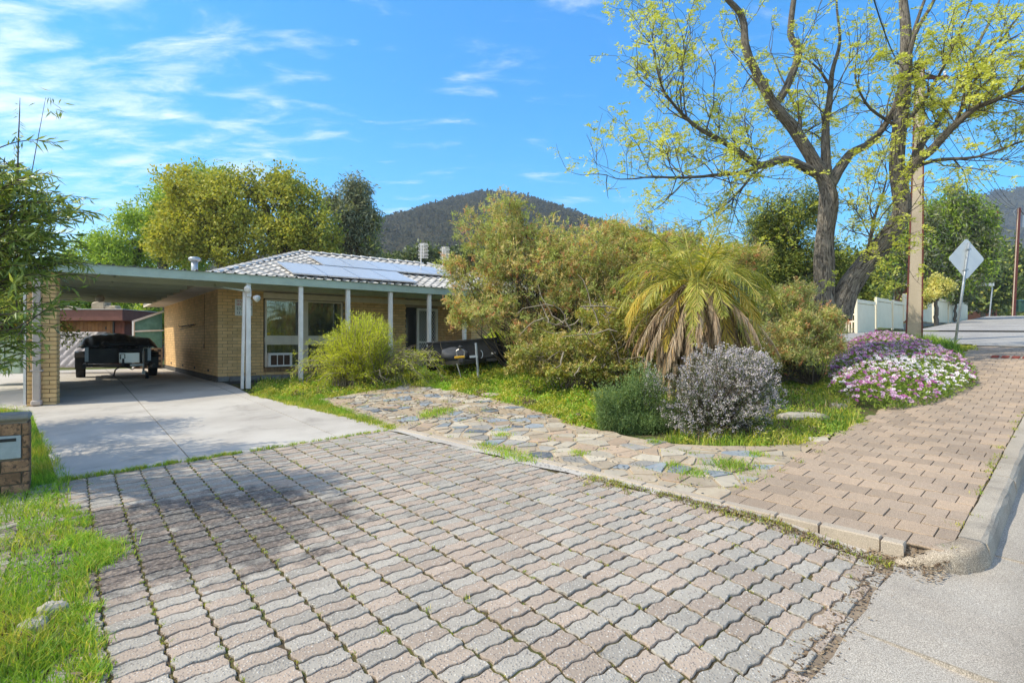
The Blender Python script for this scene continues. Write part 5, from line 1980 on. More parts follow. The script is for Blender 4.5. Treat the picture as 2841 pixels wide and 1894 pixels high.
# ---- behind the carport: shed, mattress, tank
def build_backyard():
    zf = 0.5
    # shed
    D = 24.5
    s = thing('garden_shed', 'low red brown timber shed with a dark red fascia behind the carport', 'shed', P(200, 850, D))
    xl, xr = P(95, 784, D)[0], P(288, 784, D)[0]
    zt0, zt1 = P(200, 737, D)[2], P(200, 712, D)[2]
    b = MB(); b.box(((xl + xr) / 2, D + .9, (zt0 + zt1) / 2), (xr - xl + .1, 2.3, zt1 - zt0), None, 0, 0.02)
    b.box(((xl + xr) / 2, D + .9, zt1 + .02), (xr - xl + .2, 2.4, 0.03), None, 1)
    b.build('roof', ['shed_fascia', 'soffit_paint'], s)
    xw = P(276, 784, D)[0]
    b = MB(); b.box(((xl + xw) / 2, D + 1.2, (zf + zt0) / 2), (xw - xl - .1, 2.0, zt0 - zf)); b.build('wall', 'shed_plank_red', s)
    x = xl + .05
    k = 0
    xm = P(252, 784, D)[0]
    while x < xm:
        w = 0.165
        b = MB(); b.box((x + w / 2, D + .185, (zf + zt0) / 2), (w - .012, 0.02, zt0 - zf - .01)); b.build('plank', 'shed_plank', s)
        x += w
    b = MB(); b.box((xm + .05, D + .17, (zf + zt0) / 2), (0.07, 0.04, zt0 - zf - .01)); b.build('corner_post', 'black_paint', s)
    x = xm + .1
    while x < xw - .05:
        b = MB(); b.box((x + .07, D + .185, (zf + zt0) / 2), (0.13, 0.02, zt0 - zf - .01)); b.build('plank', 'shed_plank_red', s)
        x += .14
    b = MB(); b.box((P(237, 784, D)[0], D + .165, P(200, 753, D)[2]), (0.05, 0.02, 0.12)); b.build('handle', 'black_paint', s)
    # stones on the shed roof
    for k, (px, w, h, lab) in enumerate(((204, .5, .13, 'flat stone on the shed roof near the brick pier'), (280, .62, .30, 'rough sloping stone in the middle of the shed roof'), (318, .5, .16, 'flat pale stone at the right end of the shed roof'))):
        px = (203, 283, 317)[k] if False else (201, 282, 315)[k]
        c = P((615 + 55) / 3.336 / 1.208 if k == 0 else ((870 + 65) / 3.336 / 1.208 if k == 1 else 1048 / 3.336 / 1.208), 784, D + .3)
        b = MB(); b.box((c[0], D + .3, zt1 + .035 + h / 2), (w, .4, h), None, 0, 0.05)
        v = np.concatenate(b.v); v[:, 2] += np.where(v[:, 0] > c[0], 0.4 * h * (k == 1), 0) * (v[:, 2] > zt1 + .1); v += rng.normal(0, .012, v.shape); v[:, 2] = np.maximum(v[:, 2], zt1 + .036); b.v = [v]
        tag(b.build('stone', 'rubble_stone'), lab, 'stone', 'stones on the shed roof')
    # quilted mattress on its side behind the trailer
    D = 19.5
    x0, x1 = P(118, 784, D)[0], P(246, 784, D)[0]
    z0, z1 = P(0, 850, D)[2] + .1, P(0, 762, D)[2]
    nx, nz = 64, 46
    gx, gz = np.meshgrid(np.linspace(0, 1, nx), np.linspace(0, 1, nz), indexing='ij')
    U_, W_ = gx * 11 * 1.4, gz * 11
    q = np.abs(np.sin((U_ + W_ * .5 + .6 * np.sin(W_ * 2)) * 1.4) * np.sin((U_ - W_ * .9) * 1.4))
    rim = np.minimum(np.minimum(gx, 1 - gx), np.minimum(gz, 1 - gz))
    y = D - 0.04 * np.sqrt(q) - 0.06 * np.sqrt(np.clip(rim * 14, 0, 1))
    v = np.stack([x0 + gx * (x1 - x0), y + (1 - gz) * -0.12, z0 + gz * (z1 - z0)], -1).reshape(-1, 3)
    i, j = np.meshgrid(np.arange(nx - 1), np.arange(nz - 1), indexing='ij')
    f = np.stack([i * nz + j, (i + 1) * nz + j, (i + 1) * nz + j + 1, i * nz + j + 1], -1).reshape(-1, 4)
    mt = thing('mattress', 'pale quilted mattress standing on edge behind the covered trailer', 'mattress', ((x0 + x1) / 2, D, z0))
    put('quilted_face', v, f, 'mattress', mt, None, True)
    b = MB(); b.box(((x0 + x1) / 2, D + .09, (z0 + z1) / 2), (x1 - x0, .2, z1 - z0), None, 0, 0.03); b.build('body', 'mattress', mt)
    # pale green tank, far left
    D = 15.0
    x0, x1 = P(-60, 784, D)[0], P(47, 784, D)[0]
    z0, z1 = P(0, 858, D)[2], P(0, 762, D)[2]
    t_ = thing('green_cabinet', 'pale green metal cabinet beside the brick pier, half hidden by leaves', 'cabinet', ((x0 + x1) / 2, D, z0))
    b = MB(); b.box(((x0 + x1) / 2, D + .3, (z0 + z1) / 2), (x1 - x0, .6, z1 - z0), None, 0, 0.02)
    b.build('body', 'pale_green_metal', t_)
    b = MB(); b.box(((x0 + x1) / 2 + .2, D - .006, (z0 + z1) / 2), (0.012, .008, z1 - z0 - .06)); b.build('seam', 'dark_metal', t_)
    b = MB(); b.box((x1 + .02, D + .25, (z0 + z1) / 2 - .25), (.10, .10, z1 - z0 + .3)); b.build('post', 'old_timber', t_)
    c = P(41, 757, D); b = MB(); b.lathe(c, [(0.09, -.09), (0.11, 0.0), (0.08, 0.06), (0.02, 0.09)], 12); b.build('cap', 'paint_white', t_, True)
    # blue grey sheet with a rusty frame
    D = 25.5
    c = P(289, 775, D)
    s = thing('sheet_gate', 'blue grey sheet iron gate with a rusty frame beside the shed', 'gate', c)
    b = MB(); b.box((c[0], D, c[2] - .1), (0.58, .03, 1.4)); b.build('panel', 'blue_sheet', s)
    b = MB(); b.box((c[0] + .3, D, c[2] - .1), (.05, .05, 1.45)); b.box((c[0], D, c[2] + .62), (.62, .04, .05)); b.build('frame', 'rust_frame', s)
    for i in range(3):
        b = MB(); b.box((c[0] - .2 + i * .2, D - .025, c[2] - .1), (.03, .02, 1.36)); b.build('rib', 'blue_sheet', s)
    # wire fence between
    b = MB()
    for i in range(9):
        q = P(300 + i * 9, 784, 25); b.tube([V(q[0], 25, .5), V(q[0], 25, 1.75)], .012, 4)
    for z in (1.0, 1.35, 1.7):
        b.tube([V(P(298, 0, 25)[0], 25, z), V(P(375, 0, 25)[0], 25, z)], .012, 4)
    tag(b.build('wire_fence', 'rust_frame'), 'rusty wire fence between the shed and the end of the house', 'fence')
    # lean-to end with green shade cloth and breeze blocks
    s = thing('shade_screen', 'green shade cloth screen on breeze blocks at the rear corner of the house', 'screen', H(-0.4, 10.3, .5))
    b = MB()
    q = [H(-1.0, 10.2, 1.35), H(-0.05, 10.2, 1.35), H(-0.05, 10.2, 2.75), H(-1.0, 10.2, 2.35)]
    b.add(q, [(0, 1, 2, 3)]); b.build('cloth', 'shade_cloth', s)
    b = MB()
    b.bar(H(-1.05, 10.17, 2.38), H(0, 10.17, 2.82), .06, .08); b.bar(H(-1.02, 10.17, .4), H(-1.02, 10.17, 2.4), .07, .07); b.bar(H(-1.02, 10.17, 2.0), H(0, 10.17, 2.05), .05, .06)
    b.build('frame', 'white_paint', s)
    for r_ in range(4):
        for c_ in range(4):
            b = MB()
            t_ = -0.98 + c_ * .24; z = .5 + r_ * .21
            hbox(b, t_, t_ + .05, 10.2, 10.3, z, z + .2); hbox(b, t_ + .18, t_ + .23, 10.2, 10.3, z, z + .2)
            hbox(b, t_ + .05, t_ + .18, 10.2, 10.3, z, z + .05); hbox(b, t_ + .05, t_ + .18, 10.2, 10.3, z + .15, z + .2)
            hbox(b, t_ + .05, t_ + .18, 10.28, 10.3, z + .05, z + .15, 1)
            b.build('breeze_block', ['breeze_block', 'plinth_dark'], s)


build_backyard()


# ------------------------------------------------------------------ trailers
def wheel(b, c, r, w, ax):
    """tyre and rim about the local X of ax"""
    a = np.stack([ax[:, 1], ax[:, 2], ax[:, 0]], 1)
    b.lathe(c, [(r * .55, -w / 2), (r * .93, -w / 2), (r, -w * .35), (r, w * .35), (r * .93, w / 2), (r * .55, w / 2), (r * .5, w * .2)], 20, a, 0)


def build_camper():
    D = 16.7
    X0 = -11.6
    zf = float(zg(X0, D)) - 0.02
    yaw = R(36)
    ax = np.array([[math.cos(yaw), -math.sin(yaw), 0], [math.sin(yaw), math.cos(yaw), 0], [0, 0, 1]])
    o = thing('camper_trailer', 'black off-road trailer with a black tarpaulin parked under the carport', 'trailer', V(X0, D, zf))
    L = lambda x, y, z: V(X0, D, zf) + ax @ V(x, y, z)
    b = MB()
    b.box(L(0, 1.2, 0.68), (1.56, 2.3, 0.46), ax, 0, 0.015)
    b.build('body', 'black_paint', o)
    b = MB()
    b.box(L(-.8, .4, .42), (.08, 3.0, .1), ax); b.box(L(.8, .4, .42), (.08, 3.0, .1), ax); b.box(L(0, .1, .40), (1.6, .08, .08), ax); b.box(L(0, 1.4, .36), (1.7, .07, .07), ax)
    b.bar(L(-.6, .05, .40), L(.05, -.95, .42), .06, .09); b.bar(L(.6, .05, .40), L(.05, -.95, .42), .06, .09)
    b.build('chassis', 'black_paint', o)
    for sx in (-1, 1):
        b = MB()
        b.box(L(sx * .76, .03, .73), (.085, .02, .42), ax, 0); b.build('corner_strip', 'galv', o)
        b = MB()
        pts = [(-0.5, .62), (-.36, .76), (0, .80), (.36, .76), (.5, .62)]
        for (y0, z0), (y1, z1) in zip(pts[:-1], pts[1:]):
            b.bar(L(sx * .93, 1.2 + y0, z0), L(sx * .93, 1.2 + y1, z1), .26, .02, (0, 0, 1))
        b.box(L(sx * .93, .74, .45), (.24, .012, .34), ax)
        b.build('mudguard', 'black_paint', o)
        b = MB(); wheel(b, L(sx * .92, 1.2, .35), .35, .23, ax)
        w = b.build('wheel', 'rubber', o)
        b = MB(); a = np.stack([ax[:, 1], ax[:, 2], ax[:, 0]], 1)
        b.lathe(L(sx * .92, 1.2, .35), [(.19, -.05), (.17, .02 * sx), (.05, .05 * sx)], 16, a); b.build('rim', 'steel', w)
    # tarpaulin: a sagging cover over the load, drawn in folds
    nx, ny = 44, 34
    gx, gy = np.meshgrid(np.linspace(-1, 1, nx), np.linspace(0, 1, ny), indexing='ij')
    g = np.random.default_rng(5)
    hump = 1.10 + 0.17 * np.exp(-((gx + .35) / .55) ** 2) + 0.13 * np.exp(-((gx - .3) / .6) ** 2) + .03 * np.sin(gx * 9 + gy * 6)
    edge = np.clip((1 - np.abs(gx)) * 6, 0, 1) ** .6
    fr = np.clip(gy * 7, 0, 1) ** .6 * np.clip((1 - gy) * 7, 0, 1) ** .6
    z = .92 + (hump - .92) * edge * fr + .018 * np.sin(gx * 31 + 4 * np.sin(gy * 5)) * (1 - edge * fr * .5)
    v = np.stack([gx * 0.98, gy * 2.5 - .04 + .02 * np.sin(gx * 23), z], -1).reshape(-1, 3)
    v = V(X0, D, zf) + v @ ax.T
    i, j = np.meshgrid(np.arange(nx - 1), np.arange(ny - 1), indexing='ij')
    f = np.stack([i * ny + j, (i + 1) * ny + j, (i + 1) * ny + j + 1, i * ny + j + 1], -1).reshape(-1, 4)
    tp = put('tarpaulin', v, f, 'tarp', None, None, True)
    tag(tp, 'creased black tarpaulin bulging over the load of the carport trailer', 'tarpaulin')
    m = tp.modifiers.new('thickness', 'SOLIDIFY'); m.thickness = .006
    b = MB()
    fold = [(x, 1.02 + .015 * math.sin(x * 14)) for x in np.linspace(-.42, .52, 16)]
    b.tube([L(x, -.06, z_) for x, z_ in fold], [.02] + [.07] * 14 + [.02], 8); b.build('rolled_flap', 'tarp', tp, True)
    # checker plate box on the drawbar
    b = MB()
    b.box(L(.25, -.12, .62), (.50, .28, .30), ax, 0, .008); b.box(L(.25, -.12, .835), (.51, .29, .12), ax, 1, .008)
    b.build('toolbox', ['checker_plate', 'black_worn'], o)
    # jockey wheel
    j = MB()
    j.tube([L(.58, -.62, .22), L(.58, -.62, .82)], .028, 8); j.tube([L(.58, -.62, .82), L(.58, -.62, .9), L(.70, -.62, .91), L(.70, -.62, .95)], .012, 6)
    j.bar(L(.58, -.62, .42), L(.2, -.62, .42), .06, .06); j.box(L(.6, -.62, .2), (.11, .05, .1), ax)
    jw = j.build('jockey_stand', 'steel', o)
    b = MB(); wheel(b, L(.66, -.64, .11), .11, .08, ax); b.build('jockey_wheel', 'rubber', jw)
    # hitch
    b = MB()
    b.box(L(.08, -1.02, .46), (.10, .22, .08), ax, 0, .01); b.box(L(.08, -1.02, .56), (.05, .12, .12), ax); b.tube([L(.02, -.98, .6), L(.02, -.98, .74), L(.12, -.98, .74), L(.12, -.98, .62)], .014, 6)
    b.tube([L(.08, -.9, .45), L(-.1, -.86, .3), L(-.14, -.84, .12)], .02, 6); b.tube([L(.08, -.95, .42), L(.3, -.85, .3), L(.42, -.7, .38)], .014, 6)
    b.build('hitch', 'black_paint', o)


build_camper()


def build_box_trailer():
    D = 13.4
    c = P(1066, 784, D)
    zf = float(zg(c[0], D)) + .07
    yaw, roll = R(1), R(-4.0)
    A1 = np.array([[math.cos(yaw), -math.sin(yaw), 0], [math.sin(yaw), math.cos(yaw), 0], [0, 0, 1]])
    A2 = np.array([[math.cos(roll), 0, math.sin(roll)], [0, 1, 0], [-math.sin(roll), 0, math.cos(roll)]])
    ax = A1 @ A2
    o = thing('box_trailer', 'tilted black box trailer with a covered spare wheel standing in long grass', 'trailer', V(c[0], D, zf))
    L = lambda x, y, z: V(c[0], D, zf) + ax @ V(x, y, z)
    z0 = P(0, 832, D)[2] - zf
    z0 = 0.30
    hh = .43
    b = MB()
    b.box(L(0, 0, z0 + hh / 2), (1.62, .03, hh), ax, 0, .004)
    b.box(L(0, 0, z0 + hh), (1.66, .06, .05), ax, 0, .006)
    b.box(L(-.8, 1.15, z0 + hh / 2), (.03, 2.3, hh), ax); b.box(L(.8, 1.15, z0 + hh / 2), (.03, 2.3, hh), ax)
    b.box(L(-.8, 1.15, z0 + hh), (.05, 2.3, .045), ax); b.box(L(.8, 1.15, z0 + hh), (.05, 2.3, .045), ax)
    b.box(L(0, 2.3, z0 + hh / 2), (1.62, .03, hh), ax); b.box(L(0, 1.15, z0 + .015), (1.6, 2.28, .02), ax)
    b.build('tray', 'black_worn', o)
    b = MB()
    b.bar(L(-.55, .1, z0 - .06), L(.05, -1.25, z0 - .04), .05, .09); b.bar(L(.55, .1, z0 - .06), L(.05, -1.25, z0 - .04), .05, .09)
    b.box(L(0, .02, z0 - .06), (1.6, .06, .07), ax)
    b.build('drawbar', 'black_paint', o)
    b = MB(); b.box(L(0, 1.2, z0 - .06), (1.6, .06, .06), ax); b.build('axle', 'black_paint', o)
    for sx in (-1, 1):
        b = MB(); wheel(b, L(sx * .9, 1.2, .27), .31, .19, ax); b.build('wheel', 'rubber', o)
        b = MB(); b.box(L(sx * .9, 1.2, .64), (.22, .8, .02), ax); b.box(L(sx * .9, .8, .5), (.22, .02, .28), ax); b.build('mudguard', 'black_worn', o)
        b = MB(); b.box(L(sx * .72, -.02, z0 + (.04 if sx < 0 else .09)), (.10, .01, .04), ax); b.build('reflector', 'reflector', o)
    # covered spare wheel on the drawbar
    b = MB()
    d = unit(ax @ V(0.15, -.35, .9)); x_ = unit(np.cross(ax @ V(0, 1, 0), d)); y_ = np.cross(d, x_)
    b.lathe(L(-.16, -.30, z0 + .13), [(.05, -.10), (.23, -.10), (.27, -.06), (.28, 0), (.27, .06), (.23, .09), (.05, .10)], 22, np.stack([x_ * 1.15, y_ * .9, d], 1))
    v = np.concatenate(b.v); v += rng.normal(0, .006, v.shape); b.v = [v]
    b.build('spare_wheel', 'canvas_grey', o, True)
    # coupling, yellow handle, chain ring
    b = MB()
    b.box(L(.05, -1.3, z0 + .0), (.11, .3, .09), ax, 0, .012); b.box(L(.02, -1.28, z0 + .08), (.22, .12, .05), ax, 1, .01)
    b.tube([L(-.03, -1.3, z0 + .08), L(-.04, -1.3, z0 + .22), L(.05, -1.3, z0 + .27), L(.13, -1.3, z0 + .20), L(.12, -1.3, z0 + .06)], .014, 6, 2)
    b.lathe(L(.05, -1.3, z0 + .28), [(.01, -.03), (.045, -.02), (.05, .02), (.02, .05)], 10, ax, 0)
    for i in range(6):
        b.tube([L(-.05 + .01 * i, -1.25, z0 - .05 - i * .05), L(-.05 + .012 * i, -1.25, z0 - .10 - i * .05)], .012, 5, 2)
    b.build('coupling', ['black_paint', 'yellow_paint', 'steel'], o)
    b = MB()
    b.tube([L(.36, -.75, -.12), L(.36, -.75, .66)], .028, 8); b.bar(L(.20, -.75, z0 + .06), L(.38, -.75, z0 + .06), .05, .05)
    ring = [L(.44 + .055 * math.cos(a), -.75, z0 + .1 + .09 * math.sin(a)) for a in np.linspace(-1.4, 1.4, 9)]
    b.tube(ring, .009, 5)
    b.build('jockey_stand', 'galv', o)


build_box_trailer()
# ------------------------------------------------------------------ vegetation
def lobe(px, py, rx, ry, depth, rd=None):
    """an ellipsoid of foliage: centre, radii"""
    c = P(px, py, depth)
    a, b_ = rx * depth / 1300, ry * depth / 1300
    return (c, V(a, rd if rd else a * 0.8, b_))


def lumps(lobes, k=10, f=.47, at=.74):
    """break a crown into smaller uneven masses so that its outline is ragged and has gaps"""
    o = []
    for l in lobes:
        for i in range(k):
            d = rand_dirs(1)[0]
            r = at * rng.uniform(.55, 1.12)
            o.append((l[0] + d * l[1] * r, l[1] * f * rng.uniform(.65, 1.25)) + tuple(l[2:]))
    return o


def sample_lobes(lobes, n, inner=0.4):
    vol = np.array([(l[1].prod()) ** (2 / 3) * (l[2] if len(l) > 2 else 1) for l in lobes])
    which = rng.choice(len(lobes), n, p=vol / vol.sum())
    C = np.array([l[0] for l in lobes])[which]; RR = np.array([l[1] for l in lobes])[which]
    d = rand_dirs(n)
    r = rng.uniform(0, 1, n) ** inner
    # uneven outline
    wob = 1 + 0.16 * np.sin(d[:, 0] * 5 + which * 1.7) * np.sin(d[:, 2] * 6 + which) + rng.normal(0, 0.05, n)
    return C + d * RR * (r * wob)[:, None], d, which


def foliage(L, lobes, n, per, ll, ww, rc, out=0.6, up=0.2, mats=(0,), probs=None, inner=0.4, floor=0.05, rad=None, jit=1.0):
    c, od, wh = sample_lobes(lobes, n, inner)
    g = zg(c[:, 0], c[:, 1])
    c[:, 2] = np.maximum(c[:, 2], g + floor)
    axis = unit(od * out + UP * up + rand_dirs(n) * 0.5)
    mi = rng.choice(mats, n, p=probs)
    k = per
    b = np.repeat(c, k, 0) + rng.normal(0, rc, (n * k, 3))
    d = unit(np.repeat(axis, k, 0) + rand_dirs(n * k) * jit)
    L.add(b, d, ll * rng.uniform(0.6, 1.3, n * k), ww * rng.uniform(0.7, 1.3, n * k), np.repeat(mi, k))
    return c, axis


def tufts(L, c, axis, per, ll, ww, spread, mi, stem=0.0):
    """needle tufts: leaves set along a short shoot, pointing outwards round it"""
    n = len(c)
    t_ = rng.uniform(-1, 0.3, (n * per, 1)) * stem
    ax = np.repeat(axis, per, 0)
    b = np.repeat(c, per, 0) + ax * t_
    d = unit(ax * (1 - spread) + rand_dirs(n * per) * spread)
    L.add(b, d, ll * rng.uniform(0.6, 1.25, n * per), ww * rng.uniform(0.8, 1.2, n * per), np.repeat(mi, per))


def curve(a, b, sag=0.0, n=5, jig=0.0, bow=None):
    t_ = np.linspace(0, 1, n)[:, None]
    p = a + (b - a) * t_
    p = p + UP * (-sag * 4 * t_ * (1 - t_))
    if bow is not None:
        p = p + bow * (4 * t_ * (1 - t_))
    if jig:
        q = rng.normal(0, jig, (n, 3)); q[0] = 0; q[-1] = 0
        p = p + q
    return p


def stems(T, roots, ends, r0, r1, n=5, sag=0.0, jig=0.05, sides=4, bow=0.0):
    for e in ends:
        a = roots[rng.integers(len(roots))]
        T.add(curve(a, e, sag, n, jig, rand_dirs(1)[0] * bow if bow else None), np.linspace(r0, r1, n) * rng.uniform(.7, 1.2), sides)


def limb_pts(seq, per=4):
    """picture points (px, py, depth, radius) -> smooth world polyline and radii"""
    pts = np.array([P(*q[:3]) for q in seq]); rad = np.array([q[3] for q in seq])
    n = len(seq)
    o, r = [], []
    for i in range(n - 1):
        p0, p1, p2, p3 = pts[max(i - 1, 0)], pts[i], pts[i + 1], pts[min(i + 2, n - 1)]
        for k in range(per):
            t_ = k / per
            o.append(0.5 * ((2 * p1) + (-p0 + p2) * t_ + (2 * p0 - 5 * p1 + 4 * p2 - p3) * t_ ** 2 + (-p0 + 3 * p1 - 3 * p2 + p3) * t_ ** 3))
            r.append(rad[i] + (rad[i + 1] - rad[i]) * t_)
    o.append(pts[-1]); r.append(rad[-1])
    return np.array(o), np.array(r)


# ---- the big two-stemmed tree by the corner
def build_big_tree():
    D = 13.2
    base = P(1900, 715, D); base[2] = float(zg(base[0], base[1]))
    o = thing('street_tree', 'big old twin-trunked tree with rough grey bark and thin lime green spring leaves', 'tree', base)
    t1 = [(1893, 760, D, .35), (1890, 700, D, .28), (1893, 640, D, .225), (1893, 560, D, .205), (1900, 500, D, .20), (1903, 450, D, .20), (1893, 410, D, .165)]
    t2 = [(1925, 730, D, .29), (1945, 668, D, .245), (1995, 597, D + .1, .225), (2048, 532, D + .2, .21), (2072, 478, D + .2, .185), (2060, 385, D + .3, .165), (2066, 296, D + .4, .165), (2078, 190, D + .5, .14), (2081, 85, D + .5, .12), (2074, 0, D + .6, .10), (2070, -70, D + .6, .08)]
    limbs = {
        'a': [(1897, 420, D, .2), (1867, 366, D, .165), (1823, 296, D - .1, .15), (1776, 237, D - .2, .13), (1747, 182, D - .2, .115), (1717, 114, D - .3, .10), (1709, 42, D - .3, .085), (1679, 4, D - .4, .07), (1640, -40, D - .4, .05)],
        'b': [(1780, 240, D - .2, .10), (1802, 207, D - .1, .10), (1827, 148, D, .092), (1831, 110, D, .088), (1816, 76, D, .08), (1823, 0, D, .07), (1828, -60, D, .06)],
        'c': [(1880, 400, D, .15), (1850, 386, D - .2, .12), (1802, 368, D - .5, .105), (1751, 383, D - .8, .09), (1717, 368, D - 1.0, .075), (1662, 326, D - 1.3, .06), (1611, 300, D - 1.5, .048), (1569, 262, D - 1.6, .038), (1527, 211, D - 1.7, .028), (1514, 169, D - 1.8, .02), (1500, 110, D - 1.8, .01)],
        'c2': [(1760, 380, D - .8, .06), (1700, 398, D - 1.0, .048), (1654, 402, D - 1.2, .04), (1569, 408, D - 1.5, .03), (1497, 406, D - 1.7, .022), (1421, 410, D - 1.8, .012), (1390, 400, D - 1.8, .006)],
        'c3': [(1740, 385, D - .8, .04), (1696, 440, D - 1.1, .026), (1654, 478, D - 1.2, .016), (1611, 507, D - 1.3, .007)],
        'd': [(1898, 420, D, .17), (1895, 368, D + .1, .13), (1895, 296, D + .2, .10), (1903, 237, D + .2, .085), (1911, 169, D + .3, .06), (1929, 97, D + .3, .04), (1921, 25, D + .3, .028), (1914, -40, D + .3, .02)],
        'd2': [(1906, 200, D + .2, .045), (1880, 160, D + .3, .03), (1850, 135, D + .3, .015)],
        'e': [(1905, 425, D, .17), (1950, 355, D + .3, .12), (2001, 325, D + .6, .10), (2052, 254, D + .9, .08), (2075, 169, D + 1.1, .065), (2100, 63, D + 1.2, .05), (2130, -20, D + 1.2, .035)],
        'f': [(2066, 430, D + .2, .15), (2094, 385, D, .125), (2141, 347, D - .3, .11), (2188, 296, D - .6, .09), (2239, 254, D - .9, .07), (2290, 233, D - 1.2, .055), (2354, 207, D - 1.5, .04), (2440, 160, D - 1.8, .02)],
        'g': [(2085, 395, D + .1, .12), (2120, 330, D + .5, .085), (2162, 271, D + .8, .07), (2205, 190, D + 1.1, .055), (2247, 106, D + 1.3, .042), (2290, 21, D + 1.5, .03), (2310, -40, D + 1.6, .02)],
        'h': [(2070, 400, D + .2, .06), (2140, 372, D - .2, .05), (2247, 364, D - .7, .032), (2354, 326, D - 1.2, .02), (2420, 310, D - 1.4, .01)],
        'i': [(2080, 180, D + .4, .07), (2102, 85, D + .2, .055), (2149, 0, D, .04), (2170, -50, D, .03)],
        'j': [(1995, 590, D, .07), (1998, 560, D - .2, .05), (2010, 500, D - .4, .035), (2030, 440, D - .5, .022), (2040, 400, D - .6, .012)],
        'k': [(1860, 360, D, .07), (1835, 320, D + .4, .05), (1836, 270, D + .7, .04), (1800, 190, D + 1.0, .025), (1770, 120, D + 1.2, .012)],
        'l': [(2070, 300, D + .4, .06), (2130, 220, D + .1, .045), (2180, 130, D - .2, .03), (2220, 40, D - .4, .018)],
        'm': [(2188, 296, D - .6, .05), (2240, 180, D - .5, .035), (2300, 90, D - .6, .022), (2352, 20, D - .7, .012)],
        'n': [(2066, 296, D + .4, .05), (2000, 250, D + .1, .035), (1965, 180, D, .022), (1975, 100, D, .012)],
    }
    Tb = Tubes()
    for s in (t1, t2):
        p, r = limb_pts(s)
        ph = np.linspace(0, 9, len(r))
        Tb.add(p, r * (1 + .05 * np.sin(ph * 2.1) + rng.normal(0, .015, len(r))), 16)
    Tb.build('trunk', 'bark_grey', o)
    Lb, Tw = Tubes(), Tubes()
    nodes, ndir, ncol = [], [], []
    main = []
    for k, s in limbs.items():
        p, r = limb_pts(s)
        p = p + np.cumsum(rng.normal(0, .006, p.shape), 0)
        r = r * .87
        Lb.add(p, r, 9)
        main.append((k, p, r))
    Lb.build('limb', 'bark_grey', o)
    dens = {'a': 16, 'b': 6, 'c': 30, 'c2': 18, 'c3': 9, 'd': 7, 'd2': 3, 'e': 18, 'f': 26, 'g': 24, 'h': 16, 'i': 12, 'j': 12, 'k': 14, 'l': 16, 'm': 16, 'n': 10}

    def grow(p, d, r, L, lev):
        n = 6
        q = [p]
        for _ in range(n - 1):
            d = unit(d + rng.normal(0, 0.16, 3) + UP * (0.05 if lev < 3 else 0.0))
            q.append(q[-1] + d * L / (n - 1))
        q = np.array(q)
        Tw.add(q, np.linspace(r, max(r * .35, .0028), n), 4 if lev > 1 else 5)
        if lev >= 3:
            for j in (2, 3, 4, 5):
                if rng.uniform() < 0.8:
                    nodes.append(q[j]); ndir.append(d)
            return
        m = rng.integers(3, 6) if lev == 1 else rng.integers(2, 4)
        for _ in range(m):
            j = rng.integers(1, n)
            nd = unit(d + rand_dirs(1)[0] * 0.85 + UP * 0.15)
            grow(q[j], nd, r * .55, L * rng.uniform(.4, .7), lev + 1)
        nodes.append(q[-1]); ndir.append(d)
    for k, p, r in main:
        for _ in range(dens[k]):
            j = int(rng.uniform(0.22, 1.0) * (len(p) - 1))
            tg = unit(p[min(j + 1, len(p) - 1)] - p[max(j - 1, 0)])
            if p[j][2] > 8.3:
                continue
            sd = unit(tg * 0.6 + rand_dirs(1)[0] * 0.9 + UP * (0.35 if k in 'cfhg' else 0.1))
            grow(p[j], sd, min(.016, r[j] * .5), rng.uniform(.7, 1.5), 1)
        for _ in range(2):
            grow(p[-1], unit(p[-1] - p[-3] + rng.normal(0, .1, 3)), .01, rng.uniform(.6, 1.0), 2)
    # low epicormic shoots on the trunks
    for _ in range(26):
        q = P(rng.uniform(1900, 2090), rng.uniform(420, 640), D - .35)
        grow(q, unit(rand_dirs(1)[0] + V(0, -.6, .2)), .008, rng.uniform(.4, .8), 2)
    Tw.build('twig', 'twig_bark', o)
    tag(o.children[-1], kind='stuff')
    nodes, ndir = np.array(nodes), np.array(ndir)
    # feathery leaves: a stalk with paired leaflets
    pick = rng.uniform(size=len(nodes)) < np.where(nodes[:, 0] > 8.2, .56, .42)
    nodes, ndir = nodes[pick], ndir[pick]
    Lf = Leaves()
    for rep in range(2):
        n = len(nodes)
        d = unit(ndir * .4 + rand_dirs(n) * 1.0 + UP * -.05)
        m = 9
        L = rng.uniform(.10, .22, n)
        t_ = np.tile(np.linspace(.15, 1, m), n)
        b = np.repeat(nodes, m, 0) + np.repeat(d * L[:, None], m, 0) * t_[:, None] - UP * (t_ ** 2 * np.repeat(L, m) * .4)[:, None]
        sd = unit(np.cross(np.repeat(d, m, 0), UP)) * np.where(np.arange(n * m) % 2 == 0, 1, -1)[:, None]
        ld = unit(sd + np.repeat(d, m, 0) * .55 + rng.normal(0, .25, (n * m, 3)))
        Lf.add(b, ld, rng.uniform(.05, .085, n * m), rng.uniform(.022, .034, n * m), 0)
    tag(Lf.build('foliage', ['leaf_robinia'], o), kind='stuff')


build_big_tree()


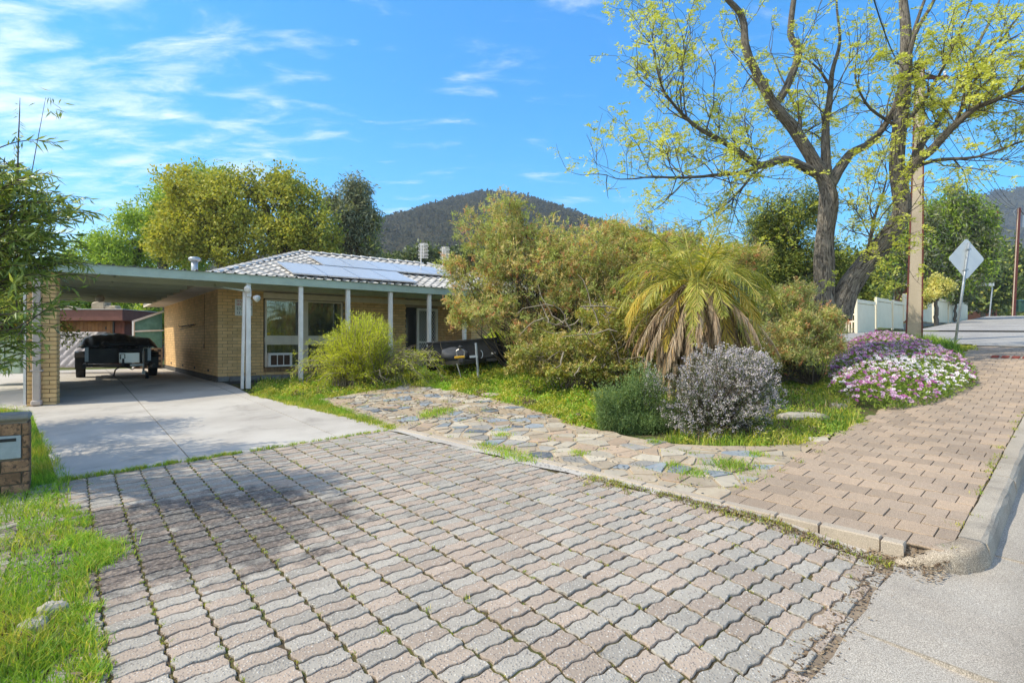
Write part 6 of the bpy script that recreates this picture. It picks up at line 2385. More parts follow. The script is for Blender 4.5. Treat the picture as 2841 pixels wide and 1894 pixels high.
def tree(name, label, base, trunk_r, fork, lobes, n, per, ll, ww, rc, mats, bark='twig_bark', group=None, out=.5, up=.2, droop=False, probs=None, twigs=90, inner=.4, tw_r=.03):
    base = np.array(base, float)
    base[2] = float(zg(base[0], base[1]))
    o = thing(name, label, 'tree', base, group)
    fork = np.asarray(fork, float)
    T = Tubes()
    p = curve(base - UP * .1, fork, 0, 7, trunk_r * .5)
    T.add(p, np.linspace(trunk_r * 1.25, trunk_r * .8, 7), 9)
    T.build('trunk', 'bark_grey', o)
    Br = Tubes()
    big = lobes
    lobes = lumps(lobes)
    for l in big:
        Br.add(curve(p[-1], l[0], 0, 6, .12), np.linspace(trunk_r * .6, trunk_r * .2, 6), 6)
    Lf = Leaves()
    mi = tuple(range(len(mats)))
    if droop:
        # hanging strands
        c, od, wh = sample_lobes(lobes, n, inner)
        k = per
        s = rng.uniform(.5, 1.5, n)
        t_ = rng.uniform(0, 1, (n, k))
        sw = rng.normal(0, .18, (n, 3)); sw[:, 2] = 0
        b = c[:, None, :] + (-UP * 1.0)[None, None, :] * (t_ * s[:, None])[..., None] * droop + sw[:, None, :] * (t_ ** 2)[..., None] + rng.normal(0, rc, (n, k, 3))
        d = unit(rand_dirs(n * k) + V(0, 0, -.7))
        mm = np.repeat(rng.choice(mi, n, p=probs), k)
        Lf.add(b.reshape(-1, 3), d, ll * rng.uniform(.6, 1.3, n * k), ww * rng.uniform(.7, 1.3, n * k), mm)
    else:
        c, ax = foliage(Lf, lobes, n, per, ll, ww, rc, out, up, mi, probs, inner)
    for e in c[rng.choice(len(c), min(twigs, len(c)), replace=False)]:
        k = int(np.argmin([np.linalg.norm((e - l[0]) / l[1]) for l in big]))
        Br.add(curve(p[-1] + (big[k][0] - p[-1]) * rng.uniform(.3, 1), e, -.05, 5, .1), np.linspace(tw_r, tw_r * .25, 5), 4)
    tag(Br.build('branches', bark, o), kind='stuff')
    tag(Lf.build('crown', mats, o), kind='stuff')
    return o


GB = 'trees standing behind the house'
D = 36
tree('pepper_tree', 'fresh green weeping pepper tree, the leftmost of the tall trees behind the carport', P(380, 700, D), .35, P(380, 560, D),
     [lobe(410, 425, 75, 70, D), lobe(345, 500, 85, 70, D), lobe(255, 560, 75, 45, D), lobe(300, 590, 90, 50, D), lobe(430, 520, 80, 90, D), lobe(190, 600, 80, 45, D), lobe(475, 410, 55, 50, D)],
     1500, 26, .26, .085, .16, ['leaf_pepper'], group=GB, droop=1.0, inner=.45)
D = 31
tree('maple_tree', 'rounded tree with yellow green new leaves left of centre behind the house', P(500, 700, D), .3, P(500, 580, D),
     [lobe(460, 455, 95, 75, D), lobe(510, 500, 100, 80, D), lobe(420, 540, 80, 70, D), lobe(530, 560, 90, 60, D)],
     1250, 24, .17, .12, .17, ['leaf_maple'], group=GB, twigs=220, inner=.34)
D = 31.5
tree('maple_tree', 'open topped yellow green tree with bare twigs showing, right of the rounded one', P(640, 700, D), .3, P(640, 580, D),
     [lobe(590, 425, 55, 55, D), lobe(660, 455, 75, 65, D), lobe(710, 510, 70, 75, D), lobe(640, 540, 100, 60, D), lobe(745, 560, 45, 60, D)],
     900, 22, .16, .115, .17, ['leaf_maple', 'leaf_acacia'], group=GB, twigs=300, inner=.4, probs=[.8, .2])
D = 34
tree('gum_tree', 'grey green gum tree with hanging leaves, rightmost of the row behind the house', P(800, 720, D), .3, P(800, 590, D),
     [lobe(820, 435, 42, 40, D), lobe(795, 500, 55, 50, D), lobe(840, 500, 38, 55, D), lobe(800, 570, 70, 50, D), lobe(855, 560, 30, 45, D), lobe(770, 450, 25, 30, D)],
     760, 24, .30, .07, .17, ['leaf_gum', 'leaf_acacia'], group=GB, droop=.8, probs=[.88, .12], twigs=160)
# lower growth behind the carport and beyond the house
D = 30
tree('backyard_shrub', 'leafy green shrub seen through the carport beside the rear house corner', P(340, 800, 27), .12, P(340, 760, 27),
     [lobe(345, 735, 45, 45, 27), lobe(320, 760, 40, 35, 27)], 420, 22, .16, .08, .12, ['leaf_acacia', 'leaf_pepper'], probs=[.5, .5], group='shrubs behind the carport')
tree('backyard_shrub', 'weeping green growth seen through the carport above the shed', P(200, 800, 33), .15, P(200, 700, 33),
     [lobe(200, 665, 110, 45, 33), lobe(110, 650, 80, 60, 33), lobe(290, 670, 70, 50, 33), lobe(250, 720, 120, 40, 33)], 900, 22, .26, .08, .14, ['leaf_pepper'], droop=.8, group='shrubs behind the carport')
tree('olive_tree', 'dark olive green tree beyond the roof between the gum tree and the big bush', P(960, 720, 62), .4, P(960, 640, 62),
     [lobe(930, 605, 60, 28, 62), lobe(1000, 596, 55, 32, 62), lobe(1060, 600, 60, 34, 62), lobe(870, 620, 50, 25, 62)], 1500, 14, .42, .25, .4, ['leaf_dark', 'leaf_gum'], probs=[.7, .3])
tree('pepper_tree', 'broad green pepper tree behind the left neighbour, mostly hidden by near leaves', P(60, 760, 30), .3, P(60, 660, 30),
     [lobe(60, 640, 120, 70, 30), lobe(-60, 620, 120, 90, 30)], 800, 22, .26, .085, .16, ['leaf_pepper'], droop=.9)

# ---- right of the picture, over the fence
D = 17.5
tree('acacia_tree', 'dense dark green wattle with narrow leaves behind the palm and the big trunk', P(1790, 760, D), .14, P(1790, 640, D),
     [lobe(1790, 500, 85, 70, D), lobe(1740, 560, 65, 80, D), lobe(1830, 570, 80, 90, D), lobe(1790, 650, 110, 70, D), lobe(1870, 480, 45, 45, D), lobe(1920, 610, 60, 70, D)],
     1900, 20, .13, .026, .10, ['leaf_acacia', 'leaf_dark'], probs=[.65, .35], out=.5, up=-.1, inner=.35)
D = 36
tree('pepper_tree', 'weeping green pepper tree above the white fence behind the concrete pole', P(2100, 740, D), .42, P(2130, 610, D),
     [lobe(2180, 470, 70, 60, D), lobe(2110, 520, 75, 75, D), lobe(2230, 540, 70, 80, D), lobe(2040, 580, 60, 70, D), lobe(2160, 580, 90, 60, D), lobe(2265, 500, 35, 50, D)],
     1900, 24, .30, .075, .16, ['leaf_pepper', 'leaf_gum'], probs=[.45, .55], droop=1.2, inner=.4)
D = 31
tree('cream_shrub', 'cream and green variegated shrub just above the white fence', P(2150, 720, D), .1, P(2150, 690, D),
     [lobe(2135, 672, 34, 20, D), lobe(2165, 655, 30, 20, D), lobe(2110, 690, 25, 16, D)], 300, 18, .14, .08, .10, ['leaf_cream', 'leaf_acacia'], probs=[.8, .2])
tree('grey_shrub', 'grey green spiky shrub above the far end of the white fence', P(2195, 720, 37), .08, P(2195, 700, 37),
     [lobe(2190, 685, 45, 12, 37)], 260, 18, .25, .05, .10, ['leaf_gum'], up=.8)
for k, (px, py, rx, ry, dp, lab) in enumerate((
        (2330, 620, 60, 55, 70, 'dark bushy tree at the right edge beyond the red pole'),
        (2260, 650, 45, 45, 62, 'dark rounded tree behind the street name sign'),
        (2020, 650, 60, 40, 46, 'shady dark shrub behind the twin trunks by the fence'),
        (1960, 640, 50, 60, 30, 'bright green shrub between the twin trunks and the fence'))):
    tree('garden_tree', lab, P(px, 730, dp), .2, P(px, py + ry * .5, dp),
         [lobe(px, py, rx, ry, dp), lobe(px - rx * .5, py + ry * .4, rx * .7, ry * .6, dp), lobe(px + rx * .5, py + ry * .35, rx * .7, ry * .6, dp)], 650, 16, .012 * dp ** .9, .006 * dp ** .9, .012 * dp, ['leaf_dark', 'leaf_acacia'], probs=[.7, .3] if k < 3 else [.2, .8])
# the wooded slope that closes the view behind everything
L = Leaves()
n = 2600
x = rng.uniform(-150, 170, n); y = rng.uniform(85, 150, n)
z = zg(x, y)
h = rng.uniform(4, 8.5, n) * np.where((x > -60) & (x < -25), .8, 1)
k = 16
b = np.repeat(np.stack([x, y, z], 1), k, 0) + rand_dirs(n * k) * np.repeat(np.stack([h * .5, h * .5, h * .5], 1), k, 0) + UP * np.repeat(h * .55, k)[:, None]
L.add(b, rand_dirs(n * k), rng.uniform(.7, 1.6, n * k), rng.uniform(.5, 1.0, n * k), 0)
tag(L.build('far_woodland', ['leaf_dark']), 'dark far woodland along the foot of the hills', 'woodland', kind='stuff')


# ---- shrubs of the front garden
def shrub(name, label, base, roots, parts, bark, cat='shrub', tw=300, tr=(.014, .004), extra=None, group=None, jig=.05, bow=.1):
    base = np.array(base, float); base[2] = float(zg(base[0], base[1]))
    o = thing(name, label, cat, base, group)
    Lf = Leaves()
    mats = []
    ends = []
    for (lobes, n, per, ll, ww, mt, probs, kind, inner) in parts:
        off = len(mats); mats += mt
        if name in ('big_grevillea', 'low_shrub', 'grey_grevillea'):
            lobes = lumps(lobes, 11, .47, .76)
        c, od, wh = sample_lobes(lobes, n, inner)
        g = zg(c[:, 0], c[:, 1]); c[:, 2] = np.maximum(c[:, 2], g + rng.uniform(.03, .15, n))
        axis = unit(od * .5 + UP * .45 + rand_dirs(n) * .55)
        mi = off + rng.choice(len(mt), n, p=probs)
        if kind == 'tuft':
            tufts(Lf, c, axis, per, ll, ww, .62, mi, ll * 1.6)
        else:
            bb = np.repeat(c, per, 0) + rng.normal(0, ll * .8, (n * per, 3))
            Lf.add(bb, unit(np.repeat(axis, per, 0) + rand_dirs(n * per)), ll * rng.uniform(.6, 1.3, n * per), ww * rng.uniform(.7, 1.3, n * per), np.repeat(mi, per))
        ends.append(c)
    ends = np.concatenate(ends)
    T = Tubes()
    rt = [on(base[0] + a, base[1] + b_, -.03) for a, b_ in roots]
    stems(T, rt, ends[rng.choice(len(ends), min(tw, len(ends)), replace=False)], tr[0], tr[1], 6, 0, jig, 4, bow)
    if extra is not None:
        extra(T)
    tag(T.build('stems', bark, o), kind='stuff')
    tag(Lf.build('foliage', mats, o), kind='stuff')
    return o


D = 13.2
shrub('big_grevillea', 'huge sprawling needle-leaved bush with tan and pink tips in the middle of the garden', P(1330, 830, D), [(-.8, 0), (0, 0), (.6, .2), (-.3, -.4), (1.2, .1), (.2, .5), (-1.5, .2)],
      [([lobe(1140, 545, 95, 90, D), lobe(1220, 570, 140, 105, D), lobe(1330, 590, 150, 100, D), lobe(1440, 620, 120, 95, D), lobe(1080, 640, 70, 60, D), lobe(1200, 680, 130, 95, D),
         lobe(1330, 700, 150, 90, D), lobe(1040, 705, 45, 40, D - .5), lobe(1120, 720, 95, 45, D - .5), lobe(1045, 605, 35, 40, D), lobe(1500, 590, 90, 60, D + 1), lobe(1600, 600, 120, 60, D + 2), lobe(1690, 590, 80, 45, D + 2.5), lobe(1190, 480, 40, 35, D), lobe(1420, 540, 60, 35, D + .5), lobe(1500, 640, 110, 90, D + .3), lobe(1560, 560, 80, 40, D + 1), lobe(1400, 660, 130, 90, D - .3), lobe(1260, 760, 120, 60, D - .3)],
        12500, 14, .09, .0165, ['grev_green', 'grev_tan', 'grev_red', 'leaf_grevillea'], [.50, .25, .06, .19], 'tuft', .42)],
      'twig_bark', tw=420, tr=(.018, .0035), bow=.25)
shrub('tall_twiggy_shrub', 'thin twiggy shrub tips rising against the sky left of the palm', P(1500, 800, 15.5), [(0, 0), (.2, .1)],
      [([lobe(1482, 520, 20, 35, 15.5), lobe(1530, 540, 26, 30, 15.5), lobe(1455, 545, 20, 25, 15.5), lobe(1575, 545, 22, 25, 15.5)], 170, 14, .08, .014, ['leaf_gum', 'grev_tan'], [.7, .3], 'tuft', .6)],
      'twig_bark', tw=90, tr=(.016, .004))
D = 11.0


def dead_sticks(T):
    for _ in range(46):
        a = P(rng.uniform(1230, 1560), rng.uniform(700, 850), rng.uniform(10.2, 11.2))
        d = unit(V(rng.normal(0, 1), rng.normal(0, .4), rng.normal(.15, .5)))
        L = rng.uniform(.4, 1.1)
        p = curve(a, a + d * L, rng.uniform(-.1, .2), 6, .02)
        T.add(p, np.linspace(.016, .006, 6), 5)


shrub('low_shrub', 'tangled low yellow green shrub with bare pale sticks under the big bush', P(1420, 850, D), [(-1, 0), (0, 0), (.8, 0), (.3, -.3)],
      [([lobe(1260, 800, 90, 50, D), lobe(1380, 790, 100, 70, D), lobe(1480, 780, 90, 80, D), lobe(1200, 830, 50, 30, D), lobe(1540, 800, 50, 70, D - .5), lobe(1400, 720, 70, 40, D + .6), lobe(1300, 840, 110, 28, D - .3), lobe(1430, 850, 110, 28, D - .4), lobe(1530, 860, 60, 30, D - .6), lobe(1470, 720, 90, 50, D)],
        5600, 12, .06, .022, ['leaf_under', 'grev_green', 'grev_tan'], [.6, .22, .18], 'tuft', .42)],
      'twig_pale', tw=240, tr=(.012, .004), extra=dead_sticks, bow=.2)
D = 11.2
shrub('grey_grevillea', 'feathery grey green shrub with rusty flowers between the palm and the daisies', P(1830, 820, D), [(-.5, 0), (.3, 0), (.6, .3), (0, .4)],
      [([lobe(1770, 770, 80, 60, D), lobe(1860, 770, 85, 60, D), lobe(1810, 700, 85, 50, D + .6), lobe(1900, 745, 45, 45, D), lobe(1700, 740, 50, 60, D + .4), lobe(1740, 830, 80, 35, D - .4), lobe(1850, 720, 60, 40, D + .8), lobe(1820, 830, 100, 40, D - .1)],
        4600, 13, .07, .013, ['leaf_greygreen', 'grev_tan', 'grev_red', 'grev_green'], [.46, .12, .06, .36], 'tuft', .55)],
      'twig_bark', tw=150, tr=(.010, .003), bow=.15)
shrub('green_euphorbia', 'small bright yellow green bush just behind the box trailer', P(1150, 830, 15.2), [(0, 0), (.2, 0)],
      [([lobe(1150, 785, 35, 38, 15.2), lobe(1185, 800, 30, 30, 15.2)], 300, 14, .09, .03, ['leaf_broom', 'leaf_pepper'], [.7, .3], 'tuft', .45)], 'twig_pale', tw=60)


# ---- broom in front of the verandah
def build_broom():
    D = 13.0
    base = P(835, 870, D); base[2] = float(zg(base[0], base[1]))
    o = thing('broom_bush', 'bright lime green broom bush sprawling in front of the verandah posts', 'shrub', base)
    T, T2, Lf = Tubes(), Tubes(), Leaves()
    n = 640
    for i in range(n):
        tx = rng.normal(-.12, .52); ty = rng.normal(0, .4)
        dry = tx > .42 and rng.uniform() < .75
        h = (1.72 - .55 * abs(tx + .05) ** 1.3) * rng.uniform(.5, 1.0)
        if dry:
            h *= .72; tx *= 1.5
        root = base + V(rng.normal(0, .18) + tx * .35, rng.normal(0, .15), 0)
        tip = base + V(.16 + tx * 1.05, ty * 1.3, max(.1, h * (1 if rng.uniform() < .7 else rng.uniform(.15, .7))))
        p = curve(root, tip, -.06 - .2 * abs(tx), 8, .03) - UP * (np.linspace(0, 1, 8)[:, None] ** 3) * rng.uniform(0, .35) * abs(tx)
        (T2 if dry else T).add(p, np.linspace(.009, .003, 8), 4)
        if dry and rng.uniform() < .6:
            for _ in range(3):
                q = p[rng.integers(2, 8)]
                T2.add(curve(q, q + rand_dirs(1)[0] * rng.uniform(.15, .4), 0, 4, .02), np.linspace(.005, .002, 4), 4)
            continue
        m = 84
        t_ = rng.uniform(.06, 1, m) ** .8
        idx = t_ * 7; a = idx.astype(int).clip(0, 6); f = (idx - a)[:, None]
        q = p[a] * (1 - f) + p[a + 1] * f
        tg = unit(p[a + 1] - p[a])
        d = unit(tg * .9 + rand_dirs(m) * .6)
        Lf.add(q + rng.normal(0, .035, (m, 3)), d, rng.uniform(.05, .11, m), rng.uniform(.008, .014, m), 0)
    tag(T.build('stems', 'twig_pale', o), kind='stuff')
    tag(T2.build('dry_stems', 'twig_pale', o), kind='stuff')
    tag(Lf.build('foliage', ['leaf_broom'], o), kind='stuff')


build_broom()


# ---- palm with a skirt of dead fronds
def build_palm():
    D = 9.6
    base = P(1580, 860, D); base[2] = float(zg(base[0], base[1]))
    o = thing('palm', 'short date palm with arching yellow green fronds and a thick skirt of dead brown fronds', 'palm', base)
    top = P(1600, 652, D)
    T = Tubes()
    T.add(curve(base - UP * .1, top, 0, 8, .02), np.linspace(.26, .2, 8), 12)
    T.build('trunk', 'leaf_palm_dead', o)
    g = np.random.default_rng(3)

    def frond(az, el, L, droop, mat, name, w=.24, origin=top, leafl=.30, dead=False):
        n = 16
        d = V(math.sin(az) * math.cos(el), math.cos(az) * math.cos(el), math.sin(el))
        p = [origin + V(math.sin(az), math.cos(az), 0) * .1 + UP * g.uniform(-.1, .06)]
        for i in range(n - 1):
            d = unit(d - UP * droop * (0.5 + i / n) / n * 2)
            p.append(p[-1] + d * L / (n - 1))
        p = np.array(p)
        p[:, 2] = np.maximum(p[:, 2], zg(p[:, 0], p[:, 1]) + .05)
        v, f, _ = tube_np(p, np.linspace(.016, .003, n), 4)
        vs, fs, mi = [v], [tuple(q) for q in f], [1] * len(f)
        k = len(v)
        m = 44
        for side in (-1, 1):
            t_ = np.linspace(.16, 1, m) + g.uniform(-.008, .008, m)
            t_ = np.clip(t_, 0, .999)
            idx = t_ * (n - 1); a = idx.astype(int); fr = (idx - a)[:, None]
            q = p[a] * (1 - fr) + p[a + 1] * fr
            tg = unit(p[a + 1] - p[a])
            sd = unit(np.cross(tg, UP + 1e-3)) * side
            upn = unit(np.cross(sd, tg) * side)
            if dead:
                ld = unit(tg * 1.0 + sd * g.uniform(.05, .4, (m, 1)) - UP * g.uniform(.2, .9, (m, 1)))
            else:
                ld = unit(tg * .75 + sd * g.uniform(.4, .9, (m, 1)) + upn * g.uniform(-.1, .3, (m, 1)) - UP * g.uniform(.05, .75, (m, 1)))
            ll = leafl * np.sin(np.clip(t_ * 1.02, 0, 1) * math.pi) ** .45 * g.uniform(.8, 1.15, m)
            ll = np.maximum(ll, .08)[:, None]
            ws = unit(np.cross(ld, upn)) * .0095
            mid = q + ld * ll * .5
            tip = q + ld * ll - UP * ll * (.10 if not dead else .25)
            vv = np.stack([q, mid + ws, tip, mid - ws], 1).reshape(-1, 3)
            vs.append(vv)
            fs += [tuple(k + 4 * i + j for j in range(4)) for i in range(m)]
            mi += [0] * m
            k += 4 * m
        put(name, np.concatenate(vs), fs, [mat, 'leaf_palm_dead' if dead else mat], o, mi)
    for i in range(38):
        az = i * 2.39996 + g.uniform(-.3, .3)
        f = i / 38
        el = R(82 - 74 * f ** .75 + g.uniform(-6, 6))
        L = g.uniform(1.1, 1.45) + .3 * f
        mat = 'leaf_palm_yellow' if (f > .72 and g.uniform() < .6) else 'leaf_palm'
        frond(az, el, L, .75 + .75 * f, mat, 'frond', leafl=.32)
    for az, el in ((R(200), -8), (R(160), -22), (R(230), -15), (R(120), -25), (R(95), -10), (R(265), -12), (R(180), -35), (R(140), -5)):
        frond(az, R(el), g.uniform(1.2, 1.6), g.uniform(1.1, 1.6), 'leaf_palm_yellow' if el < -11 else 'leaf_palm', 'frond', leafl=.30)
    for i in range(135):
        az = g.uniform(0, 6.283)
        if i < 105:
            az = R(215) + g.normal(.0, .85)      # the skirt hangs towards the street and to the left
        h = g.uniform(-.65, -.02)
        frond(az, R(g.uniform(-60, 2)), g.uniform(1.0, 1.65), g.uniform(.8, 1.9), 'leaf_palm_dead', 'dead_frond', origin=top + UP * (h * .8 + .02), leafl=.28, dead=True)


build_palm()


# ---- rosemary, in flower
def build_rosemary():
    c = G(1655, 1000); D = c[1] + .35
    o = thing('rosemary_bush', 'dense rounded rosemary bush covered in pale lilac flowers at the edge of the paving', 'shrub', on(P(1655, 0, D)[0], D))
    Lf, Fl, T = Leaves(), Leaves(), Tubes()
    lobes = [lobe(1660, 890, 105, 88, D, .55), lobe(1600, 930, 70, 70, D, .45), lobe(1715, 915, 68, 85, D, .5), lobe(1650, 955, 110, 55, D - .1, .5), lobe(1700, 850, 70, 45, D, .45)]
    n = 3000
    p, d, wh = sample_lobes(lobes, n, .16)
    p[:, 2] = np.maximum(p[:, 2], zg(p[:, 0], p[:, 1]) + .02)
    ax = unit(d * 1.0 + UP * .3 + rand_dirs(n) * .45)
    L = rng.uniform(.05, .095, n)
    m = 13
    t_ = rng.uniform(-1.0, 1, (n, m))
    b = (p[:, None] + ax[:, None] * (t_ * L[:, None])[..., None]).reshape(-1, 3)
    Lf.add(b, unit(np.repeat(ax, m, 0) * .6 + rand_dirs(n * m) * .9), rng.uniform(.02, .034, n * m), .0055, 0)
    fl = np.nonzero(rng.uniform(size=n) < np.where(p[:, 0] < c[0] - .28, .38, .34 + .42 * np.clip((p[:, 2] - c[2]) / 1.0, 0, 1)))[0]
    m = 15
    t_ = rng.uniform(.1, 1.05, (len(fl), m))
    b = (p[fl][:, None] + ax[fl][:, None] * (t_ * L[fl][:, None])[..., None]).reshape(-1, 3) + rng.normal(0, .012, (len(fl) * m, 3))
    Fl.add(b, unit(rand_dirs(len(b)) + np.repeat(d[fl], m, 0) * .7), rng.uniform(.015, .025, len(b)), rng.uniform(.013, .019, len(b)), 0, fold=.1, at=.6)
    root = [on(c[0] + a, D + b_, -.02) for a, b_ in ((-.15, 0), (.1, .1), (.2, -.1), (0, -.15))]
    stems(T, root, p[rng.choice(n, 260, replace=False)], .012, .003, 5, 0, .03, 4, .05)
    tag(T.build('stems', 'twig_bark', o), kind='stuff')
    tag(Lf.build('foliage', ['leaf_rosemary'], o), kind='stuff')
    tag(Fl.build('flowers', ['flower_lilac'], o), kind='stuff')
    # the greener sprigs to its left
    c2 = G(1440, 990); D2 = c2[1] + .25
    o = thing('lavender_bush', 'low soft green bush of upright sprigs left of the flowering rosemary', 'shrub', on(P(1440, 0, D2)[0], D2))
    Lf, Fl = Leaves(), Leaves()
    lobes = [lobe(1420, 945, 62, 58, D2, .35), lobe(1480, 925, 55, 65, D2 + .1, .35), lobe(1540, 965, 55, 45, D2, .35), lobe(1450, 980, 95, 25, D2 - .1, .3), lobe(1590, 992, 60, 22, D2 - .1, .25), lobe(1660, 1002, 50, 14, D2 - .15, .2), lobe(1400, 970, 50, 30, D2, .3)]
    lobes = lumps(lobes, 9, .5, .7)
    n = 3800
    p, d, wh = sample_lobes(lobes, n, .3)
    p[:, 2] = np.maximum(p[:, 2], zg(p[:, 0], p[:, 1]) + .03)
    ax = unit(d * .35 + UP * 1.0 + rand_dirs(n) * .3)
    L = rng.uniform(.08, .16, n) * np.where(rng.uniform(size=n) < .12, 1.8, 1)
    m = 16
    t_ = rng.uniform(-1.0, 1, (n, m))
    b = (p[:, None] + ax[:, None] * (t_ * L[:, None])[..., None]).reshape(-1, 3)
    Lf.add(b, unit(np.repeat(ax, m, 0) * .8 + rand_dirs(n * m) * .8), rng.uniform(.026, .045, n * m), .0085, 0)
    fl = np.nonzero((p[:, 0] > P(1475, 0, D2)[0]) & (p[:, 0] < P(1535, 0, D2)[0]) & (p[:, 2] > c2[2] + .2) & (rng.uniform(size=n) < .7))[0]
    m = 12
    t_ = rng.uniform(0, .95, (len(fl), m))
    b = (p[fl][:, None] + ax[fl][:, None] * (t_ * L[fl][:, None])[..., None]).reshape(-1, 3) + rng.normal(0, .009, (len(fl) * m, 3))
    Fl.add(b, rand_dirs(len(b)), .014, .011, 0, fold=.1, at=.6)
    tag(Lf.build('foliage', ['leaf_lavender'], o), kind='stuff')
    tag(Fl.build('flowers', ['flower_lilac'], o), kind='stuff')


build_rosemary()


# ---- daisies
def build_daisies():
    q = [(1905, 900), (1960, 930), (2050, 944), (2150, 925), (2240, 885), (2235, 850), (2170, 815), (2080, 790), (1950, 795), (1900, 850)]
    pl = [tuple(G(*a)[:2]) for a in q]
    ctr = np.mean(pl, 0)
    o = thing('daisy_bush', 'spreading mound of white and purple daisies beside the footpath', 'flower bed', on(*ctr))
    PL_ = np.array(pl)

    def height(x, y):
        # a mound: distance to the outline
        P2 = PL_
        d = np.full(x.shape, 9.0)
        for i in range(len(P2)):
            a, b_ = P2[i], P2[(i + 1) % len(P2)]
            e = b_ - a
            t_ = np.clip(((x - a[0]) * e[0] + (y - a[1]) * e[1]) / (e @ e), 0, 1)
            d = np.minimum(d, np.hypot(x - a[0] - t_ * e[0], y - a[1] - t_ * e[1]))
        return .40 * np.sqrt(np.clip(d / .65, 0, 1)) + .04 * np.sin(x * 5) * np.sin(y * 6)
    n = 9000
    s = scatter(pl, n, 0.0)
    h = height(s[:, 0], s[:, 1])
    z = zg(s[:, 0], s[:, 1]) + h * rng.uniform(.35, 1.0, len(s))
    Lf = Leaves()
    m = 5
    b = np.repeat(np.column_stack([s, z]), m, 0) + rng.normal(0, .03, (len(s) * m, 3))
    Lf.add(b, unit(rand_dirs(len(b)) + UP * .5), rng.uniform(.04, .08, len(b)), rng.uniform(.014, .026, len(b)), 0)
    tag(Lf.build('foliage', ['leaf_daisy'], o), kind='stuff')
    # flowers: nine petals and an eye
    def daisy(pet):
        vs, fs, mi = [], [], []
        k = 0
        for i in range(9):
            a = 2 * math.pi * i / 9
            r = .029 * (1 + .1 * math.sin(i * 2.4))
            ca, sa = math.cos(a), math.sin(a)
            for (rr, w, zz_) in ((.005, 0, .001), (r * .6, .0075, .004), (r, 0, .006), (r * .6, -.0075, .004)):
                vs.append((ca * rr - sa * w, sa * rr + ca * w, zz_))
            fs.append((k, k + 1, k + 2, k + 3)); mi.append(0); k += 4
        for i in range(6):
            a = 2 * math.pi * i / 6
            vs.append((.0065 * math.cos(a), .0065 * math.sin(a), .005))
        fs.append(tuple(range(k, k + 6))); mi.append(1)
        return np.array(vs), fs, mi, [pet, 'flower_eye']
    kinds = [daisy(p) for p in ('petal_white', 'petal_pink', 'petal_purple')]
    mes = [mesh_from('flower', v, f, mt, mi) for v, f, mi, mt in kinds]
    n = 2600
    s = scatter(pl, n, 0.0)
    h = height(s[:, 0], s[:, 1])
    z = zg(s[:, 0], s[:, 1]) + h * rng.uniform(.85, 1.0, len(s)) + rng.uniform(.02, .07, len(s))
    # white in a drift across the middle and right, purple at the rim
    cen = V(P(2110, 0, 10.5)[0], 10.3)
    dw = np.hypot((s[:, 0] - cen[0]) / 1.5, (s[:, 1] - cen[1]) / 1.6) + rng.normal(0, .42, len(s))
    kind = np.where(dw < .72, 0, np.where(rng.uniform(size=len(s)) < .66, 1, 2))
    order = np.argsort(np.hypot(s[:, 0], s[:, 1]) - z * 1.5)
    rest = MB(); rv, rf_, rm = [], [], []
    k = 0
    for r_, i in enumerate(order):
        nrm = unit(V(rng.normal(-.15, .35), rng.normal(-.45, .35), 1.0))
        x_ = unit(np.cross(nrm, V(math.cos(i), math.sin(i), .2))); y_ = np.cross(nrm, x_)
        sc = rng.uniform(1.0, 1.55)
        c = V(s[i, 0], s[i, 1], z[i])
        if r_ < 300:
            m4 = Matrix(((x_[0] * sc, y_[0] * sc, nrm[0] * sc, c[0]), (x_[1] * sc, y_[1] * sc, nrm[1] * sc, c[1]), (x_[2] * sc, y_[2] * sc, nrm[2] * sc, c[2]), (0, 0, 0, 1)))
            inst('flower', mes[kind[i]], m4, o)
        else:
            v, f, mi, mt = kinds[kind[i]]
            rv.append(c + (v * sc) @ np.stack([x_, y_, nrm], 1).T)
            rf_ += [tuple(a + k for a in q_) for q_ in f]
            rm += [3 if a == 1 else int(kind[i]) for a in mi]
            k += len(v)
    tag(put('flower_field', np.concatenate(rv), rf_, ['petal_white', 'petal_pink', 'petal_purple', 'flower_eye'], o, rm), kind='stuff')


build_daisies()


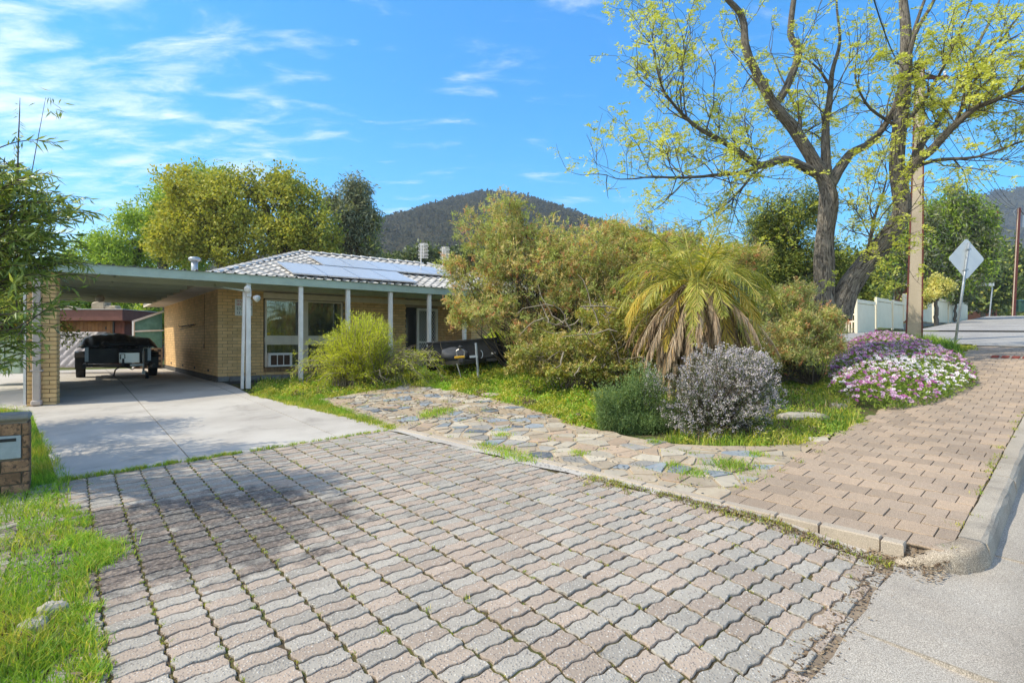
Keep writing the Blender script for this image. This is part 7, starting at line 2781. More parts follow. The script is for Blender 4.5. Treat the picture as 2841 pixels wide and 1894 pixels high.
# ---- the willow-leaved bottlebrush that leans in from the left
def build_willow():
    o = thing('willow_bottlebrush', 'narrow leaved shrub leaning in from the left edge over the letterbox', 'tree', on(-6.3, 5.6))
    T, Lf = Tubes(), Leaves()
    root = [on(-6.3, 5.6, -.05)]
    fork = [V(-6.2, 5.6, 1.2), V(-6.0, 5.5, 1.6)]
    T.add(curve(root[0], fork[1], 0, 6, .03), np.linspace(.09, .06, 6), 8)
    lobes = [(P(15, 470, 5.0), V(.45, .55, .30), 1.6), (P(-15, 585, 5.0), V(.50, .6, .40), 1.8), (P(80, 705, 4.7), V(.16, .3, .12), .4), (P(-20, 700, 4.9), V(.26, .35, .4), .9), (P(10, 800, 5.0), V(.12, .2, .16), .6), (P(-150, 480, 5.2), V(.7, .7, .6), .4),
             (P(45, 360, 5.0), V(.10, .15, .28), .5), (V(-7.2, 6.3, 2.8), V(1.0, .9, .6), 1.2), (V(-6.6, 6.2, 3.4), V(.9, .8, .6), .8), (P(20, 630, 4.9), V(.24, .3, .12), .6), (P(-20, 860, 5.1), V(.2, .2, .15), .6)]
    n = 680
    c, od, wh = sample_lobes(lobes, n, .45)
    for e, d, w in zip(c, od, wh):
        a = fork[rng.integers(2)]
        L = rng.uniform(.3, .55)
        hd = unit(V(d[0] * .8 + .55, d[1] * .5 - .1, .25))
        s = e - hd * L * .5
        # the shoot: rises then droops
        p = np.array([s + hd * L * f - UP * (.25 * L * f * f * 1.5) + UP * .12 * f for f in np.linspace(0, 1, 7)])
        if wh is not None and rng.uniform() < .5:
            T.add(curve(a, s, -.1, 5, .04), np.linspace(.014, .006, 5), 5)
        T.add(p, np.linspace(.006, .002, 7), 4)
        m = 21
        t_ = np.linspace(.15, 1, m)
        idx = t_ * 6; k = idx.astype(int).clip(0, 5); f = (idx - k)[:, None]
        q = p[k] * (1 - f) + p[k + 1] * f
        tg = unit(p[k + 1] - p[k])
        ld = unit(tg * .8 + rand_dirs(m) * .85 - UP * .28)
        Lf.add(q, ld, rng.uniform(.075, .135, m), rng.uniform(.014, .022, m), 0, fold=.5)
    # the long top shoot
    p = np.array([P(40, 430, 5.0), P(42, 330, 5.0), P(45, 260, 5.0), P(46, 225, 5.0)])
    T.add(p, [.008, .006, .004, .002], 5)
    for y in np.linspace(400, 240, 24):
        Lf.add(P(42, y, 5.0)[None], unit(rand_dirs(1) + V(0, 0, .1)), .07, .011, 0)
    q = P(120, 240, 5.0)
    Lf.add(q + rng.normal(0, .05, (16, 3)), unit(rand_dirs(16) - UP * .8), .09, .013, 0)
    T.add(np.array([P(60, 470, 5), P(85, 330, 5), P(105, 225, 5), P(140, 250, 5)]), [.006, .004, .002, .002], 4)
    tag(T.build('branches', 'twig_bark', o), kind='stuff')
    tag(Lf.build('foliage', ['leaf_willow'], o), kind='stuff')


build_willow()
# the taller tree off to the left that shades the drive, and a tree added to shade the carport floor
tree('shade_tree', 'tall leafy tree beyond the left edge whose shade falls on the drive', V(-9.4, 8.6, 0), .16, V(-9.2, 8.5, 2.2),
     [(V(-9.2, 8.2, 3.6), V(1.2, .9, .9)), (V(-9.0, 7.3, 3.7), V(1.1, .7, .8))], 420, 20, .11, .022, .12, ['leaf_willow'], twigs=160)
tree('carport_shade_tree', 'dense green tree with small yellow flowers added left of the brick pier to shade the carport', V(-13.2, 13.6, 0), .12, V(-13.2, 13.6, 1.4),
     [(V(-13.3, 13.0, 2.6), V(1.3, 1.4, 1.0)), (V(-12.7, 15.3, 2.5), V(1.0, 1.6, 1.0)), (V(-12.4, 11.6, 2.6), V(.9, .8, .8))], 900, 20, .09, .04, .12, ['leaf_willow', 'leaf_acacia', 'sticker_yellow'], probs=[.6, .37, .03])


# ------------------------------------------------------------------ grass and weeds
def lawn(name, label, poly, n, h, w, mats, probs, power=1.0, f=zground, dz=0.0, lean=.5, clump=0.0, cat='grass'):
    s = scatter(poly, n, power)
    if clump:
        keep = (np.sin(s[:, 0] * 2.3 + 1) * np.sin(s[:, 1] * 2.9) + .5 * np.sin(s[:, 0] * 7.1) * np.sin(s[:, 1] * 6.3) + rng.normal(0, .35, len(s))) > -clump
        s = s[keep]
    z = f(s[:, 0], s[:, 1]) + dz
    patch = .5 + .5 * np.sin(s[:, 0] * 1.7 + 2) * np.sin(s[:, 1] * 1.3)
    hh = h * rng.uniform(.4, 1.15, len(s)) * (.65 + .6 * patch)
    ww = w * rng.uniform(.7, 1.3, len(s))
    pr = np.cumsum(probs)
    q_ = .5 + .5 * np.sin(s[:, 0] * 2.9 + 1.3 * np.sin(s[:, 1] * 2.2)) * np.sin(s[:, 1] * 3.7 + .8 * np.sin(s[:, 0] * 4.1))
    q_ = np.clip(.62 * q_ + .38 * rng.uniform(size=len(s)) + .0, 0, .9999)
    q_ = np.argsort(np.argsort(q_)) / len(s)
    mi = np.searchsorted(pr, np.clip(q_, 0, pr[-1] - 1e-6))
    hh = hh * np.where(mi == 0, .75, 1.1)
    o = grass(name, np.column_stack([s, z]), hh, ww, mats, None, mi, lean)
    return tag(o, label, cat, kind='stuff')


left = [(-4.62, 5.9), (-4.35, 5.35), (-3.9, 4.85), (-3.2, 3.9), (-2.35, 2.85), (-1.75, 2.1), (-1.3, 1.5), (-2.5, 1.0), (-5.5, 3.2), (-8.5, 7.2), (-10.5, 11.5), (-9.4, 11.0), (-6.6, 8.0)]
lawn('lawn_grass', 'lush bright green grass on the left lawn beside the pavers', left, 80000, .16, .0085, ['grass_lush', 'grass_green', 'grass_yellow'], [.62, .28, .10], 1.4)
edge = [(-4.62, 5.9), (-4.3, 5.0), (-3.3, 3.7), (-2.4, 2.5), (-1.6, 1.5), (-1.15, 1.6), (-1.85, 2.55), (-2.65, 3.55), (-3.5, 4.5), (-4.45, 5.7)]
lawn('edge_grass', 'short tufts of grass creeping from the left lawn over the pavers', edge, 6500, .07, .006, ['grass_lush', 'grass_green', 'grass_yellow', 'litter'], [.4, .3, .2, .1], 1.2, f=zdrive)
sliver = [tuple(G(*a)[:2]) for a in ((575, 905), (735, 916), (820, 945), (915, 986), (890, 985), (740, 945))]
lawn('sliver_grass', 'yellow green grass between the concrete drive and the crazy paving', sliver, 9000, .10, .009, ['grass_yellow', 'grass_green', 'grass_lush'], [.5, .3, .2], 0)
q = [(575, 906), (600, 899), (735, 917), (850, 897), (945, 884), (1060, 901), (1145, 919), (1240, 946), (1340, 979), (1420, 985), (1400, 900), (1250, 855), (1100, 848), (950, 850), (800, 862), (700, 868), (620, 880)]
gp = [tuple(G(*a)[:2]) for a in q]
lawn('garden_grass', 'yellow green grass and clover between the house and the crazy paving', gp, 34000, .11, .012, ['grass_yellow', 'grass_green', 'grass_lush', 'litter'], [.52, .25, .17, .06], .3)
lawn('clover', 'low leafy clover among the garden grass', gp, 20000, .075, .030, ['grass_yellow', 'grass_lush', 'grass_green'], [.45, .35, .2], .3)
def leafy(name, label, poly, ncl, per, r, hmax, ll, ww, mats, probs, power=.3):
    c = scatter(poly, ncl, power)
    sz = rng.uniform(.5, 1.4, len(c))
    d = rng.normal(0, 1, (len(c), per, 2)) * (r * sz)[:, None, None]
    rr = np.hypot(d[..., 0], d[..., 1]) / (r * sz)[:, None]
    xy = (c[:, None, :] + d).reshape(-1, 2)
    h = (hmax * sz[:, None] * np.exp(-.5 * rr ** 2) * rng.uniform(.15, 1.1, rr.shape)).ravel()
    z = zground(xy[:, 0], xy[:, 1]) + .02 + h
    L = Leaves()
    n = len(xy)
    dd = rand_dirs(n); dd[:, 2] = np.abs(dd[:, 2]) * .8
    L.add(np.column_stack([xy, z]), unit(dd), ll * rng.uniform(.6, 1.3, n), ww * rng.uniform(.7, 1.3, n), np.repeat(rng.choice(len(mats), len(c), p=probs), per))
    return tag(L.build(name, mats), label, 'weeds', kind='stuff')


leafy('leafy_weeds', 'clumps of leafy yellow green weeds among the garden grass', gp, 520, 110, .13, .17, .045, .024, ['grass_yellow', 'grass_green', 'grass_lush', 'litter'], [.5, .25, .2, .05])
back = [tuple(H(.4, -2.0)[:2]), tuple(H(7.2, -1.6)[:2]), (1.2, 17.5), (3.5, 15.5), (5, 12.5), tuple(G(1420, 985)[:2]), tuple(G(1340, 930)[:2]), tuple(G(1100, 848)[:2]), tuple(G(800, 862)[:2]), tuple(G(620, 880)[:2])]
lawn('tall_grass', 'taller green grass around the box trailer and under the bushes', back, 22000, .26, .016, ['grass_lush', 'grass_green', 'grass_dark', 'grass_yellow'], [.4, .25, .2, .15], .2)
leafy('tall_weeds', 'taller leafy weeds round the box trailer and along the foot of the bushes', back, 420, 110, .16, .26, .06, .028, ['grass_green', 'grass_yellow', 'grass_lush', 'grass_dark'], [.35, .3, .2, .15], .2)
rb = [tuple(G(*a)[:2]) for a in ((1500, 1012), (1600, 1020), (1830, 1024), (1990, 968), (1960, 940), (1905, 905), (1900, 850), (1800, 850), (1700, 940), (1560, 985))]
lawn('bed_grass', 'straggly grass at the corner of the garden bed between rosemary and daisies', rb, 9000, .17, .010, ['grass_green', 'grass_yellow', 'grass_dark', 'litter'], [.38, .3, .2, .12], .4)
mid = [tuple(G(*a)[:2]) for a in ((1900, 850), (1780, 900), (1800, 800), (1900, 790), (1990, 800))]
leafy('bed_weeds', 'leafy weeds between the grasses at the corner of the garden bed', rb, 150, 90, .09, .13, .04, .02, ['grass_green', 'grass_yellow', 'grass_dark', 'litter'], [.4, .3, .2, .1])
lawn('long_grass', 'long yellowish grass between the rosemary and the daisy bed', mid, 9000, .34, .012, ['grass_yellow', 'grass_green'], [.6, .4], .2)
vg = [tuple(G(*a)[:2]) for a in ((2020, 785), (2110, 790), (2180, 812), (2215, 822), (2190, 800), (2140, 785), (2060, 775))]
lawn('verge_grass', 'dark green verge grass round the foot of the concrete pole', vg, 7000, .38, .022, ['grass_dark', 'grass_green'], [.75, .25], .1)
sg = [tuple(G(*a)[:2]) for a in ((2165, 800), (2250, 805), (2240, 792), (2180, 790))]
lawn('sign_weeds', 'yellow green weeds at the base of the diamond sign', sg, 900, .2, .02, ['grass_yellow'], [1.0], .1)
fv = [tuple(RD * a + RN * b_) for a, b_ in ((57, -4), (57, 10), (72, 10), (72, -4))]
lawn('far_verge_grass', 'strip of green grass at the far street corner', fv, 5000, .3, .08, ['grass_green', 'grass_lush'], [.6, .4], 0)


# tufts in the joints and on the crazy paving
def tufts_at(name, label, spots, f, mats, probs, h=.05, w=.006, r=.04, per=26):
    b, hh = [], []
    for x, y, s in spots:
        k = int(per * s)
        d = rng.normal(0, r * s, (k, 2))
        b.append(np.column_stack([x + d[:, 0], y + d[:, 1]])); hh.append(np.full(k, h) * (.6 + .5 * s))
    b = np.concatenate(b); hh = np.concatenate(hh) * rng.uniform(.4, 1.2, len(b))
    z = f(b[:, 0], b[:, 1]) - .004
    o = grass(name, np.column_stack([b, z]), hh, w * rng.uniform(.6, 1.3, len(b)), mats, None, rng.choice(len(mats), len(b), p=probs), .9)
    return tag(o, label, 'weeds', kind='stuff')


sp = []
for i in range(-1, 30):
    for j in np.arange(0, 62, .5):
        c = A + CC * (.2285 * i) + CG * (.1145 * j + .03)
        x, y = c
        if y < 1 or abs(x) > .95 * y + .3 or road_s(x, y) > S0 - .15 or road_p(x, y) > -.95:
            continue
        wgt = .05 + .20 * math.exp(-((x + 2.6) / 1.6) ** 2)
        if i % 3 == 0:
            wgt *= 1.8
        if rng.uniform() < wgt:
            sp.append((x + rng.normal(0, .012), y + rng.normal(0, .02), rng.uniform(.25, .8)))
tufts_at('joint_weeds', 'small tufts of moss and weeds in the joints of the zigzag pavers', sp, zdrive, ['grass_green', 'grass_yellow', 'litter'], [.45, .4, .15], .022, .0045, .017, 26)
# moss in the long joints
sp = []
for i in range(-1, 30):
    for j in np.arange(0, 62, .16):
        c = A + CC * (.2285 * i + .0085 * math.sin(2 * math.pi * j)) + CG * (.1145 * j + .03)
        x, y = c
        if y < 1 or abs(x) > .95 * y + .3 or road_s(x, y) > S0 - .15 or road_p(x, y) > -.95:
            continue
        if rng.uniform() < .42 + .3 * math.exp(-((x + 2.2) / 2) ** 2):
            sp.append((x + rng.normal(0, .004), y + rng.normal(0, .006), rng.uniform(.3, .7)))
tufts_at('joint_moss', 'brown and yellow moss filling the long joints of the zigzag pavers', sp, lambda x, y: zdrive(x, y) - .006, ['litter', 'grass_yellow', 'grass_dark'], [.62, .22, .16], .012, .005, .009, 14)
sp = []
for k in range(190):
    t_ = rng.uniform(0, 1)
    c = A + (B - A) * t_ + CG * rng.normal(.0, .02)
    sp.append((c[0], c[1], rng.uniform(.3, 1.0) * (1.3 - .9 * t_)))
tufts_at('slab_edge_weeds', 'line of weeds between the concrete drive and the zigzag pavers', sp, zg, ['grass_lush', 'grass_green', 'grass_yellow'], [.35, .3, .35], .05, .006, .03, 30)
sp = []
for k in range(150):
    t_ = rng.uniform(0, 1)
    c = B + (C1 - B) * t_ + CC * rng.normal(.03, .04)
    sp.append((c[0], c[1], rng.uniform(.3, 1.1)))
tufts_at('drive_side_weeds', 'grass growing along the garden side of the concrete drive', sp, zg, ['grass_yellow', 'grass_green'], [.6, .4], .06, .008, .045, 30)
sp = []
for px, py, sz in ((215, 1255, 2.2), (240, 1275, 2.6), (200, 1290, 2.4), (175, 1240, 2.0), (255, 1262, 1.5), (180, 1395, 1.6), (150, 1440, 2.4), (190, 1470, 1.8), (130, 1500, 2.4), (210, 1540, 2.0), (170, 1340, 1.2), (160, 1180, 1.6), (185, 1200, 1.2), (150, 1225, 1.8)):
    for _ in range(5):
        q_ = G(px + rng.normal(0, 16), py + rng.normal(0, 10))
        sp.append((q_[0], q_[1], sz * rng.uniform(.3, .7)))
tufts_at('paver_grass', 'clumps of bright grass that have crept over the pavers by the left lawn', sp, zdrive, ['grass_lush', 'grass_green', 'grass_yellow'], [.55, .25, .2], .05, .006, .035, 90)
cz = np.array(CRAZY)
s = scatter([tuple(q_) for q_ in CRAZY], 130, .3)
sp = [(x, y, rng.uniform(.3, 1.2)) for x, y in s]
tufts_at('paving_weeds', 'green weed tufts growing between the crazy paving stones', sp, zg, ['grass_lush', 'grass_yellow', 'litter'], [.4, .35, .25], .03, .006, .04, 30)
sp = [(*G(px, py)[:2], sz) for px, py, sz in ((1670, 1070, 2.2), (1690, 1074, 2.0), (1590, 1088, 1.6), (1330, 1042, 1.2), (1115, 1026, 1.5), (1145, 1034, 1.7), (1175, 1046, 1.8), (1210, 1056, 1.5), (1000, 950, 2.4), (1020, 943, 2.0), (980, 957, 1.8), (1740, 1045, 1.2), (1505, 1016, 1.0), (1150, 1000, 1.2), (1545, 1068, 1.0))]
tufts_at('paving_clumps', 'larger bright green clumps of weed on the crazy paving', sp, zg, ['grass_lush', 'grass_green', 'grass_yellow'], [.5, .3, .2], .045, .007, .05, 130)
sp = []
for k in range(220):
    p = rng.uniform(-3.4, -.9)
    c = RD * (S0 - .06 - abs(rng.normal(0, .07))) + RN * p
    sp.append((c[0], c[1], rng.uniform(.3, 1.0)))
tufts_at('strip_weeds', 'dry weeds along the broken edge of the pavers beside the edging strip', sp, zdrive, ['litter', 'grass_yellow', 'grass_green'], [.5, .3, .2], .035, .006, .03, 24)
sp = []
for k in range(60):
    sm = rng.uniform(S0 + .1, 13)
    c = RD * sm + RN * (KP + rng.normal(-.02, .02) if rng.uniform() < .6 else FPL + rng.normal(0, .05))
    sp.append((c[0], c[1], rng.uniform(.3, 1.0)))
tufts_at('path_weeds', 'scattered weeds along both edges of the footpath', sp, zg, ['grass_yellow', 'grass_green', 'litter'], [.5, .3, .2], .04, .006, .03, 24)


# leaf litter and slate chips
def scraps(name, label, pts, f, mats, size, lift=.004):
    z = f(pts[:, 0], pts[:, 1]) + lift
    L = Leaves()
    d = rand_dirs(len(pts)); d[:, 2] *= .25
    n = len(pts)
    base = np.column_stack([pts, z])
    d = unit(d)
    side = np.stack([-d[:, 1], d[:, 0], rng.normal(0, .25, n)], 1)
    l_ = (size * rng.uniform(.5, 1.4, n))[:, None]; w_ = l_ * rng.uniform(.3, .7, (n, 1))
    v = np.stack([base, base + d * l_ * .5 + side * w_ / 2, base + d * l_, base + d * l_ * .5 - side * w_ / 2], 1).reshape(-1, 3)
    o = put(name, v, np.arange(4 * n).reshape(n, 4), mats)
    return tag(o, label, 'litter', kind='stuff')


n = 1500
sv = rng.uniform(.6, S0 + .3, n); pv = -.93 + rng.normal(0, .045, n)
pts = RD[None] * sv[:, None] + RN[None] * pv[:, None]
scraps('leaf_litter', 'dry brown leaf litter in the gap between the pavers and the gutter', pts, zdrive, 'litter', .022)
n = 900
sv = S0 - .05 - np.abs(rng.normal(0, .06, n)); pv = rng.uniform(-2.6, -.8, n)
pts = RD[None] * sv[:, None] + RN[None] * pv[:, None]
scraps('edge_litter', 'dry leaves and crumbs along the edging strip near the kerb end', pts, zdrive, 'litter', .03)
n = 700
sv = S0 + rng.normal(.0, .09, n); pv = rng.uniform(-1.05, -.62, n)
pts = RD[None] * sv[:, None] + RN[None] * pv[:, None]
scraps('corner_litter', 'dry leaves and bits on the bare soil by the kerb end', pts, lambda x, y: zg(x, y) - .015 - .10 * (1 - smooth(S0 - .10, S0 + .16, road_s(x, y))), 'litter', .024, .012)
c = G(1290, 1062)[:2]
pts = c + rng.normal(0, 1, (420, 2)) * V(.42, .22)
scraps('slate_chips', 'small dark slate chips scattered over the pavers beside the edging strip', pts, zdrive, 'slate_chip', .022, .008)
s = scatter([tuple(q_) for q_ in CRAZY], 900, .3)
scraps('slate_crumbs', 'dark slate crumbs and dry bits over the crazy paving', s, zg, 'slate_chip', .03, .01)
s = scatter([tuple(q_) for q_ in CRAZY], 1500, .0)
s = s[s[:, 1] > 8.2]
scraps('paving_litter', 'dry bark and leaf litter on the far part of the crazy paving', s, zg, 'litter', .06, .012)
s = scatter(edge, 400, .5)
scraps('lawn_litter', 'fallen dry leaves where the lawn meets the pavers', s, zdrive, 'litter', .05, .012)


# loose stones
def rock(px, py, w, d, h, mat, label, seed, group=None):
    c = G(px, py)
    g = np.random.default_rng(seed)
    b = MB()
    n = 14
    prof = [(1.0, -.3), (1.03, .25), (.9, .72), (.6, .95), (.25, 1.0)]
    b.lathe((0, 0, 0), prof, n)
    v = np.concatenate(b.v)
    ang = np.arctan2(v[:, 1], v[:, 0])
    k = 1 + .13 * np.sin(ang * 2 + seed) + .09 * np.sin(ang * 3 + 2 * seed) + g.normal(0, .025, len(v))
    v = np.column_stack([v[:, 0] * k * w / 2, v[:, 1] * k * d / 2, v[:, 2] * h * (1 + g.normal(0, .05, len(v)))]) + c
    return tag(put('garden_stone', v, b.f, mat, None, None, False, origin=c), label, 'stone', group)


rock(1128, 908, .34, .26, .05, 'stone_1', 'flat sandstone slab in the grass at the top edge of the crazy paving', 2)
rock(1272, 880, .42, .3, .14, 'pale_stone', 'rounded pale boulder in the grass below the low shrub', 5)
rock(1843, 958, .62, .34, .07, 'pale_stone', 'flat grey stone slab right of the rosemary bush', 8)
rock(1925, 935, .30, .22, .06, 'pale_stone', 'small flat stone between the slab and the daisies', 11)
rock(120, 1412, .14, .12, .07, 'pale_stone', 'pale edging stone in the lawn beside the pavers, upper of two', 13)
rock(78, 1450, .17, .12, .07, 'pale_stone', 'larger pale edging stone in the lawn, lower of two', 17)
# ------------------------------------------------------------------ street furniture and the far corner
def build_sign():
    D = 16.3
    b0 = P(2193, 791, D); b0[2] = float(zg(b0[0], b0[1])) - .05
    top = P(2226, 557, D)
    o = thing('diamond_sign', 'back of a diamond road sign on a leaning grey post at the street corner', 'road sign', b0)
    b = MB(); b.tube([b0, top], .034, 12); b.build('post', 'galv', o, True)
    c = P(2223, 594, D) + V(0, .05, 0)
    s = 48 * D / 1300 * 1.0
    # rounded diamond, its back to the street
    pts = []
    for k in range(4):
        a = math.pi / 2 * k
        for da in (-.5, -.25, 0, .25, .5):
            r = .08
            cc = V(math.cos(a), math.sin(a)) * (s - r * 1.414)
            aa = a + da * math.pi / 2
            pts.append(tuple(cc + V(math.cos(aa), math.sin(aa)) * r))
    yaw = R(8)
    ax = np.stack([V(math.cos(yaw), math.sin(yaw), 0), V(0, 0, 1), V(-math.sin(yaw), math.cos(yaw), 0)], 1)
    b = MB(); b.prism(pts, 0, .004, 0, ax, c); b.build('plate', 'sign_back', o)
    for dz in (.27, -.32):
        b = MB()
        q = b0 + (top - b0) * ((c[2] + dz - b0[2]) / (top[2] - b0[2]))
        b.box(q + V(0, 0, 0), (.11, .09, .04))
        b.build('clamp', 'galv', o)


build_sign()


def stobie(name, label, px, py_base, py_top, D, w_base, w_top, lean=0, yaw=0.0, side=False):
    b0 = P(px, py_base, D); b0[2] = float(zg(b0[0], b0[1])) - .1
    top = P(px + lean, py_top, D)
    o = thing(name, label, 'power pole', b0)
    ux = V(math.cos(yaw), math.sin(yaw), 0); uy = V(-math.sin(yaw), math.cos(yaw), 0)

    def bar(x0b, x1b, x0t, x1t, y0, y1, mat, nm):
        b = MB()
        vs = [b0 + ux * x0b + uy * y0, b0 + ux * x1b + uy * y0, b0 + ux * x1b + uy * y1, b0 + ux * x0b + uy * y1,
              top + ux * x0t + uy * y0, top + ux * x1t + uy * y0, top + ux * x1t + uy * y1, top + ux * x0t + uy * y1]
        b.add(vs, BOXF); b.build(nm, mat, o)
    f = .045
    bar(-w_base + f, w_base - f, -w_top + f, w_top - f, -.075, .075, 'pole_concrete', 'concrete_web')
    bar(-w_base, -w_base + f, -w_top, -w_top + f, -.085, .085, 'rail_brown', 'steel_rail')
    bar(w_base - f, w_base, w_top - f, w_top, -.085, .085, 'rail_brown', 'steel_rail')
    return o, top


po, ptop = stobie('power_pole', 'tall concrete power pole edged with red brown steel behind the daisies', 2099, 778, 150, 18.3, .235, .13, 14, R(-35))
b = MB()
b.bar(ptop + V(-.9, 0, -.4), ptop + V(.9, 0, -.4), .09, .09)
b.build('crossarm', 'rail_brown', po)
for x in (-.8, -.3, .3, .8):
    b = MB(); b.lathe(ptop + V(x, 0, -.35), [(.03, 0), (.05, .04), (.03, .08), (.05, .12), (.02, .16)], 10); b.build('insulator', 'paint_white', po)
po2, pt2 = stobie('power_pole', 'grey concrete power pole far up the street behind the street name sign', 2282, 718, 480, 62, .27, .16, 8, 1.2)
po3, pt3 = stobie('power_pole', 'thin red brown pole near the right edge of the view', 2327, 726, 478, 50, .12, .10, 14, 1.45)
w = thing('overhead_wires', 'thin dark overhead wires between the power poles', 'wires', ptop)
for dx in (-.8, -.3, .3, .8):
    b = MB(); b.tube(curve(ptop + V(dx, 0, -.19), pt3 + V(dx * .4, 0, -.1), 1.2, 12), .012, 4); b.build('wire', 'wire_black', w)
b = MB(); b.tube(curve(ptop + V(-.3, 0, -.19), P(1990, -60, 9.0), .5, 12), .012, 4); b.build('wire', 'wire_black', w)
b = MB(); b.tube(curve(pt3, P(2420, 520, 60), 1.0, 10), .03, 4); b.build('wire', 'wire_black', w)
b = MB()
b.tube([pt3 + V(-.35, 0, -.7), pt3 + V(-.5, 0, -.3), pt3 + V(-.2, 0, 0)], .03, 5); b.box(pt3 + V(.35, 0, -1.2), (.25, .25, 1.1))
b.build('fitting', 'galv', po3)

# street name sign
D = 46
c = P(2272, 722, D); c[2] = float(zg(c[0], c[1])) - .05
o = thing('street_name_sign', 'white street name blade on a thin post at the far corner', 'street sign', c)
tp = P(2280, 652, D)
b = MB(); b.tube([c, V(tp[0], D, tp[2])], .05, 8); b.build('post', 'galv', o)
x0, x1 = P(2241, 0, D)[0], tp[0] + .05
z1, z0 = P(0, 650, D)[2], P(0, 657, D)[2]
b = MB(); b.box(((x0 + x1) / 2, D - .08, (z0 + z1) / 2), (x1 - x0, .03, z1 - z0)); b.build('blade', 'street_blade', o)

# wheelie bin
D = 50
c = P(2344, 716, D); zb = float(zg(c[0], c[1]))
o = thing('wheelie_bin', 'green wheelie bin with a blue lid at the right edge', 'bin', V(c[0], D, zb))
z0 = P(0, 716, D)[2]
b = MB(); b.prism([(-.26, -.3), (.26, -.3), (.26, .3), (-.26, .3)], 0, .95, 0, None, V(c[0], D, z0)); b.build('body', 'bin_green', o)
b = MB(); b.box(V(c[0], D - .02, z0 + .99), (.6, .72, .08), None, 0, .02); b.build('lid', 'bin_lid', o)
for sx in (-.22, .22):
    b = MB(); b.lathe(V(c[0] + sx, D + .3, z0 + .1), [(.1, -.03), (.1, .03)], 12, np.array([[0, 0, 1], [1, 0, 0], [0, 1, 0]])); b.build('wheel', 'rubber', o)


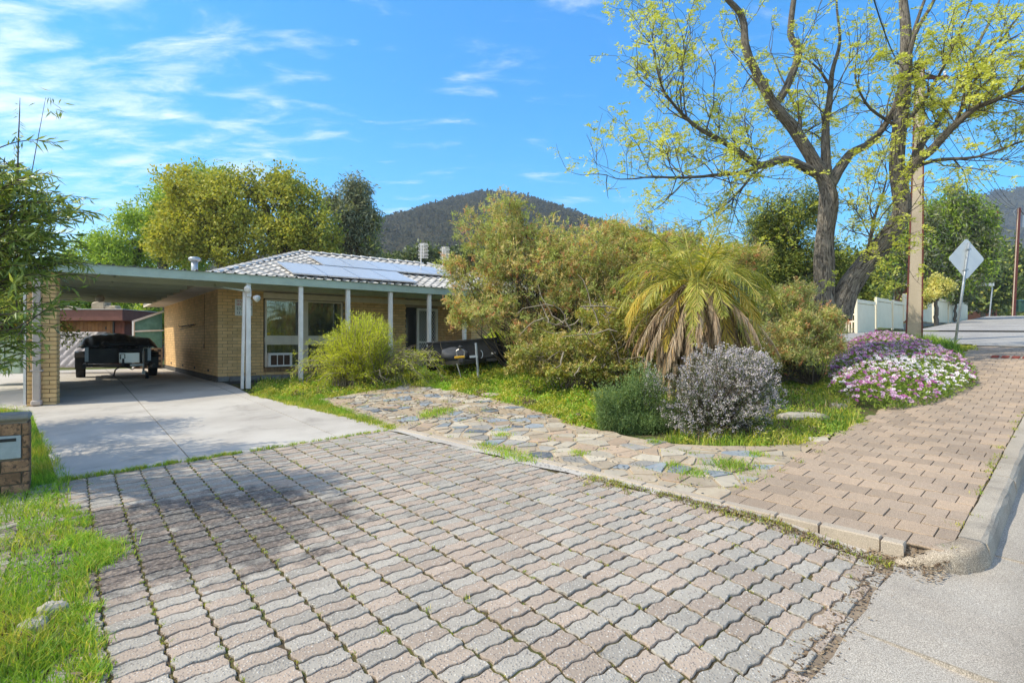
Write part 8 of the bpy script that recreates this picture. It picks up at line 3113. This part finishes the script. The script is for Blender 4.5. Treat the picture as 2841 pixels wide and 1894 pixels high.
# white panel fence stepping up the hill
def build_fence():
    # corner points along the fence top and foot, from the photograph: px, top, foot, depth
    o = thing('panel_fence', 'cream white panel fence stepping up the slope beyond the side street', 'fence', P(1970, 765, 25))
    segs = [(1966, 2009, 688, 765, 25.0, 26.7, 695, 763), (2011, 2048, 684, 752, 26.8, 28.3, 690, 754), (2049, 2074, 691, 754, 28.4, 29.3, 694, 754),
            (2074, 2140, 676, 735, 29.3, 32.8, 682, 739), (2142, 2176, 683, 739, 32.9, 35.6, 686, 743), (2177, 2201, 687, 741, 35.7, 38.0, 690, 741), (2202, 2222, 690, 739, 38.1, 40.2, 692, 738)]
    hgt = 1.47
    line0, line1 = P(1966, 784, 25.0)[:2], P(2222, 784, 40.2)[:2]
    u = unit(line1 - line0); L = float(np.linalg.norm(line1 - line0))
    nrm = V(u[1], -u[0])
    def at(px):
        # where the sight line meets the fence line
        k = (px - 1176) / 1300
        # line0 + u t : x = k*y
        t_ = (k * line0[1] - line0[0]) / (u[0] - k * u[1])
        return t_
    for (pa, pb, ta, ba, da, db, tb, bb) in segs:
        a, b_ = at(pa), at(pb)
        q0, q1 = line0 + u * a, line0 + u * b_
        z0, zt = EYE + (784 - ba) / 1300 * q0[1], EYE + (784 - ta) / 1300 * q0[1]
        ax = np.array([[u[0], -nrm[0], 0], [u[1], -nrm[1], 0], [0, 0, 1]])
        c = (q0 + q1) / 2; w = b_ - a
        def bx(c2, size, nm):
            m = MB(); m.box((c2[0], c2[1], c2[2]), size, ax, 0, .004); m.build(nm, 'fence_white', o)
        # the panel slopes a little with the hill: built level, as it stands
        n = max(3, int(w / .17))
        for i in range(n):
            cc = q0 + u * (w * (i + .5) / n)
            bx((cc[0], cc[1], (z0 + zt - .12) / 2 + .03), (w / n - .012, .03, zt - z0 - .26), 'slat')
        cc = c + nrm * .012
        bx((cc[0], cc[1], zt - .06), (w - .01, .06, .16), 'rail')
        bx((cc[0], cc[1], z0 + .05), (w - .01, .06, .10), 'rail')
        cc = q0 + nrm * .02
        bx((cc[0], cc[1], (z0 + zt) / 2 - .02), (.10, .10, zt - z0 + .10), 'post')
    # low retaining wall under it
    b = MB()
    q0, q1 = line0 + u * at(2074) - nrm * .1, line0 + u * (L + .3) - nrm * .1
    b.add([(*(q0 + nrm * .1), 1.8), (*(q1 + nrm * .1), 2.6), (*(q1 + nrm * .1), EYE + (784 - 738) / 1300 * q1[1] - .02), (*(q0 + nrm * .1), EYE + (784 - 742) / 1300 * q0[1] - .02),
           (*(q0 - nrm * .1), 1.8), (*(q1 - nrm * .1), 2.6), (*(q1 - nrm * .1), EYE + (784 - 738) / 1300 * q1[1] - .02), (*(q0 - nrm * .1), EYE + (784 - 742) / 1300 * q0[1] - .02)],
          [(0, 1, 2, 3), (5, 4, 7, 6), (3, 2, 6, 7), (4, 0, 3, 7), (1, 5, 6, 2)])
    tag(b.build('retaining_wall', 'retaining_wall'), 'low stone retaining wall under the far half of the white fence', 'wall')
    # open picket return at the left end
    g = thing('picket_gate', 'cream spear-topped metal gate at the near end of the white fence', 'gate', P(1950, 765, 25.2))
    for k, px in enumerate((1938, 1944, 1950, 1957, 1964)):
        D = 25.1 + (1966 - px) * .03
        a = P(px, 763, D); t_ = P(px, 695 if k else 705, D)
        b = MB(); b.bar(a, V(a[0], a[1], t_[2]), .06, .04); b.lathe(V(a[0], a[1], t_[2]), [(.03, 0), (.05, .05), (.01, .16)], 6); b.build('picket', 'fence_white', g)
    for y in (702, 722, 738):
        b = MB(); b.bar(P(1937, y, 26.0), P(1966, y, 25.1), .04, .07); b.build('rail', 'fence_white', g)


build_fence()


# brick houses behind the fence and at the far corner
def far_house(name, label, px0, px1, D, y_base, y_eave, y_ridge, depth=8):
    x0, x1 = P(px0, 0, D)[0], P(px1, 0, D)[0]
    zb, ze, zr = P(0, y_base, D)[2], P(0, y_eave, D)[2], P(0, y_ridge, D)[2]
    o = thing(name, label, 'house', V((x0 + x1) / 2, D, zb))
    b = MB(); b.box(((x0 + x1) / 2, D + depth / 2, (zb + ze) / 2 - 1), (x1 - x0, depth, ze - zb + 2)); b.build('wall', 'house_red', o)
    e = .6
    A_ = [V(x0 - e, D - e, ze), V(x1 + e, D - e, ze), V(x1 + e, D + depth + e, ze), V(x0 - e, D + depth + e, ze)]
    h = depth / 2
    R0, R1 = V(x0 + h * .7, D + h, zr), V(x1 - h * .7, D + h, zr)
    b = MB(); b.add(A_ + [R0, R1], [(0, 1, 5, 4), (1, 2, 5), (2, 3, 4, 5), (3, 0, 4), (3, 2, 1, 0)]); r = b.build('roof', 'far_tile', o)
    b = MB(); b.box(((x0 + x1) / 2, D - e - .05, ze - .05), (x1 - x0 + 2 * e, .1, .18)); b.build('gutter', 'fence_white', o)
    n = max(1, int((x1 - x0) / 3.2))
    for i in range(n):
        xx = x0 + (x1 - x0) * (i + .5) / n
        zz_ = (zb + ze) / 2 + .1
        b = MB(); b.box((xx, D - .02, zz_), (1.5, .06, 1.2)); w_ = b.build('window', 'fence_white', o)
        b = MB(); b.box((xx - .36, D - .055, zz_), (.64, .02, 1.05)); b.box((xx + .36, D - .055, zz_), (.64, .02, 1.05)); b.build('pane', 'glass_dark', w_)


far_house('brick_house', 'red brick house with a tiled roof behind the white fence', 1975, 2200, 44, 720, 655, 612)
far_house('brick_house', 'red brick house at the far corner behind the street name sign', 2196, 2290, 70, 722, 690, 600, 9)
